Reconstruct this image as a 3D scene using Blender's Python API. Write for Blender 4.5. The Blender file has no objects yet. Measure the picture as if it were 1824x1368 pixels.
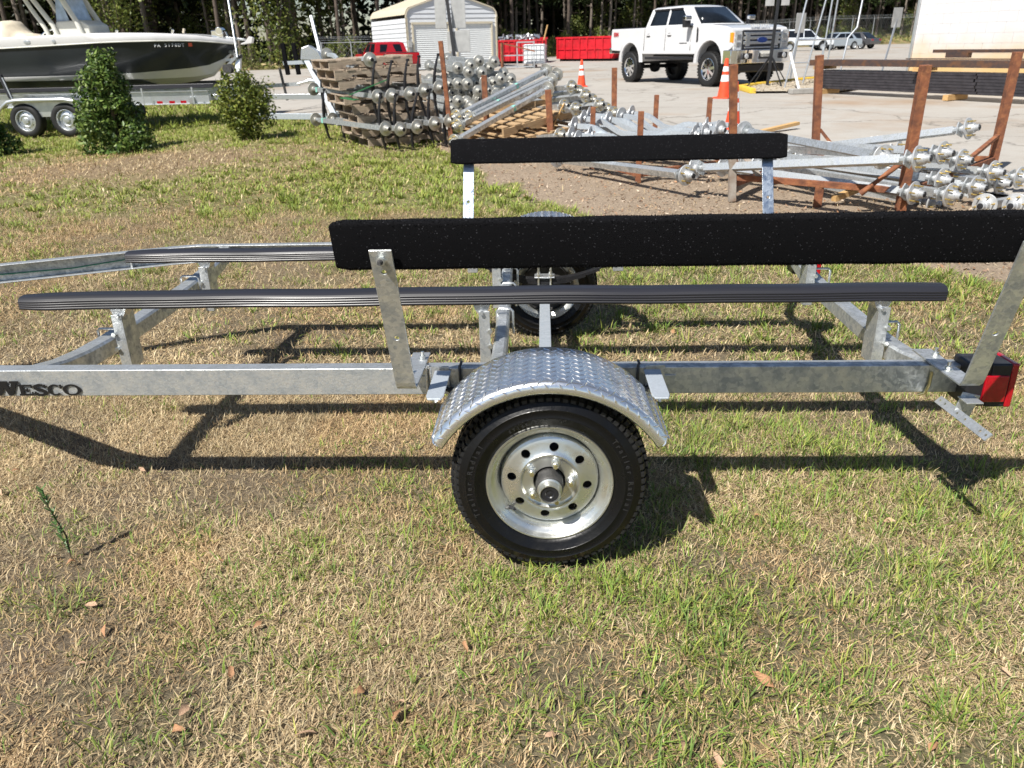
import bpy, bmesh, math, random
import numpy as np
from mathutils import Vector, Matrix, noise as mnoise
random.seed(7); np.random.seed(7)
R = math.radians
PI = math.pi
S = bpy.context.scene
COL = S.collection

# ------------------------------------------------------------------ camera, sky, sun, exposure
cam_d = bpy.data.cameras.new('camera')
cam_d.sensor_width = 36.0
cam_d.lens = 26.255
cam_d.clip_start = 0.05
cam_d.clip_end = 2000.0
cam_d.dof.use_dof = True
cam_d.dof.focus_distance = 2.25
cam_d.dof.aperture_fstop = 8.0
cam_o = bpy.data.objects.new('camera', cam_d)
COL.objects.link(cam_o)
PITCH, ROLL, YAW = 0.42804, -0.02518, -0.04741
fwd = Vector((math.sin(YAW) * math.cos(PITCH), math.cos(YAW) * math.cos(PITCH), -math.sin(PITCH)))
rgt = Vector((math.cos(YAW), -math.sin(YAW), 0))
upv = rgt.cross(fwd)
r2 = rgt * math.cos(ROLL) + upv * math.sin(ROLL)
u2 = -rgt * math.sin(ROLL) + upv * math.cos(ROLL)
M = Matrix((r2, u2, -fwd)).transposed().to_4x4()
M.translation = Vector((-0.0127, -1.698, 1.3477))
cam_o.matrix_world = M
S.camera = cam_o

SUN = Vector((-0.50, -0.62, 1.034)).normalized()
world = bpy.data.worlds.new('World')
S.world = world
world.use_nodes = True
wn = world.node_tree
wn.nodes.clear()
w_out = wn.nodes.new('ShaderNodeOutputWorld')
w_bg = wn.nodes.new('ShaderNodeBackground')
w_sky = wn.nodes.new('ShaderNodeTexSky')
w_sky.sky_type = 'NISHITA'
w_sky.sun_disc = False
w_sky.sun_elevation = math.asin(SUN.z)
w_sky.sun_rotation = math.atan2(SUN.x, SUN.y) % (2 * PI)
w_sky.air_density = 1.0
w_sky.dust_density = 0.6
w_bg.inputs['Strength'].default_value = 0.06
wn.links.new(w_sky.outputs[0], w_bg.inputs[0])
wn.links.new(w_bg.outputs[0], w_out.inputs[0])
sun_d = bpy.data.lights.new('sun', 'SUN')
sun_d.energy = 5.0
sun_d.angle = R(0.55)
sun_d.color = (1.0, 0.96, 0.89)
sun_o = bpy.data.objects.new('sun', sun_d)
sun_o.rotation_euler = SUN.to_track_quat('Z', 'Y').to_euler()
sun_o.location = (0, 0, 30)
COL.objects.link(sun_o)
S.view_settings.view_transform = 'Standard'
S.view_settings.look = 'None'
S.view_settings.exposure = 0.66
S.view_settings.gamma = 1.0
S.view_settings.use_curve_mapping = False
S.render.engine = 'CYCLES'
S.cycles.max_bounces = 8
S.cycles.sample_clamp_indirect = 6.0


# ------------------------------------------------------------------ materials
def _nodes(name):
    m = bpy.data.materials.new(name)
    m.use_nodes = True
    nt = m.node_tree
    return m, nt, nt.nodes['Principled BSDF']


def mat(name, col, rough=0.6, metal=0.0, var=0.0, vscale=8.0, bump=0.0, bscale=40.0, col2=None, spec=0.5,
        coat=0.0, rvar=0.0, emit=None, stretch=None, dirt=None, dscale=3.0, damt=0.5, detail=6.0):
    """Procedural principled surface: noise between two colours, relief from a finer noise, optional dirt blotches."""
    m, nt, p = _nodes(name)
    L = nt.links
    p.inputs['Base Color'].default_value = (*col, 1)
    p.inputs['Roughness'].default_value = rough
    p.inputs['Metallic'].default_value = metal
    p.inputs['Specular IOR Level'].default_value = spec
    p.inputs['Coat Weight'].default_value = coat
    tc = nt.nodes.new('ShaderNodeTexCoord')
    src = tc.outputs['Object']
    if stretch:
        mp = nt.nodes.new('ShaderNodeMapping')
        mp.inputs['Scale'].default_value = stretch
        L.new(src, mp.inputs[0])
        src = mp.outputs[0]
    out = None
    if var > 0 or col2:
        n = nt.nodes.new('ShaderNodeTexNoise')
        n.inputs['Scale'].default_value = vscale
        n.inputs['Detail'].default_value = detail
        L.new(src, n.inputs['Vector'])
        mx = nt.nodes.new('ShaderNodeMix')
        mx.data_type = 'RGBA'
        c2 = col2 if col2 else tuple(max(0, c * (1 - var)) for c in col)
        c1 = col if col2 else tuple(min(1, c * (1 + var)) for c in col)
        mx.inputs[6].default_value = (*c1, 1)
        mx.inputs[7].default_value = (*c2, 1)
        rp = nt.nodes.new('ShaderNodeMapRange')
        rp.inputs[1].default_value = 0.34
        rp.inputs[2].default_value = 0.66
        L.new(n.outputs[0], rp.inputs[0])
        L.new(rp.outputs[0], mx.inputs[0])
        out = mx.outputs[2]
        if rvar:
            rr = nt.nodes.new('ShaderNodeMapRange')
            rr.inputs[3].default_value = max(0.02, rough - rvar)
            rr.inputs[4].default_value = min(1, rough + rvar)
            L.new(rp.outputs[0], rr.inputs[0])
            L.new(rr.outputs[0], p.inputs['Roughness'])
    if dirt:
        n2 = nt.nodes.new('ShaderNodeTexNoise')
        n2.inputs['Scale'].default_value = dscale
        n2.inputs['Detail'].default_value = 8
        L.new(tc.outputs['Object'], n2.inputs['Vector'])
        r3 = nt.nodes.new('ShaderNodeMapRange')
        r3.inputs[1].default_value = 0.5
        r3.inputs[2].default_value = 0.72
        r3.inputs[4].default_value = damt
        L.new(n2.outputs[0], r3.inputs[0])
        m2 = nt.nodes.new('ShaderNodeMix')
        m2.data_type = 'RGBA'
        L.new(r3.outputs[0], m2.inputs[0])
        if out:
            L.new(out, m2.inputs[6])
        else:
            m2.inputs[6].default_value = (*col, 1)
        m2.inputs[7].default_value = (*dirt, 1)
        out = m2.outputs[2]
    if out:
        L.new(out, p.inputs['Base Color'])
    if bump > 0:
        nb = nt.nodes.new('ShaderNodeTexNoise')
        nb.inputs['Scale'].default_value = bscale
        nb.inputs['Detail'].default_value = 4
        L.new(src, nb.inputs['Vector'])
        b = nt.nodes.new('ShaderNodeBump')
        b.inputs['Strength'].default_value = bump
        b.inputs['Distance'].default_value = 0.01
        L.new(nb.outputs[0], b.inputs['Height'])
        L.new(b.outputs[0], p.inputs['Normal'])
    if emit:
        p.inputs['Emission Color'].default_value = (*emit[0], 1)
        p.inputs['Emission Strength'].default_value = emit[1]
    return m


def vcol_mat(name, rough=0.75, trans=0.2, noise_amt=0.0):
    """Leaves and grass: each blade carries its own colour in the attribute 'tint'; some light passes through."""
    m, nt, p = _nodes(name)
    a = nt.nodes.new('ShaderNodeAttribute')
    a.attribute_name = 'tint'
    p.inputs['Roughness'].default_value = rough
    p.inputs['Specular IOR Level'].default_value = 0.3
    nt.links.new(a.outputs['Color'], p.inputs['Base Color'])
    t = nt.nodes.new('ShaderNodeBsdfTranslucent')
    nt.links.new(a.outputs['Color'], t.inputs['Color'])
    mx = nt.nodes.new('ShaderNodeMixShader')
    mx.inputs[0].default_value = trans
    out = nt.nodes['Material Output']
    nt.links.new(p.outputs[0], mx.inputs[1])
    nt.links.new(t.outputs[0], mx.inputs[2])
    nt.links.new(mx.outputs[0], out.inputs['Surface'])
    return m


def galv(name, base=(0.70, 0.72, 0.73), dark=(0.36, 0.38, 0.39), rough=0.42, metal=0.75, scale=22.0, spangle=90.0):
    """Hot-dip zinc: crystalline spangle cells, drips and roughness that varies from patch to patch."""
    m, nt, p = _nodes(name)
    L = nt.links
    tc = nt.nodes.new('ShaderNodeTexCoord')
    v = nt.nodes.new('ShaderNodeTexVoronoi')
    v.inputs['Scale'].default_value = spangle
    L.new(tc.outputs['Object'], v.inputs['Vector'])
    n = nt.nodes.new('ShaderNodeTexNoise')
    n.inputs['Scale'].default_value = scale
    n.inputs['Detail'].default_value = 8
    L.new(tc.outputs['Object'], n.inputs['Vector'])
    sp = nt.nodes.new('ShaderNodeSeparateColor')
    L.new(v.outputs['Color'], sp.inputs[0])
    ad = nt.nodes.new('ShaderNodeMath')
    ad.operation = 'MULTIPLY_ADD'
    ad.inputs[1].default_value = 0.28
    L.new(sp.outputs[0], ad.inputs[0])
    L.new(n.outputs[0], ad.inputs[2])
    mr = nt.nodes.new('ShaderNodeMapRange')
    mr.inputs[1].default_value = 0.42
    mr.inputs[2].default_value = 0.86
    L.new(ad.outputs[0], mr.inputs[0])
    mx = nt.nodes.new('ShaderNodeMix')
    mx.data_type = 'RGBA'
    mx.inputs[6].default_value = (*dark, 1)
    mx.inputs[7].default_value = (*base, 1)
    L.new(mr.outputs[0], mx.inputs[0])
    L.new(mx.outputs[2], p.inputs['Base Color'])
    rr = nt.nodes.new('ShaderNodeMapRange')
    rr.inputs[3].default_value = rough + 0.16
    rr.inputs[4].default_value = rough - 0.10
    L.new(mr.outputs[0], rr.inputs[0])
    L.new(rr.outputs[0], p.inputs['Roughness'])
    p.inputs['Metallic'].default_value = metal
    nb = nt.nodes.new('ShaderNodeTexNoise')
    nb.inputs['Scale'].default_value = 140
    nb.inputs['Detail'].default_value = 5
    L.new(tc.outputs['Object'], nb.inputs['Vector'])
    b = nt.nodes.new('ShaderNodeBump')
    b.inputs['Strength'].default_value = 0.25
    b.inputs['Distance'].default_value = 0.004
    L.new(nb.outputs[0], b.inputs['Height'])
    L.new(b.outputs[0], p.inputs['Normal'])
    return m


M_GALV = galv('galvanised_steel')
M_GALV_B = galv('galvanised_bright', (0.72, 0.74, 0.75), (0.52, 0.54, 0.56), 0.34, 0.85, 14, 60)
M_GALV_P = galv('galvanised_pale', (0.54, 0.58, 0.62), (0.40, 0.44, 0.48), 0.5, 0.5, 16, 60)
M_GALV_F = galv('galvanised_sky_tint', (0.46, 0.52, 0.60), (0.36, 0.41, 0.48), 0.36, 0.95, 16, 60)  # far posts: blue of the reflected sky put into the base colour
M_ZINC = mat('zinc_plate', (0.72, 0.73, 0.70), 0.32, 0.93, var=0.12, vscale=18, rvar=0.08, bump=0.08, bscale=60)
M_DIAM = mat('bright_aluminium', (0.92, 0.93, 0.94), 0.23, 0.94, var=0.05, vscale=12, rvar=0.07, bump=0.10, bscale=45)
M_YZINC = mat('yellow_zinc', (0.62, 0.55, 0.30), 0.35, 0.9, var=0.15)
M_BRASS = mat('brass_stud', (0.62, 0.46, 0.16), 0.35, 0.9, var=0.1)
M_CAST = mat('cast_iron', (0.075, 0.073, 0.072), 0.55, 0.5, var=0.25, vscale=30, bump=0.2, bscale=80)
M_HUB = mat('machined_hub', (0.50, 0.49, 0.45), 0.44, 0.7, var=0.18, vscale=10, rvar=0.1)
M_RUBBER = mat('tyre_rubber', (0.0045, 0.0045, 0.0050), 0.34, 0.0, var=0.35, vscale=22, bump=0.08, bscale=120, rvar=0.12, spec=0.3)
M_TREAD = mat('tread_rubber', (0.009, 0.009, 0.0095), 0.6, 0.0, var=0.3, vscale=40, bump=0.2, bscale=150)
M_LETTER = mat('raised_rubber', (0.020, 0.020, 0.021), 0.45, spec=0.5)
M_BLACKP = mat('black_plastic', (0.016, 0.016, 0.019), 0.38, 0, var=0.25, vscale=14, rvar=0.08)
M_BUNK = mat('ribbed_black_plastic', (0.018, 0.018, 0.023), 0.42, 0, var=0.25, vscale=9, rvar=0.1, stretch=(0.25, 3, 3))
M_INK = mat('black_vinyl', (0.008, 0.008, 0.009), 0.4)
M_CARPET = None
M_REDL = mat('red_lens', (0.36, 0.004, 0.012), 0.16, 0, var=0.15, vscale=60, spec=0.6, coat=0.4)
M_HUBG = mat('grey_hub', (0.50, 0.51, 0.52), 0.45, 0.5, var=0.15, vscale=14)
M_RUST = mat('rusty_steel', (0.25, 0.09, 0.04), 0.85, 0.0, col2=(0.13, 0.05, 0.027), vscale=14, bump=0.5, bscale=60, dirt=(0.38, 0.16, 0.06), dscale=22, damt=0.5)
M_RUSTP = mat('weathered_grey_steel', (0.36, 0.33, 0.29), 0.8, 0.1, col2=(0.24, 0.19, 0.15), vscale=10, bump=0.3, dirt=(0.25, 0.13, 0.07), dscale=16, damt=0.45)
M_WOOD = mat('weathered_pallet_wood', (0.44, 0.355, 0.27), 0.85, 0, col2=(0.29, 0.225, 0.165), vscale=5, stretch=(1.2, 14, 14), bump=0.4, bscale=30, dirt=(0.15, 0.115, 0.09), dscale=9, damt=0.5)
M_WOODN = mat('newer_pallet_wood', (0.45, 0.31, 0.17), 0.8, 0, col2=(0.31, 0.20, 0.105), vscale=5, stretch=(1.2, 14, 14), bump=0.3, bscale=30)
M_PINE = mat('fresh_lumber', (0.56, 0.36, 0.16), 0.75, 0, col2=(0.44, 0.26, 0.10), vscale=4, stretch=(1, 12, 12))
M_SPRING = mat('black_spring_steel', (0.018, 0.018, 0.021), 0.5, 0.3, var=0.3)
M_WHITE = mat('white_paint', (0.80, 0.80, 0.80), 0.32, 0, var=0.03, coat=0.3)
M_TRUCK = mat('truck_white', (0.60, 0.60, 0.61), 0.22, 0, var=0.02, vscale=3, coat=0.7)
M_CHROME = mat('chrome', (0.82, 0.83, 0.85), 0.10, 1.0, var=0.05, vscale=30)
M_GLASS = mat('tinted_glass', (0.008, 0.010, 0.013), 0.05, 0, var=0.2, spec=0.45)
M_LAMP = mat('lamp_glass', (0.72, 0.74, 0.76), 0.12, 0.5, var=0.25, vscale=25)
M_AMBER = mat('amber_lens', (0.85, 0.28, 0.02), 0.2)
M_ORANGE = mat('cone_orange', (0.78, 0.075, 0.025), 0.45, 0, var=0.12, vscale=8)
M_RETRO = mat('retroreflective_white', (0.80, 0.80, 0.80), 0.4, 0, var=0.06)
M_RED = mat('dumpster_red', (0.50, 0.012, 0.022), 0.45, 0, var=0.18, vscale=3, dirt=(0.22, 0.02, 0.02), dscale=2.5, damt=0.5)
M_REDP = mat('pickup_red', (0.40, 0.01, 0.016), 0.25, 0, var=0.05, coat=0.5)
M_CREAM = mat('cream_trim', (0.56, 0.50, 0.38), 0.45, 0, var=0.06)
M_SIDING = mat('white_siding', (0.58, 0.60, 0.63), 0.42, 0, var=0.04, vscale=1.5)
M_ROLL = mat('roller_door_white', (0.66, 0.68, 0.68), 0.45, 0, var=0.04)
M_BOATW = mat('gelcoat_white', (0.62, 0.61, 0.61), 0.18, 0, var=0.02, coat=0.6)
M_BOATD = mat('gelcoat_charcoal', (0.020, 0.024, 0.030), 0.30, 0, var=0.2, vscale=1.2, coat=0.15, spec=.35)
M_BOATK = mat('black_bottom', (0.010, 0.011, 0.013), 0.35)
M_BOATC = mat('cream_vinyl', (0.62, 0.55, 0.44), 0.6, 0, var=0.1, vscale=6)
M_BOATG = mat('console_offwhite', (0.60, 0.59, 0.54), 0.4, 0, var=0.04)
M_ALU = mat('dull_aluminium', (0.62, 0.64, 0.66), 0.38, 0.85, var=0.12, vscale=6, rvar=0.08)
M_SIGNB = mat('sign_back_grey', (0.46, 0.46, 0.45), 0.5, 0.4, var=0.1)
M_BLACKM = mat('black_painted_metal', (0.012, 0.012, 0.013), 0.45, 0.0, var=0.2)
M_STEELD = mat('dark_mill_steel', (0.062, 0.058, 0.066), 0.42, 0.55, var=0.3, vscale=3, stretch=(0.4, 4, 4), rvar=0.1)
M_STEELR = mat('rusting_channel', (0.105, 0.062, 0.048), 0.6, 0.4, col2=(0.062, 0.048, 0.046), vscale=4, stretch=(0.5, 4, 4), dirt=(0.26, 0.11, 0.035), dscale=7, damt=0.5)
M_TEAL = mat('teal_tape', (0.22, 0.55, 0.46), 0.5)
M_GREENP = mat('green_strap', (0.02, 0.13, 0.045), 0.5)
M_PAPER = mat('white_tag', (0.75, 0.74, 0.70), 0.7, 0, var=0.08)
M_IBC = mat('milky_plastic', (0.70, 0.72, 0.74), 0.4, 0, var=0.05)
M_YELLOW = mat('yellow_kerb_paint', (0.72, 0.47, 0.03), 0.7, 0, col2=(0.60, 0.40, 0.06), vscale=9)
M_CONC = mat('grey_concrete', (0.30, 0.29, 0.27), 0.85, 0, var=0.15, bump=0.2)
M_HOSE = mat('green_wire', (0.02, 0.16, 0.10), 0.45)
M_BRIGHTC = mat('car_silver_blue', (0.46, 0.52, 0.58), 0.25, 0.4, coat=0.5)
M_DARKC = mat('car_dark_grey', (0.10, 0.10, 0.105), 0.25, 0.4, coat=0.5)
M_SILVC = mat('car_silver', (0.66, 0.70, 0.74), 0.25, 0.2, coat=0.5)
M_EMBL = mat('blue_oval', (0.012, 0.03, 0.14), 0.25)
M_DECALR = mat('red_decal', (0.42, 0.01, 0.015), 0.4)
M_STICK = mat('orange_sticker', (0.68, 0.10, 0.04), 0.5)
M_LGREY = mat('pale_grey_lettering', (0.50, 0.50, 0.50), 0.5)
M_BARK = mat('pine_bark', (0.125, 0.095, 0.075), 0.95, 0, col2=(0.055, 0.043, 0.036), vscale=5, stretch=(3, 3, 0.5), bump=0.9, bscale=14)
M_BARKP = mat('pale_pine_bark', (0.24, 0.20, 0.165), 0.95, 0, col2=(0.115, 0.095, 0.08), vscale=5, stretch=(3, 3, 0.5), bump=0.9, bscale=14)
M_STEM = mat('shrub_stem', (0.10, 0.075, 0.05), 0.9, 0, var=0.2)
M_LEAF = vcol_mat('leaf', 0.42, 0.22)
M_NEEDLE = vcol_mat('pine_needles', 0.6, 0.15)
M_GRASS = vcol_mat('grass_blade', 0.6, 0.18)
M_FALLEN = mat('dry_leaf', (0.46, 0.25, 0.125), 0.7, 0, col2=(0.28, 0.14, 0.07), vscale=16, bump=0.3, bscale=60)
M_FALLENP = mat('pale_dry_leaf', (0.56, 0.37, 0.24), 0.7, 0, col2=(0.38, 0.23, 0.14), vscale=16, bump=0.3, bscale=60)


# ------------------------------------------------------------------ mesh builder
class MB:
    def __init__(s):
        s.v, s.f, s.mi, s.cur = [], [], [], 0

    def add(s, vs, fs):
        o = len(s.v)
        s.v.extend([tuple(v) for v in vs])
        s.f.extend([tuple(i + o for i in f) for f in fs])
        s.mi.extend([s.cur] * len(fs))
        return s

    def box(s, c, d, rot=None):
        hx, hy, hz = d[0] / 2, d[1] / 2, d[2] / 2
        vs = [Vector((x, y, z)) for x in (-hx, hx) for y in (-hy, hy) for z in (-hz, hz)]
        if rot is not None:
            vs = [rot @ v for v in vs]
        vs = [v + Vector(c) for v in vs]
        return s.add(vs, [(0, 1, 3, 2), (4, 6, 7, 5), (0, 4, 5, 1), (2, 3, 7, 6), (0, 2, 6, 4), (1, 5, 7, 3)])

    def frame(s, p, q, up=(0, 0, 1)):
        p, q = Vector(p), Vector(q)
        x = (q - p).normalized()
        u = Vector(up)
        if abs(x.dot(u)) > 0.99:
            u = Vector((0, 1, 0))
        y = u.cross(x).normalized()
        return x, y, x.cross(y)

    def bar(s, p, q, w, h, up=(0, 0, 1)):
        """rectangular bar from p to q; w across, h along 'up'"""
        x, y, z = s.frame(p, q, up)
        p, q = Vector(p), Vector(q)
        vs = [a + y * sy * w / 2 + z * sz * h / 2 for a in (p, q) for sy in (-1, 1) for sz in (-1, 1)]
        return s.add(vs, [(0, 1, 3, 2), (4, 6, 7, 5), (0, 4, 5, 1), (2, 3, 7, 6), (0, 2, 6, 4), (1, 5, 7, 3)])

    def sweep(s, prof, path, up=(0, 0, 1), closed=True, cap=True):
        """profile [(across, along up)] carried along a path; mitred by mean direction"""
        n = len(prof)
        path = [Vector(p) for p in path]
        vs = []
        for i, p in enumerate(path):
            d = Vector((0, 0, 0))
            if i > 0:
                d += (p - path[i - 1]).normalized()
            if i < len(path) - 1:
                d += (path[i + 1] - p).normalized()
            x, y, z = s.frame(p, p + d, up)
            k = 1.0
            if 0 < i < len(path) - 1:
                k = 1 / max(0.5, math.cos((path[i + 1] - p).angle(p - path[i - 1]) / 2))
            vs += [p + y * a * k + z * b for a, b in prof]
        fs = []
        m = n if closed else n - 1
        for i in range(len(path) - 1):
            for j in range(m):
                a, b = i * n + j, i * n + (j + 1) % n
                fs.append((a, b, b + n, a + n))
        if cap and closed:
            fs.append(tuple(reversed(range(n))))
            fs.append(tuple(range((len(path) - 1) * n, len(path) * n)))
        return s.add(vs, fs)

    def tube(s, path, r, n=8, cap=True):
        rs = r if isinstance(r, (list, tuple)) else [r] * len(path)
        path = [Vector(p) for p in path]
        vs = []
        ref = None
        for i, p in enumerate(path):
            d = (path[min(i + 1, len(path) - 1)] - path[max(i - 1, 0)]).normalized()
            if ref is None:
                ref = Vector((0, 0, 1)) if abs(d.z) < 0.9 else Vector((1, 0, 0))
            y = ref.cross(d).normalized()
            z = d.cross(y)
            ref = z
            vs += [p + (y * math.cos(t) + z * math.sin(t)) * rs[i] for t in [2 * PI * k / n for k in range(n)]]
        fs = []
        for i in range(len(path) - 1):
            for j in range(n):
                a, b = i * n + j, i * n + (j + 1) % n
                fs.append((a, b, b + n, a + n))
        if cap:
            fs.append(tuple(reversed(range(n))))
            fs.append(tuple(range((len(path) - 1) * n, len(path) * n)))
        return s.add(vs, fs)

    def lathe(s, prof, o=(0, 0, 0), axis=(0, 1, 0), n=32, closed=False):
        """profile [(radius, distance along axis)]"""
        o, x = Vector(o), Vector(axis).normalized()
        u = Vector((0, 0, 1)) if abs(x.z) < 0.9 else Vector((1, 0, 0))
        y = u.cross(x).normalized()
        z = x.cross(y)
        vs = []
        for r_, h in prof:
            vs += [o + x * h + (y * math.cos(t) + z * math.sin(t)) * r_ for t in [2 * PI * k / n for k in range(n)]]
        fs = []
        m = len(prof) if closed else len(prof) - 1
        for i in range(m):
            i2 = (i + 1) % len(prof)
            for j in range(n):
                j2 = (j + 1) % n
                fs.append((i * n + j, i * n + j2, i2 * n + j2, i2 * n + j))
        return s.add(vs, fs)

    def cyl(s, p, q, r, n=16, r2=None):
        return s.tube([p, q], [r, r if r2 is None else r2], n)

    def prism(s, poly, o, ux, uy, depth):
        """planar polygon [(a,b)] at o in axes ux, uy, extruded by the vector depth"""
        o, ux, uy, dv = Vector(o), Vector(ux), Vector(uy), Vector(depth)
        n = len(poly)
        vs = [o + ux * a + uy * b for a, b in poly]
        vs += [v + dv for v in vs]
        fs = [tuple(reversed(range(n))), tuple(range(n, 2 * n))]
        fs += [(i, (i + 1) % n, (i + 1) % n + n, i + n) for i in range(n)]
        return s.add(vs, fs)

    def loft(s, secs, closed=False, cap=False):
        n = len(secs[0])
        vs = [v for sec in secs for v in sec]
        fs = []
        m = n if closed else n - 1
        for i in range(len(secs) - 1):
            for j in range(m):
                a, b = i * n + j, i * n + (j + 1) % n
                fs.append((a, b, b + n, a + n))
        if cap:
            fs.append(tuple(reversed(range(n))))
            fs.append(tuple(range((len(secs) - 1) * n, len(secs) * n)))
        return s.add(vs, fs)

    def mesh(s, name, mats, smooth=None, fix=True):
        me = bpy.data.meshes.new(name)
        me.from_pydata(s.v, [], s.f)
        mats = mats if isinstance(mats, (list, tuple)) else [mats]
        for m in mats:
            me.materials.append(m)
        if len(mats) > 1:
            me.polygons.foreach_set('material_index', s.mi)
        if fix:
            b = bmesh.new()
            b.from_mesh(me)
            bmesh.ops.recalc_face_normals(b, faces=b.faces)
            b.to_mesh(me)
            b.free()
        if smooth is not None:
            me.shade_smooth()
            me.set_sharp_from_angle(angle=R(smooth))
        me.update()
        return me

    def build(s, name, mats, parent=None, smooth=None, bevel=0.0, seg=2, fix=True):
        me = s.mesh(name, mats, smooth, fix)
        o = bpy.data.objects.new(name, me)
        COL.objects.link(o)
        if parent is not None:
            o.parent = parent
        if bevel:
            md = o.modifiers.new('bevel', 'BEVEL')
            md.width = bevel
            md.segments = seg
            md.limit_method = 'ANGLE'
            md.angle_limit = R(40)
            if smooth is None:
                me.shade_smooth()
                md.harden_normals = True
        return o


def link(name, me, parent=None):
    o = bpy.data.objects.new(name, me)
    COL.objects.link(o)
    if parent is not None:
        o.parent = parent
    return o


def thing(name, label, cat, loc=(0, 0, 0), rot=(0, 0, 0), group=None):
    o = bpy.data.objects.new(name, None)
    COL.objects.link(o)
    o.empty_display_size = 0.1
    o.location = loc
    o.rotation_euler = rot
    return tag(o, label, cat, group)


def tag(o, label, cat, group=None, kind=None):
    if label:
        o['label'] = label
    if cat:
        o['category'] = cat
    if group:
        o['group'] = group
    if kind:
        o['kind'] = kind
    return o


def dup(root, label=None, loc=None, rot=None, group=None):
    """a copy of a thing with copies of its parts and sub-parts (they share mesh data)"""
    r = root.copy()
    COL.objects.link(r)
    if loc is not None:
        r.location = loc
    if rot is not None:
        r.rotation_euler = rot
    if label:
        r['label'] = label
    if group:
        r['group'] = group
    for ch in list(root.children):
        c = ch.copy()
        COL.objects.link(c)
        c.parent = r
        for g in list(ch.children):
            d = g.copy()
            COL.objects.link(d)
            d.parent = c
    return r


def cut(o, cutter, op='DIFFERENCE'):
    """apply a boolean to a freshly built object and drop the cutter"""
    md = o.modifiers.new('cut', 'BOOLEAN')
    md.object = cutter
    md.operation = op
    md.solver = 'EXACT'
    dg = bpy.context.evaluated_depsgraph_get()
    dg.update()
    me = bpy.data.meshes.new_from_object(o.evaluated_get(dg))
    o.modifiers.remove(md)
    o.data = me
    bpy.data.objects.remove(cutter)
    return o


def text_mesh(txt, size, depth, mtl, bold=0.0, align='LEFT'):
    cu = bpy.data.curves.new('lettering', 'FONT')
    cu.body = txt
    cu.size = size
    cu.extrude = depth
    cu.offset = bold
    cu.align_x = align
    cu.resolution_u = 3
    ob = bpy.data.objects.new('lettering', cu)
    COL.objects.link(ob)
    dg = bpy.context.evaluated_depsgraph_get()
    dg.update()
    me = bpy.data.meshes.new_from_object(ob.evaluated_get(dg))
    bpy.data.objects.remove(ob)
    me.materials.clear()
    me.materials.append(mtl)
    return me


# ------------------------------------------------------------------ lie of the land
PC = np.array([(-8, .3384), (2.3, -.0973), (3.5, -.09), (5, -.01), (9, .03), (13, .10), (16, .12), (400, .12)])
PL = np.array([(-8, .3384), (2.3, -.0973), (5, -.10), (9, -.12), (12, -.18), (16, -.28), (20, -.2), (28, .05), (40, .12), (400, .12)])


def _prof(P, y):
    y = np.asarray(y, float)
    r_ = np.zeros_like(y)
    for k in np.linspace(-.5, .5, 7):
        r_ += np.interp(y + k, P[:, 0], P[:, 1]) / 7
    return r_


def hz(x, y):
    x = np.asarray(x, float)
    t = np.clip((-3.5 - x) / 6, 0, 1)
    t = t * t * (3 - 2 * t)
    dip = 0.20 * np.exp(-((x + 7.6) ** 2 + (np.asarray(y, float) - 37.0) ** 2) / 40.0)
    return _prof(PC, y) * (1 - t) + _prof(PL, y) * t - dip


def hf(x, y):
    return float(hz(x, y))


def vnoise(x, y, seed=0, scale=1.0):
    """value noise on numpy arrays, 0..1"""
    rng = np.random.RandomState(seed)
    tab = rng.rand(256, 256)
    x = np.asarray(x, float) * scale
    y = np.asarray(y, float) * scale
    xi = np.floor(x).astype(int)
    yi = np.floor(y).astype(int)
    fx, fy = x - xi, y - yi
    fx, fy = fx * fx * (3 - 2 * fx), fy * fy * (3 - 2 * fy)
    g = lambda a, b: tab[a % 256, b % 256]
    return (g(xi, yi) * (1 - fx) * (1 - fy) + g(xi + 1, yi) * fx * (1 - fy) + g(xi, yi + 1) * (1 - fx) * fy + g(xi + 1, yi + 1) * fx * fy)


def fbm(x, y, seed=0, scale=1.0, oct=4):
    a, t, r_ = 1.0, 0.0, 0.0
    for k in range(oct):
        r_ = r_ + a * vnoise(x, y, seed + k, scale * 2 ** k)
        t += a
        a *= 0.55
    return r_ / t


def inside(poly, x, y):
    x, y = np.asarray(x, float), np.asarray(y, float)
    r_ = np.zeros(x.shape, bool)
    n = len(poly)
    for i in range(n):
        x1, y1 = poly[i]
        x2, y2 = poly[(i + 1) % n]
        c = ((y1 > y) != (y2 > y)) & (x < (x2 - x1) * (y - y1) / (y2 - y1 + 1e-12) + x1)
        r_ ^= c
    return r_


LOT_X = np.array([-160, -60, -20, -9, -6.2, -4.5, -3.4, 0.26, 1.7, 2.8, 3.45, 3.95, 6.5, 60, 200])
LOT_Y = np.array([60, 46, 31, 23.5, 16.1, 13.7, 12.1, 10.0, 8.7, 7.3, 6.3, 5.3, 3.0, -6, -6])


def lot_edge(x):
    return np.interp(x, LOT_X, LOT_Y)


DIRT = [(-0.75, 7.6), (-0.45, 6.5), (-0.2, 5.6), (0.15, 4.75), (0.7, 4.35), (2.0, 4.25), (2.6, 3.2), (3.2, 2.6), (6, 1.5), (8, 3), (6.5, 6), (3.6, 8), (1.7, 9.5), (0.2, 10.3), (-1.5, 10.8), (-1.6, 9.6)]


def dirt_mask(x, y):
    jx = (fbm(x, y, 31, 1.6) - .5) * 1.1
    jy = (fbm(x, y, 37, 1.6) - .5) * 1.1
    return inside(DIRT, x + jx, y + jy)


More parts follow.
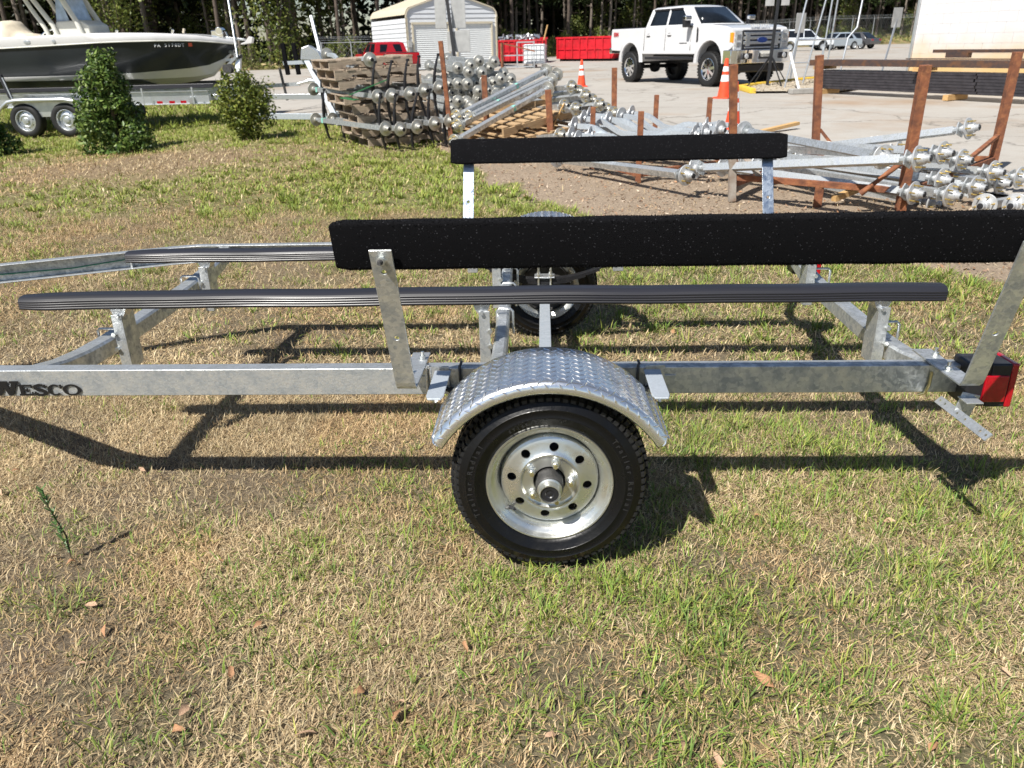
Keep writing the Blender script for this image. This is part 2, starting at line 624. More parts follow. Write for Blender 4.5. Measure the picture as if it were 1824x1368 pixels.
def green_amount(x, y):
    """how green the lawn is at a point (0 straw .. 1 green): greener by the tyres, on the right and farther out"""
    x, y = np.asarray(x, float), np.asarray(y, float)
    g = 0.36 + 0.75 * (fbm(x, y, 3, 1.3) - 0.5) + 0.75 * (fbm(x, y, 9, 5.5) - 0.5)
    g += 0.13 * np.clip((x + 0.2) / 1.2, -1, 1)
    g += 0.16 * np.exp(-((x - 0.45) ** 2 / 0.8 + (y - 0.05) ** 2 / 0.25))
    g += 0.22 * np.clip((y - 1.2) / 3.0, 0, 1) * np.clip((x + 2.8) / 2.5, 0.0, 1)
    g += 0.50 * np.clip((y - 9.3) / 2.5, 0, 1)
    g += 0.55 * np.exp(-((x + 1.9) ** 2 / 7.0 + (y - 7.0) ** 2 / 8.0)) + 0.18 * np.clip((y - 3.2) / 2, 0, 1)
    g -= 0.62 * np.exp(-((x + 5.0) ** 2 / 5.0 + (y - 8.3) ** 2 / 1.6))
    g -= 0.25 * np.exp(-((x + 3.2) ** 2 / 3.0 + (y - 4.2) ** 2 / 2.0))
    g -= 0.45 * np.exp(-((x + 0.95) ** 2 / 0.25 + (y - 4.7) ** 2 / 0.3))
    g -= 0.12 * np.exp(-((x + 1.3) ** 2 / 1.0 + (y - 0.9) ** 2 / 1.2))
    return np.clip(g, 0.02, 1)


# ------------------------------------------------------------------ ground, yard, grass
def ground_mesh():
    xs = np.concatenate([np.linspace(-400, -40, 14), np.linspace(-36, -12, 14), np.arange(-11.5, -3.0, 0.16), np.arange(-3.0, 4.5, 0.07), np.arange(4.5, 9, 0.3), np.linspace(9.5, 60, 14), np.linspace(80, 400, 8)])
    ys = np.concatenate([np.array([-40, -15, -6]), np.arange(-3.2, 5.2, 0.07), np.arange(5.2, 16, 0.16), np.arange(16, 42, 1.0), np.linspace(46, 130, 14), np.linspace(160, 500, 6)])
    X, Y = np.meshgrid(xs, ys)
    Z = hz(X, np.clip(Y, -8, 400))
    near = (Y > -4) & (Y < 16) & (X > -12) & (X < 9)
    Z = Z + np.where(near, (fbm(X, Y, 71, 2.2) - .5) * 0.03 - 0.006, 0)
    lot = Y > lot_edge(X) + 0.25
    Z = np.where(lot, Z - 0.12, Z)
    n, m = X.shape
    idx = np.arange(n * m).reshape(n, m)
    faces = np.stack([idx[:-1, :-1], idx[:-1, 1:], idx[1:, 1:], idx[1:, :-1]], -1).reshape(-1, 4)
    me = bpy.data.meshes.new('ground')
    me.from_pydata(np.stack([X.ravel(), Y.ravel(), Z.ravel()], 1).tolist(), [], faces.tolist())
    g = green_amount(X, Y).ravel()
    d = dirt_mask(X, Y).ravel().astype(float)
    farness = np.clip((Y.ravel() - 2.0) / 5.0, 0, 1)[:, None]
    straw = np.array([.205, .158, .112]) * (1 - farness) + np.array([.26, .19, .12]) * farness
    grn = np.array([.14, .142, .068]) * (1 - farness) + np.array([.19, .21, .065]) * farness
    soil = np.array([.33, .258, .190])
    k = np.clip(g * 0.95, 0, .9)[:, None]
    c = straw * (1 - k) + grn * k
    c = c * (1 - d[:, None]) + soil * d[:, None]
    c = c * (0.85 + 0.3 * fbm(X, Y, 5, 7)).ravel()[:, None]
    at = me.color_attributes.new('tint', 'FLOAT_COLOR', 'POINT')
    at.data.foreach_set('color', np.concatenate([c, np.ones((len(c), 1))], 1).astype(np.float32).ravel())
    me.shade_smooth()
    m_, nt, p = _nodes('lawn_soil')
    L = nt.links
    a = nt.nodes.new('ShaderNodeAttribute')
    a.attribute_name = 'tint'
    tc = nt.nodes.new('ShaderNodeTexCoord')
    n1 = nt.nodes.new('ShaderNodeTexNoise')
    n1.inputs['Scale'].default_value = 55
    n1.inputs['Detail'].default_value = 8
    n1.inputs['Roughness'].default_value = 0.7
    L.new(tc.outputs['Object'], n1.inputs['Vector'])
    mr = nt.nodes.new('ShaderNodeMapRange')
    mr.inputs[1].default_value = 0.3
    mr.inputs[2].default_value = 0.7
    mr.inputs[3].default_value = 0.42
    mr.inputs[4].default_value = 1.35
    L.new(n1.outputs[0], mr.inputs[0])
    mx = nt.nodes.new('ShaderNodeMix')
    mx.data_type = 'RGBA'
    mx.blend_type = 'MULTIPLY'
    mx.inputs[0].default_value = 1
    L.new(a.outputs['Color'], mx.inputs[6])
    L.new(mr.outputs[0], mx.inputs[7])
    L.new(mx.outputs[2], p.inputs['Base Color'])
    p.inputs['Roughness'].default_value = 0.95
    p.inputs['Specular IOR Level'].default_value = 0.1
    b = nt.nodes.new('ShaderNodeBump')
    b.inputs['Strength'].default_value = 0.9
    b.inputs['Distance'].default_value = 0.02
    L.new(n1.outputs[0], b.inputs['Height'])
    L.new(b.outputs[0], p.inputs['Normal'])
    me.materials.append(m_)
    o = link('ground', me)
    tag(o, None, None, kind='structure')
    return o


ground_mesh()


def yard_mesh():
    xs = np.concatenate([np.linspace(-120, -22, 22), np.arange(-20, 8, 0.4), np.arange(8, 30, 1.5), np.linspace(32, 150, 14)])
    rows = []
    ts = np.concatenate([np.linspace(0, 3, 13), np.linspace(3.5, 14, 22), np.linspace(16, 60, 16)])
    X = np.repeat(xs[None, :], len(ts), 0)
    E = lot_edge(xs) + (fbm(xs, xs * 0, 44, 1.5) - .5) * 0.7
    Y = E[None, :] + ts[:, None]
    far = np.maximum(E + 1, 150.0)
    Y[-1, :] = far
    Y = np.minimum(Y, far[None, :])
    Z = hz(X, Y) + 0.014
    n, m = X.shape
    idx = np.arange(n * m).reshape(n, m)
    faces = np.stack([idx[:-1, :-1], idx[:-1, 1:], idx[1:, 1:], idx[1:, :-1]], -1).reshape(-1, 4)
    me = bpy.data.meshes.new('yard')
    me.from_pydata(np.stack([X.ravel(), Y.ravel(), Z.ravel()], 1).tolist(), [], faces.tolist())
    me.shade_smooth()
    m_, nt, p = _nodes('worn_concrete')
    L = nt.links
    tc = nt.nodes.new('ShaderNodeTexCoord')

    def noise(scale, detail=8, rough=0.6):
        n1 = nt.nodes.new('ShaderNodeTexNoise')
        n1.inputs['Scale'].default_value = scale
        n1.inputs['Detail'].default_value = detail
        n1.inputs['Roughness'].default_value = rough
        L.new(tc.outputs['Object'], n1.inputs['Vector'])
        return n1

    def rng(src, a, b_, c, d):
        mr = nt.nodes.new('ShaderNodeMapRange')
        for i, v in enumerate((a, b_, c, d)):
            mr.inputs[i + 1].default_value = v
        L.new(src, mr.inputs[0])
        return mr.outputs[0]

    def mix(fac, c1, c2, blend='MIX'):
        mx = nt.nodes.new('ShaderNodeMix')
        mx.data_type = 'RGBA'
        mx.blend_type = blend
        if isinstance(fac, float):
            mx.inputs[0].default_value = fac
        else:
            L.new(fac, mx.inputs[0])
        for i, c in ((6, c1), (7, c2)):
            if isinstance(c, tuple):
                mx.inputs[i].default_value = (*c, 1)
            else:
                L.new(c, mx.inputs[i])
        return mx.outputs[2]
    c = mix(rng(noise(0.35).outputs[0], .35, .65, 0, 1), (.355, .330, .298), (.410, .388, .355))
    c = mix(rng(noise(3.0).outputs[0], .45, .75, 0, .6), c, (.32, .285, .245))
    c = mix(rng(noise(60, 4, .8).outputs[0], .35, .7, 0, .35), c, (.18, .165, .145))
    c = mix(rng(noise(0.22, 7).outputs[0], .53, .68, 0, .7), c, (.28, .185, .11))
    v = nt.nodes.new('ShaderNodeTexVoronoi')
    v.feature = 'DISTANCE_TO_EDGE'
    v.inputs['Scale'].default_value = 0.33
    nd = noise(1.2, 5)
    va = nt.nodes.new('ShaderNodeVectorMath')
    va.operation = 'MULTIPLY_ADD'
    va.inputs[1].default_value = (.9, .9, .9)
    L.new(nd.outputs['Color'], va.inputs[0])
    L.new(tc.outputs['Object'], va.inputs[2])
    L.new(va.outputs[0], v.inputs['Vector'])
    c = mix(rng(noise(0.9, 9, .75).outputs[0], .60, .72, 0, .5), c, (.13, .115, .10))
    c = mix(rng(v.outputs['Distance'], 0.0, 0.012, .6, 0), c, (.09, .08, .07))
    L.new(c, p.inputs['Base Color'])
    p.inputs['Roughness'].default_value = 0.9
    p.inputs['Specular IOR Level'].default_value = 0.15
    b = nt.nodes.new('ShaderNodeBump')
    b.inputs['Strength'].default_value = 0.25
    b.inputs['Distance'].default_value = 0.01
    L.new(noise(40, 5).outputs[0], b.inputs['Height'])
    L.new(b.outputs[0], p.inputs['Normal'])
    me.materials.append(m_)
    o = link('yard_pavement', me)
    tag(o, None, None, kind='structure')


yard_mesh()

TYRE_SPOTS = [(0.0, 0.065, 0.13, 0.075), (0.0, 2.12, 0.13, 0.075)]


def blades(name, x, y, L, w, head, lean, curl, c0, c1, twist=1.0, slim=False):
    """a sward: every blade is a tapering strip of three triangles bent over by 'lean' then 'curl'; one mesh"""
    n = len(x)
    z = hz(x, y) - 0.008
    base = np.stack([x, y, z], 1)
    dx, dy = np.cos(head), np.sin(head)
    side = np.stack([-dy, dx, np.zeros(n)], 1)
    tw = np.random.uniform(-.8, .8, n) * twist
    side = side * np.cos(tw)[:, None] + np.stack([dx * np.sin(tw), dy * np.sin(tw), np.sin(tw) * .3], 1)
    up1 = np.stack([dx * np.sin(lean), dy * np.sin(lean), np.cos(lean)], 1)
    l2 = lean + curl
    up2 = np.stack([dx * np.sin(l2), dy * np.sin(l2), np.cos(l2)], 1)
    mid = base + up1 * (L * .55)[:, None]
    tip = mid + up2 * (L * .45)[:, None]
    tip[:, 2] = np.maximum(tip[:, 2], z + 0.003)
    w = w[:, None]
    if slim:                                    # a bent lozenge: two triangles
        V = np.stack([base, mid - side * w * .5, mid + side * w * .5, tip], 1).reshape(-1, 3)
        C = np.stack([c0, (c0 + c1) / 2, (c0 + c1) / 2, c1], 1).reshape(-1, 3)
        i = (np.arange(n) * 4)[:, None]
        loops = np.concatenate([i + np.array([[0, 1, 2]]), i + np.array([[2, 1, 3]])], 1).ravel()
        starts = np.arange(n * 2) * 3
    else:
        V = np.stack([base - side * w * .5, base + side * w * .5, mid - side * w * .42, mid + side * w * .42, tip], 1).reshape(-1, 3)
        C = np.stack([c0, c0, (c0 + c1) / 2, (c0 + c1) / 2, c1], 1).reshape(-1, 3)
        i = (np.arange(n) * 5)[:, None]
        loops = np.concatenate([i + np.array([[0, 1, 3, 2]]), i + np.array([[2, 3, 4]])], 1).ravel()
        starts = np.stack([np.arange(n) * 7, np.arange(n) * 7 + 4], 1).ravel()
    me = bpy.data.meshes.new(name)
    me.vertices.add(len(V))
    me.vertices.foreach_set('co', V.astype(np.float32).ravel())
    me.loops.add(len(loops))
    me.loops.foreach_set('vertex_index', loops.astype(np.int32))
    me.polygons.add(n * 2)
    me.polygons.foreach_set('loop_start', starts.astype(np.int32))
    me.update(calc_edges=True)
    me.validate()
    at = me.color_attributes.new('tint', 'FLOAT_COLOR', 'POINT')
    at.data.foreach_set('color', np.concatenate([C, np.ones((len(C), 1))], 1).astype(np.float32).ravel())
    me.materials.append(M_GRASS)
    o = link(name, me)
    return o


def scatter(n, x0, x1, y0, y1, margin=0.8):
    """random spots on the lawn inside the wedge of ground in view (with a margin), off the dirt, the yard and the tyres"""
    y = np.random.uniform(y0, y1, n)
    x = np.random.uniform(x0, x1, n)
    half_l = 1.28 + (y + 1.0) * 0.86 + margin
    half_r = 1.05 + (y + 1.0) * 0.66 + margin
    k = (x > -half_l) & (x < half_r) & (y < lot_edge(x) + 0.05)
    k &= ~((np.random.rand(n) < .93) & dirt_mask(x, y))
    for cx, cy, a, b in TYRE_SPOTS:
        k &= ~((np.abs(x - cx) < a) & (np.abs(y - cy) < b))
    return x[k], y[k]


def pick(pal, n):
    pal = np.array(pal)
    a = pal[np.random.randint(0, len(pal), n)]
    b = pal[np.random.randint(0, len(pal), n)]
    t = np.random.rand(n)[:, None]
    return (a * t + b * (1 - t)) * np.random.uniform(.75, 1.2, n)[:, None]


STRAW = [(.68, .53, .31), (.60, .45, .255), (.76, .63, .41), (.45, .32, .18), (.30, .20, .11), (.64, .51, .29)]
GREEN = [(.16, .25, .038), (.21, .32, .052), (.12, .21, .042), (.32, .38, .07), (.19, .29, .07), (.38, .38, .085)]


def lawn():
    # matted straw lying almost flat
    for (n, x0, x1, y0, y1, Lm, wm, nm) in (
            (900000, -3.8, 3.0, -1.1, 1.3, 0.037, 0.0022, 'dry_grass'), (520000, -6.5, 4.8, 1.3, 5.2, 0.052, 0.0038, 'dry_grass'), (190000, -12.5, 4.5, 5.2, 15.5, 0.070, 0.010, 'dry_grass'), (60000, -22, -3, 15.5, 29, 0.13, 0.022, 'dry_grass')):
        x, y = scatter(n, x0, x1, y0, y1)
        g = green_amount(x, y)
        dens = 0.60 + 0.50 * fbm(x, y, 55, 5.0)
        k = np.random.rand(len(x)) < dens * (1.0 - 0.45 * g)
        x, y, g = x[k], y[k], g[k]
        m = len(x)
        L = Lm * np.random.uniform(.35, 1.5, m)
        head = np.random.uniform(0, 2 * PI, m)
        lean = np.where(np.random.rand(m) < .75, np.random.normal(1.40, .13, m), np.random.normal(1.0, .3, m))
        lean = np.clip(lean, .3, 1.56)
        curl = np.random.normal(.1, .42, m)
        c = pick(STRAW, m)
        sh = (0.70 + 0.5 * fbm(x, y, 62, 3.0))[:, None] * (1.0 - .30 * (np.random.rand(m) < .4))[:, None]
        tan = np.array([[1.0, .94, .88]])
        c = c * sh * np.where((fbm(x, y, 63, .8) > .52)[:, None], tan, 1.0)
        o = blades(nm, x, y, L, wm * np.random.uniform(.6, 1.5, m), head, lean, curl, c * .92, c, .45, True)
        tag(o, 'matted dry straw-coloured grass covering the lawn', None, kind='stuff')
    # green growth in tufts
    for (n, x0, x1, y0, y1, Lm, wm, nt_) in (
            (150000, -3.6, 2.8, -1.1, 1.3, 0.048, 0.0032, 4200), (130000, -6.5, 4.8, 1.3, 5.2, 0.058, 0.0054, 3000), (190000, -12.5, 4.5, 5.2, 15.5, 0.056, 0.0115, 5200), (60000, -22, -3, 15.5, 29, 0.14, 0.024, 2000)):
        x, y = scatter(n, x0, x1, y0, y1)
        tx, ty = scatter(nt_, x0, x1, y0, y1)
        gt = green_amount(tx, ty)
        kt = np.random.rand(len(tx)) < (0.25 + gt)
        tx, ty = tx[kt], ty[kt]
        # half the blades gather round tuft centres
        j = np.random.randint(0, len(tx), len(x) // 2)
        sp = np.random.uniform(.008, .05, len(tx))[j]
        x2 = tx[j] + np.random.normal(0, 1, len(j)) * sp
        y2 = ty[j] + np.random.normal(0, 1, len(j)) * sp
        dirn = np.arctan2(y2 - ty[j], x2 - tx[j])
        x1_, y1_ = x[len(x) // 2:], y[len(x) // 2:]
        X = np.concatenate([x1_, x2])
        Y = np.concatenate([y1_, y2])
        H = np.concatenate([np.random.uniform(0, 2 * PI, len(x1_)), dirn + np.random.normal(0, .5, len(j))])
        T = np.concatenate([np.zeros(len(x1_)), np.ones(len(j))])
        g = green_amount(X, Y)
        k = np.random.rand(len(X)) < np.clip(g * 1.25 - .05 + .1 * T, 0, 1)
        k &= ~dirt_mask(X, Y) & (Y < lot_edge(X))
        for cx, cy, a, b in TYRE_SPOTS:
            k &= ~((np.abs(X - cx) < a) & (np.abs(Y - cy) < b))
        X, Y, H, T, g = X[k], Y[k], H[k], T[k], g[k]
        m = len(X)
        L = Lm * np.random.uniform(.4, 1.35, m) * (0.75 + .5 * T) * (0.7 + .5 * g)
        lean = np.clip(np.random.normal(.62, .32, m), .05, 1.4)
        curl = np.random.uniform(.1, 1.0, m)
        c = pick(GREEN, m)
        far_ = np.clip((Y - 2.5) / 4, 0, 1)[:, None]
        c = c * (1 - far_ * .5) + np.array([[.34, .38, .075]]) * far_ * .5
        c = c * (0.8 + .4 * fbm(X, Y, 83, 2.5))[:, None]
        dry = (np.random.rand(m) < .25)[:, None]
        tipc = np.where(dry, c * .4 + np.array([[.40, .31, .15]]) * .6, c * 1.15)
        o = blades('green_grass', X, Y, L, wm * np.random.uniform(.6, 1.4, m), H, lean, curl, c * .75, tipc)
        tag(o, 'green grass tufts growing through the dry lawn', None, kind='stuff')
    # a few taller blades round the near tyre's foot
    m = 520
    X = np.random.normal(0.03, .19, m)
    Y = -np.abs(np.random.normal(0, .07, m))
    k = ~((np.abs(X) < .13) & (Y > -.012))
    X, Y = X[k], Y[k]
    m = len(X)
    c = pick(GREEN, m) * 1.05
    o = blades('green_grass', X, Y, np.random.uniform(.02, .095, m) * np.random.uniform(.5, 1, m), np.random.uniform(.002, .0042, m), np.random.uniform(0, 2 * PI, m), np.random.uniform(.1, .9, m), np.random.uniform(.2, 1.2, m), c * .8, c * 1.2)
    tag(o, 'longer green grass growing at the foot of the near tyre', None, kind='stuff')


lawn()

# single dry leaves on the lawn
LEAF_SPOTS = [(30, 845, .05), (225, 832, .05), (130, 1012, .05), (165, 1085, .07), (190, 1130, .05), (148, 1190, .05), (412, 1205, .06), (330, 1275, .06), (322, 1310, .06), (545, 1320, .07), (712, 1282, .08), (714, 1265, .05), (830, 1160, .05), (1145, 1243, .06), (1358, 1220, .07), (1280, 1368, .06), (395, 1005, .04), (548, 1010, .03), (1350, 930, .05), (1583, 935, .05), (1660, 1340, .05), (1790, 1205, .05), (100, 1000, .05), (5, 885, .06), (1085, 592, .05), (1560, 720, .05), (560, 350, .07), (290, 325, .1), (1525, 505, .07), (1215, 1335, .06), (1200, 595, .06), (255, 842, .05), (640, 1240, .04), (980, 1320, .04), (460, 1120, .04), (870, 1085, .035), (1480, 1100, .04), (60, 1290, .05)]


def ray_ground(u, v):
    """where on the lawn a given leaf lies (worked out once from the photograph's own measurements)"""
    d = (r2 * (u - 912) - u2 * (v - 684)) / 1330.25 + fwd
    p = Vector(M.translation)
    t = 0.3
    while t < 40:
        q = p + d * t
        if q.z < hf(q.x, q.y):
            break
        t *= 1.004
    return p + d * t


def leaf_mesh(seed, mtl):
    rnd = random.Random(seed)
    mb = MB()
    n = 7
    vs = []
    bend = rnd.uniform(.2, .7)
    for i in range(n):
        t = i / (n - 1)
        w = (math.sin(PI * (t ** (.7 + .12 * seed))) ** .75) * (.36 + .05 * (seed % 3)) * (1 + .22 * math.sin(11 * t + seed * 2)) + .01
        zc = .18 * bend * math.sin(PI * t)
        for s_ in (-1, -.4, .4, 1):
            vs.append((t - .5, w * s_ * .5, zc + abs(s_) * w * .35 * bend))
    fs = [(i * 4 + j, i * 4 + j + 1, i * 4 + j + 5, i * 4 + j + 4) for i in range(n - 1) for j in range(3)]
    mb.add(vs, fs)
    return mb.mesh('fallen_leaf', mtl, 60, fix=False)


LEAVES = [leaf_mesh(i, (M_FALLEN, M_FALLENP)[i % 2]) for i in range(6)]
for i, (u, v, s_) in enumerate(LEAF_SPOTS):
    q = ray_ground(u, v)
    o = link('fallen_leaf', LEAVES[i % 6])
    o.location = (q.x, q.y, hf(q.x, q.y) + .010 + .05 * s_)
    o.rotation_euler = (random.uniform(-.9, .9), random.uniform(-.5, .5), random.uniform(0, 6.28))
    k_ = random.uniform(.52, .8)
    o.scale = (s_ * k_, s_ * k_ * random.uniform(.8, 1.3), s_ * k_ * random.uniform(.8, 2.2))
    tag(o, 'curled brown dry leaf lying in the short lawn grass', 'leaf', 'dry leaves scattered over the lawn')

# one tall weed standing left of the near shadow
q = ray_ground(128, 1000)
wd = thing('weed', 'tall thin green weed standing alone in the dry grass', 'weed', (q.x, q.y, hf(q.x, q.y)))
mb = MB()
mb.tube([(0, 0, 0), (.0, .01, .08), (-.012, .0, .17), (-.02, -.01, .24)], [.003, .0025, .002, .001], 5)
mb.build('stem', M_STEM, wd, 60)
mb = MB()
for i in range(90):
    t = random.random() ** .8
    a = random.uniform(0, 6.28)
    b = Vector((-.02 * t, 0, .02 + .225 * t))
    d = Vector((math.cos(a), math.sin(a), .9)).normalized() * random.uniform(.012, .032)
    s_ = Vector((-math.sin(a), math.cos(a), 0)) * .0028
    mb.add([b - s_, b + s_, b + d * .6 + s_, b + d * .6 - s_, b + d], [(0, 1, 2, 3), (3, 2, 4)])
o = mb.build('leaves', M_LEAF, wd, fix=False)
ca = o.data.color_attributes.new('tint', 'FLOAT_COLOR', 'POINT')
ca.data.foreach_set('color', np.tile(np.array([.10, .19, .06, 1], np.float32), len(o.data.vertices)))


# ------------------------------------------------------------------ the boat trailer in front
W = 2.1886                                  # overall width over the wheel faces
TR = thing('boat_trailer', 'galvanised boat trailer frame with black carpeted guide boards standing on the lawn', 'trailer', (0, 0, 0), (-0.0423, 0, 0))


def rail_z(y):                              # the frame sits a touch higher on its far side
    return 0.060 * (y - .33) / 1.6


def c_rail(y_out, sgn, z0, z1, bend):
    """C-channel: web outside, flanges turned inwards; straight to the axle, bent in at the drawbar"""
    w, t = .05, .006
    h = z1 - z0
    prof = [(0, -h / 2), (w, -h / 2), (w, -h / 2 + t), (t, -h / 2 + t), (t, h / 2 - t), (w, h / 2 - t), (w, h / 2), (0, h / 2)]
    # 'across' axis of the sweep points to +Y when running to +X; mirror for the far rail
    prof = [(a * sgn, b) for a, b in prof]
    if sgn < 0:
        prof = prof[::-1]
    zc = (z0 + z1) / 2
    path = [(-4.6, y_out + sgn * 1.36 * .985, zc), (-3.0, y_out + sgn * .66, zc)] + bend + [(1.198, y_out, zc)]
    mb = MB()
    mb.sweep(prof, path)
    return mb


yn = .3071
zn0, zn1 = .4032, .4882
near_rail = c_rail(yn, 1, zn0, zn1, [(-2.2, yn + .235, .4457), (-1.86, yn + .045, .4457), (-1.74, yn + .004, .4457)]).build('frame_rail', M_GALV, TR, bevel=.0035)
yf = W - .245
zf0, zf1 = .462, .547
far_rail = c_rail(yf, -1, zf0, zf1, [(-2.2, yf - .235, .5045), (-1.86, yf - .06, .5045), (-1.74, yf - .012, .5045)]).build('frame_rail', M_GALV, TR, bevel=.0035)
# stiffener weld in the far channel and the wiring that runs along it
mb = MB()
mb.box((-2.02, yf - .155, .5045), (.008, .05, .07))
mb.build('web_stiffener', M_GALV_B, far_rail)
mb = MB()
mb.tube([(-3.1, yf - .72, .485), (-2.6, yf - .46, .50), (-2.25, yf - .29, .495), (-1.95, yf - .13, .515), (-1.7, yf - .03, .50), (-1.2, yf - .02, .497)], .0035, 6)
mb.build('wire', M_HOSE, far_rail, 60)


# lettering on the near rail: slab-serif capitals with a large initial
def slab(letter, h, w):
    s, t = h * .16, h * .30              # serif height, stem width
    P = []
    if letter == 'W':
        for x0, x1 in ((.12, .33), (.55, .33), (.55, .72), (.92, .72)):
            tt = t * (.62 if (x0 > x1) == (x0 > .5 and x0 < .6) or False else .62)
            P.append([((x0 - .09) * w, h - s * .3), ((x0 + .09) * w, h - s * .3), ((x1 + .075) * w, 0), ((x1 - .075) * w, 0)])
        for xc in (.12, .55, .92):
            P.append([((xc - .15) * w, h - s), ((xc + .15) * w, h - s), ((xc + .15) * w, h), ((xc - .15) * w, h)])
    if letter == 'E':
        P += [[(.10 * w, 0), (.10 * w + t, 0), (.10 * w + t, h), (.10 * w, h)], [(0, 0), (w, 0), (w, s), (0, s)], [(0, h - s), (w, h - s), (w, h), (0, h)],
              [(w - .12 * w, 0), (w, 0), (w, h * .36), (w - .12 * w, h * .30)], [(w - .12 * w, h * .70), (w, h * .64), (w, h), (w - .12 * w, h)],
              [(.1 * w, h * .42), (.66 * w, h * .42), (.66 * w, h * .58), (.1 * w, h * .58)], [(.58 * w, h * .32), (.68 * w, h * .32), (.68 * w, h * .68), (.58 * w, h * .68)]]

    def ring(a0, a1, n=22):
        for i in range(n):
            q = [a0 + (a1 - a0) * (i + k) / n for k in (0, 1)]
            o_ = [(w / 2 + math.cos(a) * w / 2, h / 2 + math.sin(a) * h * .52) for a in q]
            ii = [(w / 2 + math.cos(a) * (w / 2 - t * .95), h / 2 + math.sin(a) * (h * .52 - s * .9)) for a in q]
            P.append([o_[0], o_[1], ii[1], ii[0]])
    if letter == 'O':
        ring(0, 2 * PI, 28)
    if letter == 'C':
        ring(R(48), R(318), 24)
        P += [[(w * .86, h * .62), (w * 1.0, h * .62), (w * 1.0, h), (w * .86, h)]]
    if letter == 'S':
        pts = [(.90, .80), (.70, .93), (.45, .96), (.20, .88), (.13, .70), (.30, .56), (.62, .47), (.86, .32), (.82, .12), (.55, .03), (.28, .06), (.10, .20)]
        for i in range(len(pts) - 1):
            (xa, ya), (xb, yb) = pts[i], pts[i + 1]
            dx, dy = (xb - xa) * w, (yb - ya) * h
            l_ = math.hypot(dx, dy)
            th = h * (.115 if i in (0, 1, 2, 8, 9, 10) else .15)
            nx, ny = -dy / l_ * th, dx / l_ * th
            ex, ey = dx / l_ * th * .4, dy / l_ * th * .4
            P.append([(xa * w - nx - ex, ya * h - ny - ey), (xb * w - nx + ex, yb * h - ny + ey), (xb * w + nx + ex, yb * h + ny + ey), (xa * w + nx - ex, ya * h + ny - ey)])
        P += [[(.82 * w, h * .66), (.96 * w, h * .66), (.96 * w, h), (.82 * w, h)], [(.02 * w, 0), (.16 * w, 0), (.16 * w, h * .36), (.02 * w, h * .36)]]
    return P


for ch, x0, w_, h_ in (('W', -1.722, .094, .0475), ('E', -1.627, .045, .0355), ('S', -1.579, .042, .0355), ('C', -1.535, .046, .0355), ('O', -1.487, .056, .0355)):
    mb = MB()
    for k, poly in enumerate(slab(ch, h_, w_)):
        mb.prism(poly, (x0, yn - .0008 - k * .000012, .4078), (1, 0, 0), (0, 0, 1), (0, .0012, 0))
    mb.build('letter', M_INK, near_rail)


def crossmember(xa, xb, drop, w, h, name='crossmember', y0=None, y1=None):
    mb = MB()
    y0 = yn + .045 if y0 is None else y0
    y1 = yf - .045 if y1 is None else y1
    path = []
    for i in range(13):
        t = i / 12
        y = y0 + (y1 - y0) * t
        path.append((xa + (xb - xa) * t, y, .450 + rail_z(y) - drop * (1 - (2 * t - 1) ** 4) ** 1.0))
    c = .008
    a, b = w / 2, h / 2
    prof = [(-a + c, -b), (a - c, -b), (a, -b + c), (a, b - c), (a - c, b), (-a + c, b), (-a, b - c), (-a, -b + c)]
    mb.sweep(prof, path)
    return mb.build(name, M_GALV, TR, 35)


crossmember(-1.60, -1.60, .055, .065, .065)
mid_cm = crossmember(-.160, -.185, .075, .046, .075)
crossmember(1.185, 1.185, .085, .060, .065)


def u_bolt(c, w, h, r_=.005, along=(1, 0, 0), name='u_bolt', parent=None, m=None):
    a = Vector(along)
    c = Vector(c)
    mb = MB()
    mb.tube([c - a * w / 2 + Vector((0, 0, -h / 2)), c - a * w / 2 + Vector((0, 0, h / 2 - .01)), c - a * (w / 2 - .01) + Vector((0, 0, h / 2)), c + a * (w / 2 - .01) + Vector((0, 0, h / 2)), c + a * w / 2 + Vector((0, 0, h / 2 - .01)), c + a * w / 2 + Vector((0, 0, -h / 2))], r_, 8)
    return mb.build(name, m or M_GALV_B, parent or TR, 60)


for y in (1.02, 1.36, 1.60):
    u_bolt((-.163, y, .385 + rail_z(y)), .062, .10)

# upright bunk brackets: angle irons clamped to the crossmembers, swivel heads on top
yk, wk = .6913, .086


def bunk_bracket(x, y, z0, z1, right, cm_x):
    s_b = 1 if right else -1
    mb = MB()
    mb.box((x + s_b * .010, y - .032, (z0 + z1) / 2), (.034, .005, z1 - z0))
    s = s_b
    mb.box((x + s * .0285, y + .0075, (z0 + z1) / 2), (.005, .084, z1 - z0))
    o = mb.build('bunk_bracket', M_GALV, TR, bevel=.0015)
    mb = MB()
    mb.prism([(-.03, 0), (.03, 0), (.022, -.022), (.006, -.042), (-.006, -.042), (-.022, -.022)], (x + s * .02, y - .028, z1 + .025), (1, 0, 0), (0, 0, 1), (0, .055, 0))
    mb.cyl((x + s * .02, y - .045, z1 - .004), (x + s * .02, y + .04, z1 - .004), .007, 8)
    mb.build('swivel_head', M_GALV_B, o)
    for zz in (z0 + .075, z0 + .13):
        mb = MB()
        mb.cyl((x - s * .006, y - .046, zz), (x - s * .006, y - .030, zz), .0085, 6)
        mb.build('bolt', M_ZINC, o)


for (x, rt) in ((-1.52, True), (1.140, False), (-.205, False)):
    for y, dz in ((yk + wk / 2, 0), (W - yk - wk / 2, 0)):
        bunk_bracket(x, y, .345, .545, rt, x)

for x in (-1.60, 1.185):
    for y in (yk + .06, W - yk - .06):
        u_bolt((x + (.0 if x > 0 else 0), y + .035, .405 + rail_z(y)), .082, .095)

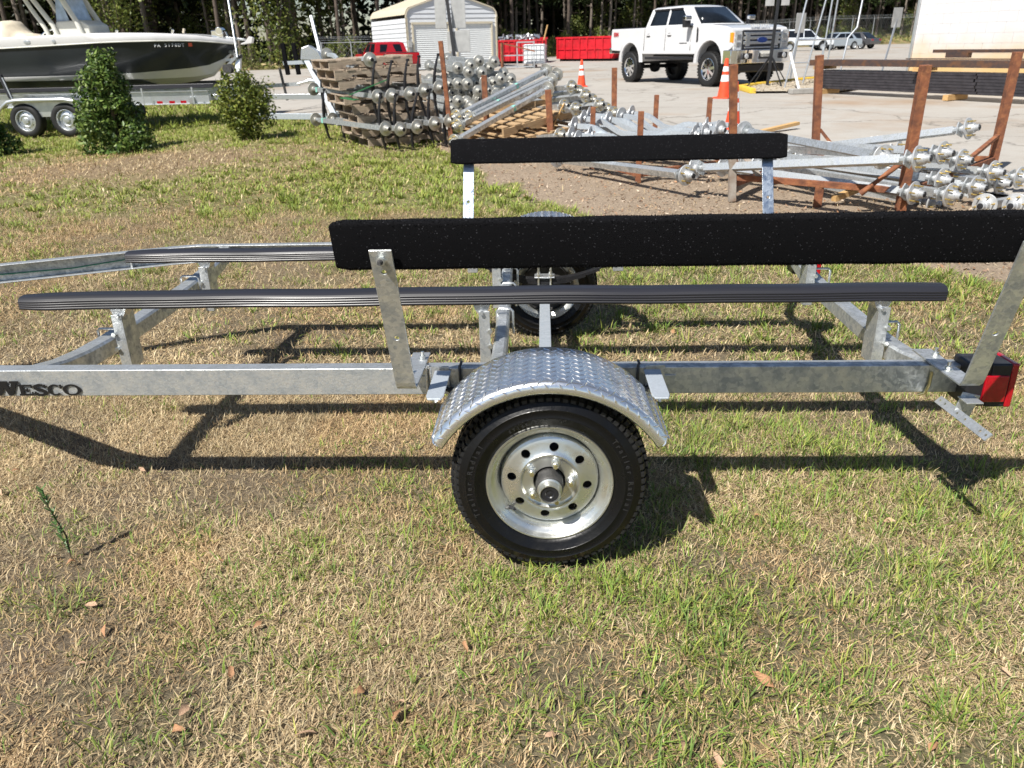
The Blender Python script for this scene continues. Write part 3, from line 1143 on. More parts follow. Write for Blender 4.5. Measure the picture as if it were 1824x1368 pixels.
# bunks: planks in a ribbed black plastic cap
def bunk(y0):
    hw, zt, zb = wk / 2, .6135, .5655
    rib = []
    H = zt - zb
    left = []
    for i in range(4):
        za = zb + .002 + H * (.01 + .175 * i)
        left += [(-hw, za), (-hw - .0014, za + H * .05), (-hw - .0014, za + H * .13), (-hw, za + H * .17), (-hw + .0026, za + H * .185)]
    left += [(-hw + .001, zt - H * .26), (-hw + .004, zt - H * .14), (-hw + .012, zt - H * .03)]
    top = []
    for i in range(9):
        t = -1 + 2 * i / 8
        top.append((t * (hw - .016), zt + .0025 * (1 - t * t) + (.0012 if i % 2 else 0)))
    right = [(-a, b) for a, b in reversed(left)]
    prof = [(-hw + .004, zb)] + left + top + right + [(hw - .004, zb)]
    n = 60
    secs = []
    for i in range(n + 1):
        t = i / n
        x = -1.8468 + 3.1667 * t
        e = min(1.0, (x + 1.8468) / .10)
        sc = .78 + .22 * math.sin(e * PI / 2)
        e2 = min(1.0, (1.3199 - x) / .03)
        sc *= .90 + .10 * e2
        wob = .0012 * math.sin(x * 5.3 + y0 * 3) + .0008 * math.sin(x * 11.7 + 1) + .004 * math.sin(PI * t)
        zc = (zt + zb) / 2
        secs.append([Vector((x, y0 + hw + a * sc, zc + (b - zc) * (.86 + .14 * e) + wob)) for a, b in prof])
    mb = MB()
    mb.loft(secs, closed=True, cap=True)
    return mb.build('bunk', M_BUNK, TR, 28)


bunk(yk)
bunk(W - yk - wk)


# guide boards: long boards wrapped in black carpet
def carpet():
    m, nt, p = _nodes('black_carpet')
    L = nt.links
    tc = nt.nodes.new('ShaderNodeTexCoord')
    n = nt.nodes.new('ShaderNodeTexNoise')
    n.inputs['Scale'].default_value = 600
    n.inputs['Detail'].default_value = 3
    L.new(tc.outputs['Object'], n.inputs['Vector'])
    v = nt.nodes.new('ShaderNodeTexVoronoi')
    v.inputs['Scale'].default_value = 420
    L.new(tc.outputs['Object'], v.inputs['Vector'])
    sp = nt.nodes.new('ShaderNodeSeparateColor')
    L.new(v.outputs['Color'], sp.inputs[0])
    mr = nt.nodes.new('ShaderNodeMapRange')
    mr.inputs[1].default_value = .975
    mr.inputs[2].default_value = 1.0
    L.new(sp.outputs[0], mr.inputs[0])
    mx = nt.nodes.new('ShaderNodeMix')
    mx.data_type = 'RGBA'
    mx.inputs[6].default_value = (.0065, .0065, .0075, 1)
    mx.inputs[7].default_value = (.050, .050, .056, 1)
    L.new(mr.outputs[0], mx.inputs[0])
    L.new(mx.outputs[2], p.inputs['Base Color'])
    p.inputs['Roughness'].default_value = 1
    p.inputs['Specular IOR Level'].default_value = .06
    b = nt.nodes.new('ShaderNodeBump')
    b.inputs['Strength'].default_value = .7
    b.inputs['Distance'].default_value = .003
    L.new(n.outputs[0], b.inputs['Height'])
    L.new(b.outputs[0], p.inputs['Normal'])
    return m


M_CARPET = carpet()


def guide_board(y0, sgn):
    th = .050
    x0, x1, z0, z1 = (-.512, 1.2, .8576, .9790) if sgn > 0 else (-.478, 1.195, .889, 1.006)
    tilt = math.tan(R(14))
    n, rr = 56, .011
    prof = []
    for (cy, cz, a0) in ((th - rr, -1, -90), (th - rr, 1, 0), (rr, 1, 90), (rr, -1, 180)):
        for k in range(4):
            a = R(a0 + 30 * k)
            zz = (z1 if cz > 0 else z0) + (-rr if cz > 0 else rr)
            prof.append((cy + math.cos(a) * rr, zz + math.sin(a) * rr))
    secs = []
    for i in range(n + 1):
        t = i / n
        x = x0 + (x1 - x0) * t
        e = min(t, 1 - t) * (x1 - x0)
        sc = 1 - .10 * max(0, 1 - e / .012) ** 2
        secs.append([Vector((x, y0 + sgn * (th / 2 + (a - th / 2) * sc - (b - z0) * tilt + .0006 * math.sin(x * 37 + b * 60)), (z0 + z1) / 2 + (b - (z0 + z1) / 2) * sc + .0007 * math.sin(x * 29 + a * 90))) for a, b in prof])
    mb = MB()
    mb.loft(secs, closed=True, cap=True)
    o = mb.build('guide_board', M_CARPET, TR, 40)
    # carpet pile: short tufts standing off the wrap
    rnd = np.random.RandomState(3)
    mp = MB()
    N = 9000
    ii = rnd.randint(0, n, N)
    for i in ii:
        j = rnd.randint(0, len(prof))
        a, b = secs[i][j], secs[i][(j + 1) % len(prof)]
        c = secs[i + 1][j]
        q = a + (b - a) * rnd.rand() + (c - a) * rnd.rand()
        cen = Vector((q.x, y0 + sgn * (th / 2 - (q.z - z0) * tilt), (z0 + z1) / 2))
        d = (q - cen)
        d = Vector((rnd.normal() * .5, d.y / th * 1.3 + rnd.normal() * .4, d.z / .1 * 1.2 + rnd.normal() * .4)).normalized() * rnd.uniform(.0022, .0048)
        s_ = Vector((rnd.normal(), rnd.normal(), rnd.normal())).normalized() * .0011
        mp.add([q - s_, q + s_, q + d], [(0, 1, 2)])
    mp.build('carpet_pile', M_CARPET, o, fix=False)
    o.children[0]['kind'] = 'stuff'
    return o


guide_board(.0, 1)
guide_board(W - .0, -1)


def holed_plate(mb_plate, holes, name, m, parent, bevel=.0015):
    o = mb_plate.build(name, m, None)
    if holes:
        c = MB()
        for p, q, r_ in holes:
            c.cyl(p, q, r_, 14)
        cutter = c.build('hole', m)
        cut(o, cutter)
    o.parent = parent
    if bevel:
        md = o.modifiers.new('bevel', 'BEVEL')
        md.width = bevel
        md.segments = 2
        md.limit_method = 'ANGLE'
        md.angle_limit = R(50)
    return o


def guide_post(xt, xb, near, foot_x, lift):
    """flat-bar L bracket: foot bolted across the rail, upright leaning out to carry the guide board"""
    my = (lambda y: y) if near else (lambda y: W - y)
    s = 1 if near else -1
    t, w = .0065, .0545
    dz = lift
    p = Vector((xb, my(.135), .498 + dz))
    q = Vector((xt, my(-.0275), .914 + (0 if near else .034)))
    mb = MB()
    # upright, a short radius, the foot
    u_ = (q - p).normalized()
    side = Vector((1, 0, 0))
    side = (side - u_ * side.dot(u_)).normalized()
    nrm = side.cross(u_).normalized()
    secs = []
    path = [q, p + u_ * .02, p + u_ * .006 + Vector((0, s * .002, 0)), p + Vector((0, s * .010, -.004)), Vector((foot_x, my(.30), .4945 + dz)), Vector((foot_x, my(.42), .4945 + dz + rail_z(.42) * .4))]
    for i, c in enumerate(path):
        a = path[max(i - 1, 0)]
        b = path[min(i + 1, len(path) - 1)]
        d = (b - a).normalized()
        n_ = Vector((1, 0, 0)).cross(d).normalized()
        secs.append([c + Vector((-w / 2, 0, 0)) - n_ * t / 2, c + Vector((w / 2, 0, 0)) - n_ * t / 2, c + Vector((w / 2, 0, 0)) + n_ * t / 2, c + Vector((-w / 2, 0, 0)) + n_ * t / 2])
    mb.loft(secs, closed=True, cap=True)
    L = (q - p).length
    n_ = Vector((1, 0, 0)).cross(u_).normalized()
    holes = []
    for k in ((.862, .0065), (.40, .0068)):
        c = p + u_ * (L * k[0])
        holes.append((c - n_ * .02, c + n_ * .02, k[1]))
    o = holed_plate(mb, holes, 'guide_post', M_GALV if near else M_GALV_F, TR)
    mb = MB()
    c = p + u_ * (L * .935)
    out = Vector((0, -s, 0))
    mb.cyl(c, c + out * .010, .0115, 6)
    mb.cyl(c + out * .010, c + out * .024, .0095, 12)
    mb.build('lock_nut', M_ZINC, o, 40)
    mb = MB()
    mb.cyl(c + out * .024, c + out * .038, .0078, 12, .0045)
    mb.build('bolt_end', M_CAST, o, 40)
    for yy in (.245, .36):
        mb = MB()
        cc = Vector((foot_x + (.012 if yy > .3 else -.008), my(yy), .4945 + dz))
        mb.cyl(cc + Vector((0, 0, .003)), cc + Vector((0, 0, .006)), .013, 16)
        mb.cyl(cc + Vector((0, 0, .006)), cc + Vector((0, 0, .015)), .009, 6)
        mb.cyl(cc + Vector((0, 0, .015)), cc + Vector((0, 0, .028)), .0052, 10)
        mb.build('foot_bolt', M_ZINC, o, 40)
    return o


guide_post(-.3955, -.392, True, -.392, 0)
guide_post(1.098, 1.126, True, 1.126, 0)
guide_post(-.391, -.396, False, -.396, .045)
guide_post(1.112, 1.116, False, 1.116, .045)
u_bolt((-.355, yn - .007, .452), .012, .10, .005, (1, 0, 0), 'rail_clamp_bolt')


# wheels
TD, RL = .542, .170


def wheel(y0, s, label=None):
    """tyre, galvanised rim with eight vents and five lugs, hub; y0 = outer face, s = +1 when the outside faces the camera"""
    Y = lambda y: y0 + s * y
    c = Vector((0, 0, TD / 2))
    prof = [(.163, .012), (.1705, .004), (.1735, -.002), (.182, -.0075), (.199, -.013), (.2005, -.0145), (.203, -.0145), (.205, -.0135), (.222, -.0130), (.224, -.0145), (.226, -.0128), (.240, -.007), (.2495, .001), (.2535, .010), (.2575, .024), (.2590, .045), (.2595, .065)]
    full = prof + [(r_, .130 - h) for r_, h in reversed(prof[:-1])]
    mb = MB()
    mb.lathe([(r_, s * h) for r_, h in full], (0, y0, TD / 2), (0, 1, 0), 96)
    ty = mb.build('tyre', M_RUBBER, TR, 40)
    # tread blocks
    mt = MB()
    n = 74
    for k in range(n):
        a = 2 * PI * k / n
        for (yy, ww, off, sk, rr) in ((.006, .020, 0, .10, .2565), (.0345, .023, .5, .35, .2655), (.065, .023, 0, -.3, .2672), (.0955, .023, .5, .35, .2655), (.124, .020, 0, -.10, .2565)):
            aa = a + off * 2 * PI / n
            da = 2 * PI / n * .33
            ri, ro = rr - .012, rr + .0022
            ax = ri
            vs = []
            for rad in (ri, ro):
                f = 1 if rad == ri else .95
                for (u, v) in ((-1, -1), (1, -1), (1, 1), (-1, 1)):
                    an = aa + da * f * u + sk * v * da * 1.2
                    rq = rad - (.006 if (abs(yy - .065) > .05 and ((v < 0) == (yy < .065))) else 0)
                    vs.append((math.sin(an) * rq, Y(yy + v * ww / 2 * f), TD / 2 + math.cos(an) * rq))
            mt.add(vs, [(4, 5, 6, 7), (0, 1, 5, 4), (1, 2, 6, 5), (2, 3, 7, 6), (3, 0, 4, 7)])
    t2 = mt.build('tread', M_TREAD, ty)
    t2['kind'] = 'stuff'
    if s > 0:
        # raised sidewall lettering
        def ring_text(txt, size, rad, a0, per):
            for i, chx in enumerate(txt):
                if chx == ' ':
                    continue
                me = text_mesh(chx, size, .0006, M_LETTER, .0004, 'CENTER')
                a = a0 + per * i
                o = link('sidewall_letter', me, ty)
                # letter upright points to the axle's outside, i.e. radially out; it reads clockwise
                o.matrix_basis = Matrix.Translation((math.sin(a) * rad, y0 - .0145, TD / 2 + math.cos(a) * rad)) @ Matrix.Rotation(a, 4, 'Y') @ Matrix.Rotation(R(90), 4, 'X')
        ring_text('Trailer Radial', .020, .2085, R(52), R(4.4))
        ring_text('Trailer Radial', .020, .2085, R(246), R(4.4))
        ring_text('ST145/R12', .011, .188, R(-32), R(3.6))
    # rim: barrel + dished disc with real vent holes
    mb = MB()
    barrel = [(.1702, .004), (.1715, .000), (.1700, -.0035), (.1665, -.003), (.1630, .002), (.1600, .008), (.1560, .012), (.1500, .0145), (.1440, .022), (.1400, .032), (.1360, .040), (.1330, .062), (.1330, .100), (.150, .112), (.160, .122), (.168, .130), (.1715, .128), (.168, .124)]
    mb.lathe([(r_, s * h) for r_, h in barrel], (0, y0, TD / 2), (0, 1, 0), 96)
    rim = mb.build('rim', M_ZINC, TR, 35)
    mb = MB()
    d = [(.1335, .050), (.1330, .036), (.1290, .0275), (.1230, .0245), (.1120, .0220), (.0950, .0185), (.0860, .0150), (.0820, .0120), (.0780, .0120), (.0740, .0165), (.0700, .0180), (.0500, .0180), (.0440, .0185), (.0418, .022), (.0418, .030)]
    back = [(.046, .030), (.05, .0235), (.07, .0235), (.083, .0180), (.095, .0240), (.112, .0275), (.123, .0300), (.128, .040), (.128, .050)]
    mb.lathe([(r_, s * h) for r_, h in d + back], (0, y0, TD / 2), (0, 1, 0), 96, closed=True)
    disc = mb.build('wheel_disc', M_ZINC, None)
    cm = MB()
    for k in range(8):
        a = R(-7 + 45 * k)
        p = Vector((math.cos(a) * .1026, Y(-.02), TD / 2 + math.sin(a) * .1026))
        cm.cyl(p, p + Vector((0, s * .08, 0)), .0125, 18)
    cut(disc, cm.build('vent', M_ZINC))
    disc.data.shade_smooth()
    disc.data.set_sharp_from_angle(angle=R(30))
    disc.parent = rim
    mb = MB()
    mb.lathe([(0, s * .070), (.122, s * .070), (.126, s * .074), (.126, s * .115)], (0, y0, TD / 2), (0, 1, 0), 40)
    mb.build('dark_vent_backing', M_CAST, rim, 35)  # dark backing disc, added so the vent holes look dark
    for k in range(5):
        a = R(1.5 + 72 * k)
        p = Vector((math.cos(a) * .05715, Y(.018), TD / 2 + math.sin(a) * .05715))
        out = Vector((0, -s, 0))
        mb = MB()
        mb.cyl(p, p + out * .005, .0125, 18, .010)
        mb.cyl(p + out * .005, p + out * .017, .0098, 6)
        mb.cyl(p + out * .017, p + out * .0185, .0085, 12, .007)
        ln = mb.build('lug_nut', M_ZINC, rim, 30)
        if s > 0:
            mb = MB()
            mb.cyl(p + out * .0185, p + out * .026, .0056, 12)
            mb.build('stud', M_YZINC, rim, 30)
    if s > 0:
        mb = MB()
        mb.lathe([(.0, s * .06), (.0375, s * .06), (.0375, s * .012), (.0372, -s * .016), (.0360, -s * .024), (.0335, -s * .027)], (0, y0, TD / 2), (0, 1, 0), 40)
        hub = mb.build('hub', M_CAST, TR, 35)
        mb = MB()
        mb.lathe([(.0325, -s * .026), (.0330, -s * .028), (.0330, -s * .031), (.0290, -s * .033), (.0280, -s * .036), (.0280, -s * .052), (.0265, -s * .056), (.0245, -s * .056), (.0235, -s * .050)], (0, y0, TD / 2), (0, 1, 0), 40)
        mb.build('grease_cap', M_ZINC, hub, 30)
        mb = MB()
        mb.lathe([(.0238, -s * .050), (.0215, -s * .0525), (.012, -s * .0520), (.0095, -s * .0495), (.005, -s * .0495), (.0, -s * .051)], (0, y0, TD / 2), (0, 1, 0), 32)
        mb.build('rubber_plug', M_BLACKP, hub, 30)
        # tyre valve low on the left of the rim
        p = Vector((-math.cos(R(39)) * .139, Y(.030), TD / 2 - math.sin(R(39)) * .139))
        mb = MB()
        mb.tube([p, p + Vector((.008, -.016, .006)), p + Vector((.013, -.030, .010))], [.0055, .0048, .004], 10)
        mb.build('valve', M_BLACKP, rim, 50)


wheel(0.0, 1)
wheel(W - .02, -1)


# axle, springs
mb = MB()
mb.bar((-.008, .10, .300), (-.008, W - .12, .300), .047, .047)
mb.build('axle', M_GALV_P, TR, bevel=.003)
for y in (.30, W - .33):
    mb = MB()
    for k, (l_, dz) in enumerate(((.34, 0), (.27, -.007), (.20, -.014), (.13, -.021))):
        pts = []
        for i in range(13):
            t = -1 + 2 * i / 12
            pts.append((-.008 + t * l_, y, .345 + .085 * (t * l_ / .34) ** 2 + dz + .021))
        mb.sweep([(-.0225, -.003), (.0225, -.003), (.0225, .003), (-.0225, .003)], pts)
    sp = mb.build('leaf_spring', M_SPRING, TR)
    mb = MB()
    mb.box((-.008, y, .3795), (.10, .075, .008))
    pl = mb.build('clamp_plate', M_GALV_B, sp, bevel=.003)
    for dx in (-.03, .03):
        for dy in (-.029, .029):
            mb = MB()
            mb.cyl((-.008 + dx, y + dy, .27), (-.008 + dx, y + dy, .418), .0052, 8)
            mb.cyl((-.008 + dx, y + dy, .383), (-.008 + dx, y + dy, .394), .0095, 6)
            mb.build('clamp_bolt', M_ZINC, sp, 40)
for y in (.33, W - .33):
    for x in (-.36, .35):
        mb = MB()
        mb.box((x, y, .435), (.05, .05, .06))
        mb.build('spring_hanger', M_GALV, TR, bevel=.003)


# fenders: rolled diamond plate with turned-down lips
def fender(near):
    my = (lambda y: y) if near else (lambda y: W - y)
    RF, cz = .362, (.222 if near else .275)
    A = R(56)
    n = 30
    prof = [(-.038, -.034, 0), (-.041, -.029, 0), (-.0405, -.015, 0), (-.036, -.006, 0), (-.028, -.0015, 0), (-.018, 0, 0), (.06, 0, 0), (.14, 0, 0), (.215, 0, 0)]
    secs = []
    for i in range(n + 1):
        a = -A + 2 * A * i / n
        row = []
        for y, dr, _ in prof:
            rad = RF + dr
            x = math.sin(a) * rad
            z = cz + math.cos(a) * rad
            row.append(Vector((x, my(y), z)))
        # the two ends flare to straight tangents
        secs.append(row)
    a = -A
    t0 = Vector((-math.cos(A), 0, -math.sin(A)))
    secs.insert(0, [v + t0 * .010 for v in secs[0]])
    t1 = Vector((math.cos(A), 0, -math.sin(A)))
    secs.append([v + t1 * .010 for v in secs[-1]])
    mb = MB()
    mb.loft(secs)
    f = mb.build('fender', M_DIAM, TR, 50)
    sd = f.modifiers.new('gauge', 'SOLIDIFY')
    sd.thickness = .0022
    sd.offset = 0
    # raised tread bars
    mp = MB()
    rows = 9
    da = .031 / RF
    k = 0
    i = 0
    a = -A - .06
    rnd = random.Random(5)
    while a < A + .06:
        for j in range(rows):
            y = -.046 + .0300 * j + (0.0150 if i % 2 else 0)
            if y > .208:
                continue
            sg = 1 if (i + 0) % 2 else -1
            L_, w_ = .0145, .0042
            ph = R(45) * sg
            vs = []
            for (u, v, h) in ((-L_, 0, .0002), (0, -w_, .0002), (L_, 0, .0002), (0, w_, .0002), (-L_ * .45, 0, .0024), (L_ * .45, 0, .0024)):
                du = u * math.cos(ph) - v * math.sin(ph)
                dv = u * math.sin(ph) + v * math.cos(ph)
                yy = y + dv
                aa = a + du / RF
                # follow the rolled front edge
                if yy < -.028:
                    s_ = min(.030, -.028 - yy)
                    yq = -.028 - .0125 * math.sin(min(1, s_ / .014) * PI / 2)
                    rd = RF - .0015 - max(0, s_ - .004) * .95
                    nx_y, nx_r = -h * .9, h * .25
                    yq += nx_y
                    rd += nx_r
                else:
                    yq, rd = yy, RF + h + .0011
                ext = 0
                ac = max(-A, min(A, aa))
                pt = Vector((math.sin(ac) * rd, my(yq), cz + math.cos(ac) * rd))
                if aa < -A:
                    pt += t0 * min(.009, (-A - aa) * RF)
                if aa > A:
                    pt += t1 * min(.009, (aa - A) * RF)
                vs.append(pt)
            mp.add(vs, [(0, 1, 4), (1, 5, 4), (1, 2, 5), (2, 3, 5), (3, 4, 5), (3, 0, 4)])
        a += .0185 / RF
        i += 1
    d = mp.build('tread_plate_bars', M_DIAM, f, fix=False)
    d['kind'] = 'stuff'
    for x in (-.310, .300):
        mb = MB()
        s_ = -1 if x < 0 else 1
        mb.prism([(-.024, .0), (.024, .0), (.024, .165), (.018, .185), (-.018, .185), (-.024, .165)], (x, my(.285), .4905 + (0 if near else .03)), (1, 0, 0), (s_ * .015, -1 if near else 1, -.06), (0, 0, -.006))
        br = mb.build('fender_bracket', M_GALV_P, TR, bevel=.002)
        mb = MB()
        p = Vector((x + s_ * .012, my(.30), .46 + (0 if near else .03)))
        mb.box(p, (.055, .006, .075))
        mb.build('bracket_web', M_GALV, br)
        mb = MB()
        p = Vector((x + s_ * .004, my(.13), .478 + (0 if near else .03)))
        mb.cyl(p + Vector((0, 0, -.022)), p, .006, 8)
        mb.cyl(p + Vector((0, 0, -.018)), p + Vector((0, 0, -.008)), .0095, 6)
        mb.build('bracket_bolt', M_ZINC, br)
    return f


fender(True)
fender(False)
for x in (-.262, .262):
    mb = MB()
    mb.tube([(x, .300, .44), (x, .300, .497), (x + .003, .304, .501), (x + .003, .33, .501)], .0042, 8)
    mb.build('rail_bolt', M_CAST, TR, 50)


# tail lamp and number-plate strip at the rear right corner
def tail_light(y0, s):
    Yd = lambda y: y0 + s * y
    mb = MB()
    mb.box((1.218, Yd(.055), .444), (.062, .100, .130))
    h = mb.build('tail_light', M_BLACKP, TR, bevel=.008)
    mb = MB()
    mb.box((1.274, Yd(.055), .444), (.056, .102, .132))
    mb.build('lamp_body', M_BLACKP, h, bevel=.006)
    mb = MB()
    mb.box((1.310, Yd(.055), .444), (.020, .104, .134))
    mb.build('rear_lens', M_REDL, h, bevel=.006)
    mb = MB()
    mb.box((1.263, Yd(.003), .436), (.064, .010, .080))
    l_ = mb.build('side_lens', M_REDL, h, bevel=.003)
    mb = MB()
    for i in range(8):
        mb.box((1.3205, Yd(.055), .386 + .0165 * i), (.003, .090, .004))
    mb.build('lens_rib', M_REDL, h)


tail_light(.250, 1)
tail_light(W - .250, -1)
mb = MB()
mb.bar((1.122, .270, .398), (1.136, .030, .392), .025, .004, up=(-.70, 0, .72))
bar = mb.build('number_plate_strip', M_GALV, None)
c = MB()
for t in (.1, .42, .58, .9):
    q = Vector((1.122, .270, .398)).lerp(Vector((1.136, .030, .392)), t)
    dvec = Vector((-.70, 0, .72)) * .02
    a = Vector((.014, -.24, 0)).normalized() * (.012 if t in (.1, .9) else .004)
    c.cyl(q - a - dvec, q - a + dvec, .0042, 10)
    if t in (.1, .9):
        c.cyl(q + a - dvec, q + a + dvec, .0042, 10)
cut(bar, c.build('slot', M_GALV))
bar.parent = TR
mb = MB()
mb.box((1.155, .19, .412), (.05, .004, .075), Matrix.Rotation(R(14), 3, 'Y'))
mb.box((1.150, .165, .440), (.045, .05, .004))
mb.build('plate_hanger', M_GALV, TR, bevel=.001)
mb = MB()
mb.tube([(1.105, .30, .47), (1.104, .300, .43), (1.098, .304, .402), (1.085, .312, .394)], .005, 8)
mb.build('wire_loop', M_YZINC, TR, 60)
mb = MB()
mb.box((1.2005, yn + .026, .4455), (.004, .044, .075))
mb.build('rail_end_cap', M_GALV, TR)
# drawbar and coupler beyond the left edge of the picture
mb = MB()
mb.bar((-4.4, W / 2, .47), (-5.6, W / 2, .47), .07, .08)
mb.build('drawbar', M_GALV, TR, bevel=.004)
mb = MB()
mb.cyl((-5.2, W / 2 - .1, .03), (-5.2, W / 2 - .1, .75), .03, 16)
mb.build('jack', M_GALV, TR, 40)


# ------------------------------------------------------------------ measured places of the stacked axles (hub end, far end)
RACK_AXLES = [((3.83, 5.548, 0.551), (2.545, 7.07, 0.162)), ((3.355, 4.972, 0.424), (2.141, 6.644, 0.356)), ((3.656, 5.217, 0.325), (2.423, 6.886, 0.253)), ((3.291, 4.773, 0.236), (2.113, 6.495, 0.272)), ((3.279, 4.568, 0.149), (2.129, 6.287, 0.177)), ((3.033, 4.666, 0.149), (1.796, 6.309, 0.14)), ((3.686, 4.967, 0.136), (2.527, 6.676, 0.144)), ((3.901, 5.131, 0.234), (2.742, 6.8, 0.152)), ((4.051, 5.25, 0.116), (2.837, 6.881, 0.08)), ((4.289, 5.382, 0.139), (3.121, 7.008, 0.087)), ((3.784, 5.551, 0.202), (2.399, 7.202, 0.104)), ((3.628, 5.752, 0.174), (2.266, 7.287, 0.064)), ((3.899, 5.241, -0.009), (2.652, 6.849, 0.028)), ((3.367, 4.998, -0.003), (2.046, 6.59, 0.007)), ((3.456, 5.91, 0.058), (2.12, 7.447, -0.052)), ((3.695, 6.553, 0.236), (2.103, 8.072, 0.113)), ((3.415, 6.381, 0.129), (1.872, 7.896, -0.007)), ((3.777, 6.211, 0.202), (2.237, 7.725, 0.062))]
GROUND_AXLES = [((3.59, 4.594, 0.054), (5.595, 6.268, -0.103)), ((3.774, 4.5, 0.069), (5.86, 6.176, -0.092))]
STACK_AXLES = [(-1.416, 11.649, 0.994), (-1.201, 11.643, 1.035), (-1.069, 11.751, 1.089), (-0.812, 11.694, 1.077), (-1.233, 11.585, 0.933), (-1.021, 11.676, 0.917), (-0.907, 11.846, 0.978), (-0.667, 11.786, 0.891), (-0.544, 11.744, 0.806), (-0.97, 11.564, 0.77), (-0.837, 11.65, 0.763), (-0.71, 11.611, 0.815), (-1.553, 11.516, 0.754), (-1.405, 11.508, 0.759), (-1.254, 11.541, 0.754), (-1.139, 11.737, 0.758), (-1.541, 11.628, 0.619), (-1.392, 11.631, 0.623), (-1.228, 11.636, 0.619), (-1.075, 11.492, 0.64), (-0.915, 11.535, 0.649), (-0.781, 11.621, 0.641), (-0.652, 11.667, 0.667), (-0.521, 11.724, 0.707), (-1.56, 11.579, 0.484), (-1.406, 11.385, 0.501), (-1.273, 11.519, 0.482), (-1.094, 11.56, 0.514), (-0.928, 11.517, 0.498), (-1.507, 11.35, 0.384), (-1.352, 11.438, 0.389), (-1.196, 11.36, 0.422), (-1.035, 11.561, 0.358), (-1.544, 11.443, 0.191), (-1.387, 11.408, 0.284), (-1.317, 11.287, 0.155), (-1.175, 11.46, 0.167)]
LEAN_AXLES = [((0.05, 10.13, 0.978), (-0.985, 8.787, 0.554)), ((0.207, 10.22, 0.918), (-0.829, 8.899, 0.543)), ((0.13, 9.967, 0.854), (-0.881, 8.757, 0.478)), ((0.07, 9.592, 0.761), (-0.885, 8.364, 0.341))]
FAN_AXLES = [((0.397, 9.718, 0.762), (-0.778, 11.342, 0.585)), ((0.508, 9.857, 0.693), (-0.668, 11.476, 0.506)), ((0.584, 9.458, 0.655), (-0.541, 11.077, 0.462)), ((0.687, 9.596, 0.585), (-0.439, 11.21, 0.381)), ((0.281, 9.175, 0.55), (-0.87, 10.785, 0.339)), ((0.433, 8.952, 0.527), (-0.673, 10.562, 0.312)), ((0.763, 9.2, 0.552), (-0.312, 10.813, 0.342)), ((0.868, 9.337, 0.482), (-0.208, 10.946, 0.262)), ((0.937, 9.052, 0.452), (-0.099, 10.66, 0.226)), ((0.211, 8.378, 0.256), (-0.888, 9.966, -0.007))]
DROP_AXLES = [((0.55, 7.862, 0.538), (1.846, 7.33, 0.442)), ((0.759, 7.53, 0.512), (1.88, 6.894, 0.449)), ((1.081, 8.103, 0.527), (2.171, 7.447, 0.425)), ((0.516, 7.697, 0.42), (1.849, 7.183, 0.36)), ((0.366, 6.688, 0.396), (1.532, 6.08, 0.389)), ((0.718, 7.838, 0.466), (2.05, 7.3, 0.356)), ((0.517, 7.028, 0.402), (1.762, 6.526, 0.376)), ((0.454, 7.419, 0.54), (1.648, 6.876, 0.432)), ((0.341, 7.169, 0.487), (1.563, 6.543, 0.434)), ((0.302, 6.913, 0.413), (1.488, 6.302, 0.396)), ((0.925, 7.767, 0.532), (1.886, 6.787, 0.454)), ((0.596, 7.478, 0.415), (1.702, 6.662, 0.442))]
LOW_AXLES = [((2.031, 6.367, 0.482), (2.453, 5.063, 0.475)), ((1.41, 5.567, 0.241), (2.035, 4.882, 0.364)), ((1.307, 5.434, 0.202), (0.485, 6.588, 0.163))]
UPPER_AXLES = [((-2.246, 9.061, 0.731), (-3.507, 10.527, 0.771)), ((-2.076, 9.181, 0.734), (-3.324, 10.703, 0.775)), ((-1.848, 9.306, 0.744), (-3.106, 10.822, 0.772)), ((-1.67, 9.439, 0.776), (-2.918, 10.947, 0.787)), ((-1.472, 9.57, 0.802), (-2.691, 11.075, 0.801))]
LOWER_AXLES = [((-2.121, 8.78, 0.343), (-3.363, 10.124, 0.355)), ((-1.944, 8.889, 0.322), (-3.167, 10.293, 0.344)), ((-1.733, 9.015, 0.335), (-2.952, 10.414, 0.345)), ((-1.509, 9.148, 0.362), (-2.714, 10.54, 0.354)), ((-1.312, 9.277, 0.383), (-2.508, 10.664, 0.365))]
TOP_AXLE = ((-2.378, 9.396, 1.188), (-3.273, 10.865, 1.244))



def axle_meshes(kind):
    """straight trailer axle lying along +X from its far end (x = -2) to the hub centre at x = 0; or a drop axle"""
    L = 2.0
    mats = {}
    mb = MB()
    if kind == 'drop':
        pts = [(-L + .07, 0, 0), (-L + .30, 0, 0), (-L + .38, 0, -.012), (-L + .66, 0, -.098), (-L + .74, 0, -.11), (-.74, 0, -.11), (-.66, 0, -.098), (-.38, 0, -.012), (-.30, 0, 0), (-.07, 0, 0)]
        mb.sweep([(-.026, -.026), (.026, -.026), (.026, .026), (-.026, .026)], pts)
        mats['beam'] = mb.mesh('beam', M_GALV_P)
    else:
        mb.bar((-L + .12, 0, 0), (-.12, 0, 0), .062, .062)
        mb.cyl((-L + .05, 0, 0), (-L + .13, 0, 0), .028, 10)
        mb.cyl((-.13, 0, 0), (-.05, 0, 0), .028, 10)
        mats['beam'] = mb.mesh('beam', M_GALV)
    return mats


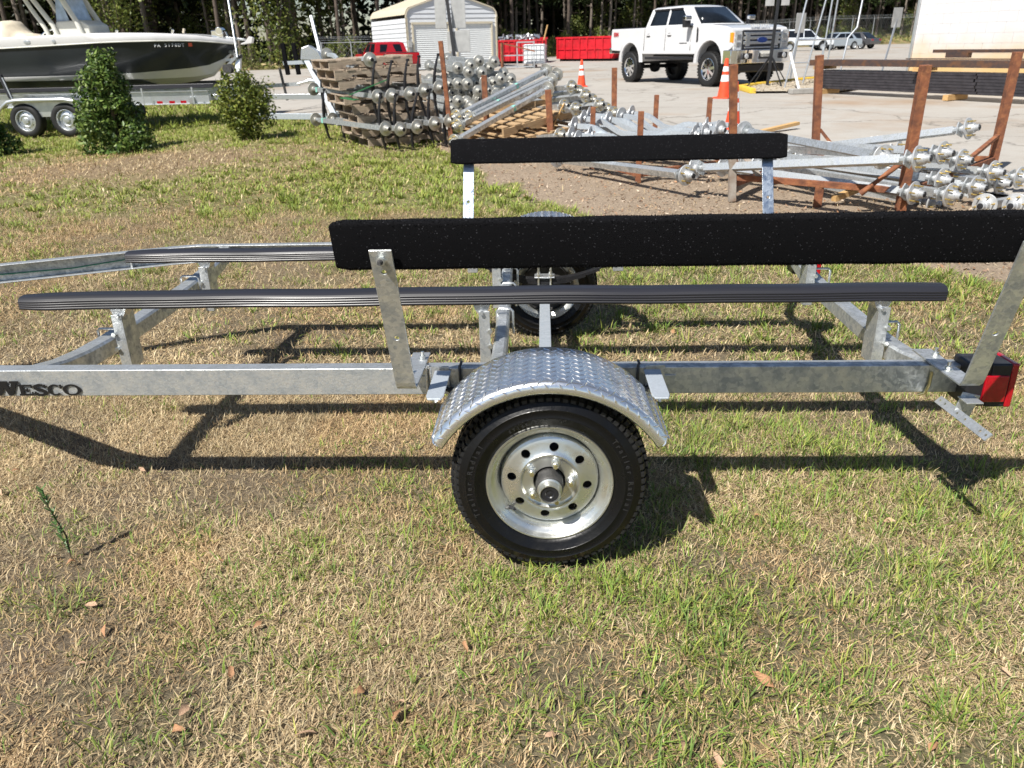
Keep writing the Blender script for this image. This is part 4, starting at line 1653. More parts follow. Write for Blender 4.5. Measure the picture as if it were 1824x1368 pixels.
def hub_parts(shade):
    """lug hub facing +X: flange disc, barrel, grease cap; returns meshes"""
    out = {}
    mb = MB()
    mb.lathe([(.0, -.050), (.036, -.050), (.036, -.012), (.045, -.006), (.094, -.006), (.096, -.003), (.096, .005), (.094, .007), (.052, .008), (.046, .012), (.043, .050), (.041, .056), (.036, .058)], (0, 0, 0), (1, 0, 0), 22)
    out['hub'] = mb.mesh('hub', shade, 35)
    mb = MB()
    mb.lathe([(.036, .055), (.034, .060), (.031, .064), (.031, .088), (.028, .092), (.024, .092)], (0, 0, 0), (1, 0, 0), 18)
    out['grease_cap'] = mb.mesh('grease_cap', shade, 35)
    mb = MB()
    mb.lathe([(.0245, .0925), (.022, .098), (.012, .100), (.0, .100)], (0, 0, 0), (1, 0, 0), 14)
    out['dust_cap'] = mb.mesh('dust_cap', M_BLACKP, 35)
    mb = MB()
    mb.cyl((.004, 0, .0), (.047, 0, .0), .0062, 8)
    mb.cyl((.004, 0, 0), (.010, 0, 0), .009, 8)
    out['stud'] = mb.mesh('stud', M_BRASS, 35)
    mb = MB()
    mb.prism([(-.055, -.055), (.055, -.055), (.07, .0), (.055, .055), (-.055, .055), (-.07, 0)], (-.075, 0, 0), (0, 1, 0), (0, 0, 1), (.010, 0, 0))
    out['brake_flange'] = mb.mesh('brake_flange', M_GALV)
    return out


AX = {'straight': axle_meshes('straight'), 'drop': axle_meshes('drop')}
HUB = {'bright': hub_parts(M_HUB), 'grey': hub_parts(M_HUBG)}


def spring_mesh():
    mb = MB()
    for k, l_ in enumerate((.42, .33, .24, .15)):
        pts = []
        for i in range(11):
            t = -1 + 2 * i / 10
            pts.append((0, .085 * (t * l_ / .42) ** 2 + .008 * k, t * l_))
        mb.sweep([(-.022, -.0035), (.022, -.0035), (.022, .0035), (-.022, .0035)], pts, up=(0, 1, 0))
    mb.cyl((-.024, .090, .425), (.024, .090, .425), .016, 10)
    mb.cyl((-.024, .090, -.425), (.024, .090, -.425), .016, 10)
    return mb.mesh('leaf_spring', M_SPRING)


SPRING = spring_mesh()


def axle(p, q, label, group, kind='straight', shade='bright', studs=5, roll=0.0, spring=False, flange=True, fixed_len=True):
    """one axle as a thing: beam, two hubs (> studs, caps); p = hub centre, q = a point towards the other end"""
    p, q = Vector(p), Vector(q)
    d = (p - q).normalized()
    L = 2.0 if fixed_len else (p - q).length
    up = Vector((0, 0, 1))
    y = up.cross(d).normalized()
    z = d.cross(y)
    rot = Matrix((d, y, z)).transposed()
    t = thing('drop_axle' if kind == 'drop' else 'trailer_axle', label, 'axle', p, (rot @ Matrix.Rotation(roll, 3, 'X')).to_euler(), group)
    t.scale = (L / 2.0, 1, 1)
    link('beam', AX[kind]['beam'], t)
    H = HUB[shade]
    for e in (0, 1):
        h = link('hub', H['hub'], t)
        if e:
            h.matrix_basis = Matrix.Translation((-2.0, 0, 0)) @ Matrix.Rotation(PI, 4, 'Z')
        link('grease_cap', H['grease_cap'], h)
        link('dust_cap', H['dust_cap'], h)
        for k in range(studs):
            s_ = link('stud', H['stud'], h)
            a = 2 * PI * k / studs + .3
            s_.location = (0, math.cos(a) * .070, math.sin(a) * .070)
        if flange:
            f = link('brake_flange', H['brake_flange'], t)
            if e:
                f.matrix_basis = Matrix.Translation((-2.0, 0, 0)) @ Matrix.Rotation(PI, 4, 'Z')
        if spring:
            g = link('leaf_spring', SPRING, t)
            g.location = (-.20 if not e else -1.80, .03, .0)
            g.rotation_euler = (random.uniform(-.12, .12) - roll, random.uniform(-.08, .08), 0)
    return t


ORD = ['first', 'second', 'third', 'fourth', 'fifth', 'sixth', 'seventh', 'eighth', 'ninth', 'tenth', 'eleventh', 'twelfth']

# rack on the right: axles thrown in crosswise, wheel studs towards the right
desc = ['resting highest and tilted up above the right rack', 'second from the top of the right rack with its studs forward', 'lying just behind the second hub of the right rack', 'crossing the middle of the right rack with a large round hub', 'low in the right rack with hub below the large one',
        'lowest on the rusty rack floor with hub behind the front post', 'in the right rack between the large hub and the rear post', 'in the right rack in front of the tall rear post', 'under the hub by the tall rear post of the right rack', 'farthest right in the rack at the picture edge', 'buried behind the second hub of the right rack', 'buried in the middle of the right rack', 'low behind the tall rear post of the right rack', 'at the bottom behind the front rust post', 'deep inside the right rack behind the front post', 'high and far back in the right rack', 'low and far back in the right rack', 'half hidden at the back of the right rack']
for i, (p, q) in enumerate(RACK_AXLES):
    axle(p, q, 'galvanised straight axle ' + desc[i], 'axles piled in the right rusty rack', shade='grey', studs=6, roll=random.uniform(-.5, .5))
for i, (p, q) in enumerate(GROUND_AXLES):
    axle(p, q, 'galvanised axle hub lying on the ground ' + ('left of two below the rack' if i == 0 else 'right of two below the rack'), 'axle hubs on the ground by the right rack', shade='grey', studs=6)
lowd = ['galvanised axle with pale flange behind the far guide board end', 'galvanised axle drooping below the far guide board with a round hub', 'galvanised axle with hub turned down beside the small rust frame']
for i, (p, q) in enumerate(LOW_AXLES):
    axle(p, q, lowd[i], 'axles behind the far guide board', shade='grey', studs=6, roll=.4)

# big block of hubs
hub_lab = lambda r_, c: f'galvanised axle with hub {ORD[c]} from the left in row {r_} of the big hub block'
ys = sorted(range(len(STACK_AXLES)), key=lambda k: -STACK_AXLES[k][2])
rows, cur = [], []
for k in ys:
    if cur and abs(STACK_AXLES[cur[0]][2] - STACK_AXLES[k][2]) > .085:
        rows.append(cur)
        cur = []
    cur.append(k)
rows.append(cur)
for ri, rr in enumerate(rows):
    rr.sort(key=lambda k: STACK_AXLES[k][0])
    for c, k in enumerate(rr):
        p = Vector(STACK_AXLES[k])
        q = p + Vector((-.72, 1.85, random.uniform(-.02, .04)))
        axle(p, q, 'galvanised axle hub, ' + ORD[c] + ' from left in the ' + ORD[ri] + ' row of the hub block', 'axles stacked in a block behind the pallets', shade='bright', studs=0, flange=False)
for i, (p, q) in enumerate(LEAN_AXLES):
    axle(p, q, 'bare galvanised axle leaning on the low broken pallets, ' + ORD[i] + ' leaning one from top', 'axles leaning on the low pallets', shade='bright', studs=5, roll=.2)
fan = sorted(FAN_AXLES, key=lambda a: a[0][0])
for i, (p, q) in enumerate(fan):
    axle(p, q, 'galvanised axle with hub ' + ORD[i] + ' from the left in the sloping fan beside the low pallets', 'axles fanned out beside the low pallets', shade='bright', studs=5, roll=.1 * i, flange=False)
for i, (p, q) in enumerate(DROP_AXLES):
    axle(p, q, 'pale blue-grey cranked drop axle, ' + ORD[i] + ' of the cranked ones, in the low rusty frame', 'cranked axles in the low rusty frame', kind='drop', shade='grey', studs=0, flange=False, fixed_len=False)
for nm, lst in (('upper', UPPER_AXLES), ('lower', LOWER_AXLES)):
    for i, (p, q) in enumerate(lst):
        axle(p, q, f'axle with black springs, hub {ORD[i]} from left in the {nm} row of the pallet stack', 'axles laid between the stacked pallets', shade='bright', studs=0, spring=True, flange=False, roll=.05 * i - .1)
axle(*TOP_AXLE, 'cranked white-looking axle lying alone on top of the pallet stack', None, kind='drop', shade='bright', studs=0, spring=False, flange=False)


# ------------------------------------------------------------------ pallets
def pallet_meshes(m):
    """stringer pallet 1.22 x 1.02 x 0.14 (x along the boards' notched stringers)"""
    st = MB()
    Lx = 1.22
    poly = [(0, 0), (.22, 0), (.25, .038), (.44, .038), (.47, 0), (.75, 0), (.78, .038), (.97, .038), (1.0, 0), (1.22, 0), (1.22, .092), (0, .092)]
    st.prism(poly, (0, -.019, .018), (1, 0, 0), (0, 0, 1), (0, .038, 0))
    bd = MB()
    bd.box((0, .51, .009), (.095, 1.02, .018))
    return st.mesh('stringer', m), bd.mesh('deck_board', m)


PAL = {'old': pallet_meshes(M_WOOD), 'new': pallet_meshes(M_WOODN)}


def pallet(loc, rz, label, group, kind='old', tilt=(0, 0), nb=7):
    st, bd = PAL[kind]
    t = thing('pallet', label, 'pallet', loc, (tilt[0], tilt[1], rz), group)
    for y in (.019, .51, 1.001):
        o = link('stringer', st, t)
        o.location = (0, y, 0)
        o.rotation_euler = (random.uniform(-.03, .03), 0, random.uniform(-.006, .006))
    for k in range(nb):
        o = link('deck_board', bd, t)
        o.location = (.05 + (Lx_ := 1.12) * k / (nb - 1) + random.uniform(-.012, .012), random.uniform(-.012, .012), .110 + random.uniform(0, .004))
        o.rotation_euler = (random.uniform(-.006, .006), random.uniform(-.01, .01), random.uniform(-.012, .012))
        o.scale = (random.uniform(.9, 1.3), 1, 1)
    for k in (0, .5, 1):
        o = link('deck_board', bd, t)
        o.location = (.05 + 1.12 * k, 0, 0)
        o.rotation_euler = (0, 0, random.uniform(-.01, .01))
    return t


PX, PY = -2.50, 9.30
pz = .03
levels = ['bottom', 'second from the bottom', 'third from the bottom', 'fourth from the bottom', 'fifth from the bottom', 'third from the top', 'second from the top', 'topmost']
zs = [0, .132, .318, .448, .578, .770, .900, 1.030]
for i, z in enumerate(zs):
    sx = -.075 * i + random.uniform(-.03, .03)
    pallet((PX + sx * .9, PY - sx * .25 + random.uniform(-.02, .02), pz + z), R(29) + random.uniform(-.02, .02), f'weathered grey wooden pallet, {levels[i]} in the tall leaning stack', 'pallets in the tall leaning stack', tilt=(0, -.01 if i < 5 else -.035))
pallet((-.48, 8.50, .05), R(36), 'newer brown pallet lying low under the leaning axles', 'low pallets by the rusty uprights', 'new', (.05, -.10))
pallet((-.52, 8.56, .215), R(40), 'upper of the two tilted brown pallets beneath the leaning axles', 'low pallets by the rusty uprights', 'new', (.05, -.13))
for i, (a, b) in enumerate((((-.85, 9.55, .49), (.05, 9.8, .55)), ((-.45, 9.7, .75), (.12, 9.75, .62)))):
    mb = MB()
    mb.bar(a, b, .04, .09)
    o = mb.build('lumber', M_WOODN)
    tag(o, ['brown timber block under the lower teal-taped axles', 'brown timber block higher between the teal-taped axles'][i], 'lumber', 'timber blocks between the leaning axles')
for i, (p, q) in enumerate(LEAN_AXLES[:2] + LEAN_AXLES[3:4]):
    p, q = Vector(p), Vector(q)
    c = p.lerp(q, (.42, .8, .5)[i])
    d = (p - q).normalized()
    mb = MB()
    mb.bar(c - d * .02, c + d * .02, .068, .068)
    o = mb.build('tape_band', M_TEAL)
    tag(o, 'band of teal tape round ' + ['the upper leaning axle near its middle', 'the second leaning axle near its low end', 'the lower leaning axle at its middle'][i], 'tape', 'teal tape on the leaning axles')
mb = MB()
a = Vector(UPPER_AXLES[0][0])
mb.bar(a + Vector((-.42, .12, .02)), a + Vector((.1, .2, .20)), .10, .012)
mb.bar(a + Vector((-.55, .25, -.02)), a + Vector((-.30, .05, -.04)), .09, .012)
o = mb.build('strap', M_GREENP)
tag(o, 'dark green webbing strap laid over the upper axle row on the pallets', 'strap')
for i, (r_, n) in enumerate(((UPPER_AXLES, 'upper'), (LOWER_AXLES, 'lower'))):
    p, q = Vector(r_[0][0]), Vector(r_[0][1])
    c = p.lerp(q, .95)
    d = (p - q).normalized()
    mb = MB()
    mb.bar(c - d * .02, c + d * .02, .07, .07)
    o = mb.build('tape_band', M_TEAL)
    tag(o, f'teal tape end on the left tip of the {n} pallet axle row', 'tape', 'teal tape on the pallet axles')


# ------------------------------------------------------------------ rusty racks and posts
def angle_post(mb, p, q, w=.075, t=.008, face=(0, -1, 0)):
    p, q = Vector(p), Vector(q)
    mb.sweep([(-w / 2, -w / 2), (w / 2, -w / 2), (w / 2, -w / 2 + t), (-w / 2 + t, -w / 2 + t), (-w / 2 + t, w / 2), (-w / 2, w / 2)], [p, q], up=face)


rk = thing('storage_rack', 'rusty open rack with four tall uprights holding the right axle pile', 'rack', (1.71, 5.27, -.01))
o_ = Vector((1.71, 5.27, -.01))
FL, FR = Vector((1.71, 5.27, -.01)), Vector((3.01, 4.79, -.02))
BL, BR = Vector((2.99, 6.93, .0)), Vector((4.60, 6.40, .0))
tops = {}
for nm, b, tp in (('fl', FL, Vector((1.60, 5.22, 1.14))), ('fr', FR, Vector((2.97, 4.74, 1.12))), ('bl', BL, Vector((2.87, 6.91, 1.16))), ('br', BR, Vector((4.57, 6.36, 1.16)))):
    tops[nm] = tp
    if nm == 'fl':
        mid = b.lerp(tp, .36)
        mb = MB()
        mb.bar(b - o_, mid - o_, .062, .062, up=(0, -1, 0))
        mb.build('upright', M_RUSTP, rk, bevel=.003)
        mb = MB()
        mb.bar(mid - o_, tp - o_, .062, .062, up=(0, -1, 0))
        mb.build('upright', M_RUST, rk, bevel=.003)
    else:
        mb = MB()
        mb.bar(b - o_, tp - o_, .072, .072, up=(0, -1, 0))
        mb.build('upright', M_RUST, rk, bevel=.003)
h = .215
for a, b, m in ((FL, FR, M_RUST), (FR, BR, M_RUST), (FL, BL, M_RUST), (BL, BR, M_RUST)):
    mb = MB()
    z0 = Vector((0, 0, h if a is FL and b is FR else h - .06))
    mb.bar(a + z0 - o_, b + z0 - o_ - Vector((0, 0, .05 if b is FR else 0)), .05, .052)
    mb.build('rail', m, rk, bevel=.003)
for t in (.52, .88):
    mb = MB()
    c = FL.lerp(FR, t) - o_
    if t < .6:
        mb.bar(c + Vector((0, -.02, -.02)), c + Vector((0, -.02, h - .05)), .075, .012, up=(0, -1, 0))
        mb.build('foot', M_RUST, rk, bevel=.003)
mb = MB()
c = FR.lerp(tops['fr'], .40) - o_
mb.tube([c, c + Vector((-.10, -.08, -.05)), c + Vector((-.26, -.06, -.20)), c + Vector((-.36, -.03, -.30))], [.022, .024, .018, .026], 8)
mb.build('bent_brace', M_RUST, rk, 50)
for a, b in ((tops['br'].lerp(BR, .66), BR.lerp(FR, .35) + Vector((0, 0, .24))), (BL + Vector((.0, 0, .42)), BL.lerp(BR, .12) + Vector((0, 0, .2)))):
    mb = MB()
    mb.bar(a - o_, b - o_, .04, .03)
    mb.build('brace', M_RUST, rk)
mb = MB()
mb.bar(FL + Vector((0.02, 0, .46)) - o_, FL.lerp(FR, .16) + Vector((0, 0, .22)) - o_, .045, .02, up=(0, -1, 0))
mb.build('brace', M_RUSTP, rk)
mb = MB()
mb.bar(FL + Vector((.02, .1, .07)) - o_, FL + Vector((.30, .5, .12)) - o_, .04, .05)
mb.build('brace', M_RUSTP, rk)
mb = MB()
mb.bar((2.52, 5.0, .05), (2.80, 5.18, .10), .05, .05)
o = mb.build('lumber', M_PINE)
tag(o, 'short orange-brown timber off-cut on the ground beneath the right rack', 'lumber')

fr = thing('low_frame', 'low rusty steel frame with a foot post cradling the cranked axles', 'frame', (.97, 6.26, 0))
o_ = Vector((.97, 6.26, 0))
A_, B_, C_ = Vector((.55, 7.2, .01)), Vector((.97, 6.26, .0)), Vector((2.1, 6.9, .02))
for p, hgt, lean in ((A_, .67, (0, 0)), (B_, .70, (.0, 0)), (C_, .16, (0, 0)), (A_ + (C_ - B_), .16, (0, 0))):
    mb = MB()
    mb.bar(p - o_, p - o_ + Vector((lean[0], lean[1], hgt)), .055, .055, up=(0, -1, 0))
    mb.build('upright', M_RUST, fr, bevel=.003)
for a, b in ((A_, B_), (B_, C_), (A_, A_ + (C_ - B_)), (C_, A_ + (C_ - B_))):
    mb = MB()
    mb.bar(a - o_ + Vector((0, 0, .09)), b - o_ + Vector((0, 0, .09)), .05, .06)
    mb.build('rail', M_RUST, fr, bevel=.003)


def post(p, top, w, label, group='rusty steel posts among the axle piles', m=None):
    mb = MB()
    mb.bar(p, top, w, w, up=(0, -1, 0))
    o = mb.build('steel_post', m or M_RUST, None, bevel=.004)
    tag(o, label, 'post', group)


def G3(x, y, dz=0):
    return Vector((x, y, hf(x, y) + dz))


post(G3(-1.30, 9.3), G3(-1.38, 9.3, 1.36), .06, 'slim rusty post between the pallet stack and the hub block')
post(G3(-.78, 9.15), G3(-.80, 9.15, .93), .075, 'rusty post at the left end of the low pallets')
post(G3(.10, 9.0), G3(.06, 9.0, .74), .085, 'dark rusty post at the right end of the low pallets')
post(G3(1.20, 11.8), G3(1.18, 11.8, .86), .085, 'rusty post standing on the pavement edge right of the fanned axles')
post(G3(1.66, 10.1), G3(1.66, 10.1, .56), .065, 'short rusty post behind the middle of the cranked axles')
post(G3(2.42, 10.0), G3(2.42, 10.0, .52), .065, 'short rusty post behind the right end of the cranked axles')
mb = MB()
mb.bar(G3(3.0, 9.75, .03), G3(3.82, 10.32, .10), .09, .045)
o = mb.build('lumber', M_PINE)
tag(o, 'fresh yellow timber lying on the pavement behind the right rack', 'lumber')
mb = MB()
mb.tube([G3(.10, 9.1, 0), G3(.14, 9.08, .3), G3(.28, 9.1, .56)], [.018, .014, .012], 6)
o = mb.build('straw_stalk', M_PINE, None, 60)
tag(o, 'pale dry stalk leaning against the dark rusty post', 'stalk')
for i, (k, t_) in enumerate(((1, .55), (1, .72), (0, .45), (3, .2))):
    p, q = Vector(RACK_AXLES[k][0]), Vector(RACK_AXLES[k][1])
    c = p.lerp(q, t_)
    d = (p - q).normalized()
    mb = MB()
    n = 7
    secs = []
    for a in range(n):
        x = -.085 + .17 * a / (n - 1)
        secs.append([c + d * x + Vector((0, -.036, -.012 + .006 * math.sin(a * 2.1 + i))), c + d * x + Vector((0, -.037, .030)), c + d * x + Vector((0, -.030, .035 + .005 * math.sin(a * 1.7))), c + d * x + Vector((0, .03, .034 + .006 * math.cos(a * 2.7 + i)))])
    mb.loft(secs)
    o = mb.build('paper_tag', M_PAPER, None, fix=False)
    tag(o, 'white paper label stuck on ' + ['the middle of the second rack axle', 'the left part of the second rack axle', 'the topmost tilted rack axle', 'the right end of the middle rack axle'][i], 'paper label', 'paper labels on the rack axles')


# ------------------------------------------------------------------ traffic cones
def cone(loc, label):
    t = thing('traffic_cone', label, 'cone', loc, (0, 0, random.uniform(0, 1)), 'orange traffic cones on the pavement')
    mb = MB()
    pr = [(.0, .0), (.19, 0), (.19, .035), (.15, .04), (.135, .045)]
    mb.box((0, 0, .018), (.38, .38, .036))
    mb.build('base', M_ORANGE, t, bevel=.01)
    H, r0, r1 = .86, .145, .032
    rr = lambda z: r0 + (r1 - r0) * z / H
    cuts = [(0.03, .36, M_ORANGE), (.36, .50, M_RETRO), (.50, .60, M_ORANGE), (.60, .70, M_RETRO), (.70, .86, M_ORANGE)]
    mb = MB()
    mb.lathe([(rr(.0), .036), (rr(H - .036) , H), (rr(H) * .8, H + .004), (.02, H), (.02, H - .05)], (0, 0, 0), (0, 0, 1), 28)
    b = mb.build('cone_body', M_ORANGE, t, 40)
    for a, c in ((.37, .51), (.585, .69)):
        mb = MB()
        mb.lathe([(rr(a - .036) + .0015, a), (rr(c - .036) + .0015, c)], (0, 0, 0), (0, 0, 1), 28)
        mb.build('reflective_band', M_RETRO, t, 40)
    return t


cone(G3(3.98, 16.1, .014), 'orange cone with two white bands beside the pickup front wheel').scale = (.94, .94, .94)
cone(G3(1.13, 22.0, .014), 'smaller-looking orange cone farther off behind the fanned axles').scale = (.85, .85, .85)
cone(G3(2.80, 10.1, .014), 'orange cone half hidden behind the left rack upright').scale = (.82, .82, .82)


# ------------------------------------------------------------------ vehicles
def road_wheel(t, c, rad, w, axis, m_rim=None, knob=0, spokes=8):
    """tyre (> tread blocks) and rim on an axle line 'axis' pointing outwards"""
    c, ax = Vector(c), Vector(axis)
    mb = MB()
    mb.lathe([(rad * .62, -w * .5), (rad * .70, -w * .52), (rad * .88, -w * .5), (rad * .97, -w * .42), (rad, -w * .3), (rad, w * .3), (rad * .97, w * .42), (rad * .88, w * .5), (rad * .70, w * .52), (rad * .62, w * .46), (rad * .60, w * .3)], c, ax, 40)
    ty = mb.build('tyre', M_TREAD, t, 40)
    if knob:
        u = Vector((0, 0, 1))
        v = ax.cross(u)
        mt = MB()
        for k in range(knob):
            for s_ in (-1, 0, 1):
                a = 2 * PI * (k + (.5 if s_ else 0)) / knob
                d = u * math.cos(a) + v * math.sin(a)
                e = ax.cross(d)
                p = c + d * (rad * .995) + ax * (s_ * w * .34)
                rm = Matrix((e, ax, d)).transposed()
                mt.box(p, (2 * PI * rad / knob * .6, w * .24, rad * .05), rm)
        o = mt.build('tread', M_TREAD, ty)
        o['kind'] = 'stuff'
    mb = MB()
    mb.lathe([(rad * .63, w * .46), (rad * .60, w * .47), (rad * .57, w * .40), (rad * .54, w * .1), (rad * .54, -w * .3)], c, ax, 32)
    rim = mb.build('rim', m_rim or M_CHROME, t, 40)
    u = Vector((0, 0, 1))
    v = ax.cross(u)
    if spokes < 0:
        mb = MB()
        mb.lathe([(rad * .545, w * .12), (rad * .53, w * .26), (rad * .44, w * .30), (rad * .34, w * .36), (rad * .30, w * .30), (rad * .16, w * .30), (rad * .15, w * .44), (0, w * .45)], c, ax, 32)
        mb.build('wheel_disc', m_rim or M_ALU, rim, 35)
        for k in range(8):
            a = 2 * PI * k / 8 + .2
            d = u * math.cos(a) + v * math.sin(a)
            mb = MB()
            mb.cyl(c + d * rad * .42 + ax * w * .20, c + d * rad * .42 + ax * (w * .318), rad * .042, 10)
            mb.build('vent', M_BLACKM, rim, 40)
    for k in range(spokes):
        a = 2 * PI * k / spokes + .2
        d = u * math.cos(a) + v * math.sin(a)
        mb = MB()
        mb.bar(c + ax * w * .36 + d * rad * .12, c + ax * w * .33 + d * rad * .56, rad * .16, w * .1, up=ax)
        mb.build('spoke', m_rim or M_CHROME, rim)
    mb = MB()
    mb.lathe([(0, w * .46), (rad * .12, w * .45), (rad * .14, w * .38), (rad * .2, w * .34), (rad * .2, w * .2)], c, ax, 20)
    mb.build('hub_cap', m_rim or M_CHROME, rim, 40)
    mb = MB()
    mb.lathe([(0, w * .05), (rad * .54, w * .05)], c, ax, 24)
    mb.build('shade_backing_disc', M_CAST, rim)  # flat dark disc standing in for the shade inside the wheel
    return ty


def arch_poly(pts, arcs):
    """polygon with wheel arches cut from its underside: arcs = [(cx, cz, r)] in order met while running to +x along the bottom"""
    return pts


def pickup(name, label, loc, rz, body, scale=1.0, lift=.24, tyre=.465, big=True, group=None):
    t = thing(name, label, 'pickup truck', loc, (0, 0, rz), group)
    t.scale = (scale,) * 3
    hw = 1.0
    zb = .70 + lift
    wb = 2.03

    def arch(cx, r_, n=9):
        return [(cx - r_ * math.cos(PI * k / n), .44 + lift * .75 + r_ * math.sin(PI * k / n) * 1.05) for k in range(n + 1)]
    zr = 1.37 + lift
    # lower body sides as one pressed shell with arches
    outline = [(-3.22, zb + .02), (-3.26, zb + .35), (-3.24, zr)] + [(-1.28, zr), (-1.26, zr + .0), (1.28, zr + .02), (1.9, zr + .015), (2.6, zr - .045), (2.86, zr - .11), (2.93, zr - .3), (2.95, zb + .10), (2.80, zb + .02)]
    bottom = [(2.03 + .60, zb)] + arch(2.03, .57)[::-1] + [(2.03 - .62, zb - .09), (-2.03 + .62, zb - .09)] + arch(-2.03, .55)[::-1] + [(-2.03 - .6, zb)]
    poly = outline + bottom
    mb = MB()
    n = len(poly)
    secs = []
    for y, ins in ((-hw, .10), (-hw - .001, .0), (-hw + .03, 0), (hw - .03, 0), (hw + .001, .0), (hw, .10)):
        pass
    # tumblehome: sides belly out at mid height
    def yy(z, s_):
        k = (z - zb) / (zr - zb)
        return s_ * (hw - .03 * max(0, k - .55) * 2 - .05 * max(0, .3 - k))
    vs = [(x, yy(z, -1), z) for x, z in poly] + [(x, yy(z, 1), z) for x, z in poly]
    fs = [tuple(range(n)), tuple(reversed(range(n, 2 * n)))] + [(i, i + n, (i + 1) % n + n, (i + 1) % n) for i in range(n)]
    mb.add(vs, fs)
    bd = mb.build('body', body, t, bevel=.035, seg=3)
    # wheel-arch flares and dark wells
    for cx in (-wb, wb):
        for s_ in (-1, 1):
            mb = MB()
            pts = arch(cx, .60 if cx > 0 else .58, 12)
            secs = []
            for (x, z) in pts:
                d = Vector((x - cx, 0, z - (.44 + lift * .75))).normalized()
                c = Vector((x, 0, z))
                secs.append([c - d * .05 + Vector((0, s_ * (hw - .03), 0)), c - d * .03 + Vector((0, s_ * (hw + .018), 0)), c + d * .02 + Vector((0, s_ * (hw + .02), 0)), c + d * .13 + Vector((0, s_ * (hw - .012), 0))])
            mb.loft(secs, cap=False)
            mb.build('wheel_arch', body, bd, 60)
        mb = MB()
        mb.box((cx, 0, .62 + lift * .8), (1.0, 1.5, .5))
        mb.build('wheel_well', M_BLACKM, bd)
    # cab
    zc = zr
    zt = zr + .565
    sec = []
    def cabsec(z, xb, xf, w, cr=.12):
        return [Vector((xb, -w, z)), Vector((xf - cr, -w, z)), Vector((xf, -w + cr * 2.2, z)), Vector((xf + cr * .35, 0, z)), Vector((xf, w - cr * 2.2, z)), Vector((xf - cr, w, z)), Vector((xb, w, z)), Vector((xb - .02, 0, z))]
    mb = MB()
    mb.loft([cabsec(zc - .02, -1.27, 1.33, .955), cabsec(zc + .20, -1.21, 1.00, .889), cabsec(zt - .07, -1.13, .56, .80), cabsec(zt - .015, -1.02, .42, .72), cabsec(zt + .012, -.85, .25, .52)], closed=True, cap=True)
    cab = mb.build('cab', body, t, 40)
    # glass: side windows, windscreen, back light, set just proud of the shell
    def side_quad(x0, x1, x2, x3, z0, z1, name):
        for s_ in (-1, 1):
            w0 = .955 - .05 * (z0 - zc + .02) / .22
            w = lambda z: np.interp(z, [zc - .02, zc + .2, zt - .07], [.955, .889, .80]) + .004
            mb = MB()
            a = [(x0, s_ * w(z0), z0), (x1, s_ * w(z0), z0), (x2, s_ * w(z1), z1), (x3, s_ * w(z1), z1)]
            b = [(p[0], p[1] - s_ * .015, p[2]) for p in a]
            mb.add(a + b, [(0, 1, 2, 3), (7, 6, 5, 4), (0, 4, 5, 1), (1, 5, 6, 2), (2, 6, 7, 3), (3, 7, 4, 0)])
            g = mb.build(name, M_GLASS, cab)
            mb = MB()
            mb.bar((x3 - .02, s_ * (w(z1) + .02), z1 + .01), (x2 + .02, s_ * (w(z1) + .02), z1 + .01), .03, .05)
            mb.build('rain_visor', M_BLACKP, cab)
    side_quad(-1.06, -.20, -.22, -.95, zc + .05, zt - .10, 'window')
    side_quad(-.10, .95, .44, -.12, zc + .05, zt - .10, 'window')
    mb = MB()
    e = .012
    a = [(1.20 + e, -.72, zc + .05), (1.24 + e, 0, zc + .05), (1.20 + e, .72, zc + .05), (.60 + e * 2, .56, zt - .07), (.645 + e * 2, 0, zt - .07), (.60 + e * 2, -.56, zt - .07)]
    mb.add(a, [(0, 1, 4, 5), (1, 2, 3, 4)])
    ws = mb.build('windscreen', M_GLASS, cab, 60)
    sd = ws.modifiers.new('thick', 'SOLIDIFY')
    sd.thickness = .03
    sd.offset = 0
    mb = MB()
    mb.add([(-1.262, -.66, zc + .06), (-1.262, .66, zc + .06), (-1.16, .58, zt - .12), (-1.16, -.58, zt - .12), (-1.23, -.66, zc + .06), (-1.23, .66, zc + .06), (-1.13, .58, zt - .12), (-1.13, -.58, zt - .12)], [(0, 1, 2, 3), (4, 5, 6, 7), (0, 4, 5, 1), (1, 5, 6, 2), (2, 6, 7, 3), (3, 7, 4, 0)])
    mb.build('rear_window', M_GLASS, cab)
    # bed cover and rail caps
    mb = MB()
    mb.box((-2.27, 0, zr + .012), (1.92, 1.80, .03))
    mb.build('bed_cover', M_BLACKP, bd, bevel=.01)
    # door seams and handles
    for s_ in (-1, 1):
        for x in (-1.27, -.15, 1.12):
            mb = MB()
            mb.bar((x, s_ * (hw + .0008), zb + .02), (x - .0, s_ * (hw - .028), zr - .02), .006, .014, up=(0, 1, 0))
            mb.build('door_seam', M_BLACKM, bd)
        for x in (-1.05, .06):
            mb = MB()
            mb.box((x, s_ * (hw - .005), zr - .21), (.20, .05, .05))
            mb.build('door_handle', body, bd, bevel=.015)
            mb = MB()
            mb.box((x, s_ * (hw - .018), zr - .215), (.13, .05, .085))
            mb.build('handle_recess', M_BLACKM, bd, bevel=.015)
        mb = MB()
        mb.box((1.12, s_ * (hw - .05), zr - .02), (.10, .16, .06))
        mb.build('mirror_arm', M_BLACKP, cab, bevel=.01)
        mb = MB()
        mb.box((1.10, s_ * (hw + .16), zr + .11), (.14, .22, .30))
        mi = mb.build('mirror', M_BLACKP, cab, bevel=.03)
        mb = MB()
        mb.box((1.13, s_ * (hw + .16), zr + .20), (.14, .225, .13))
        mb.build('mirror_cap', M_CHROME, cab, bevel=.03)
        mb = MB()
        mb.bar((-1.2, s_ * (hw - .08), zb - .20), (1.25, s_ * (hw - .08), zb - .20), .16, .07)
        mb.build('running_board', M_BLACKP, t, bevel=.02)
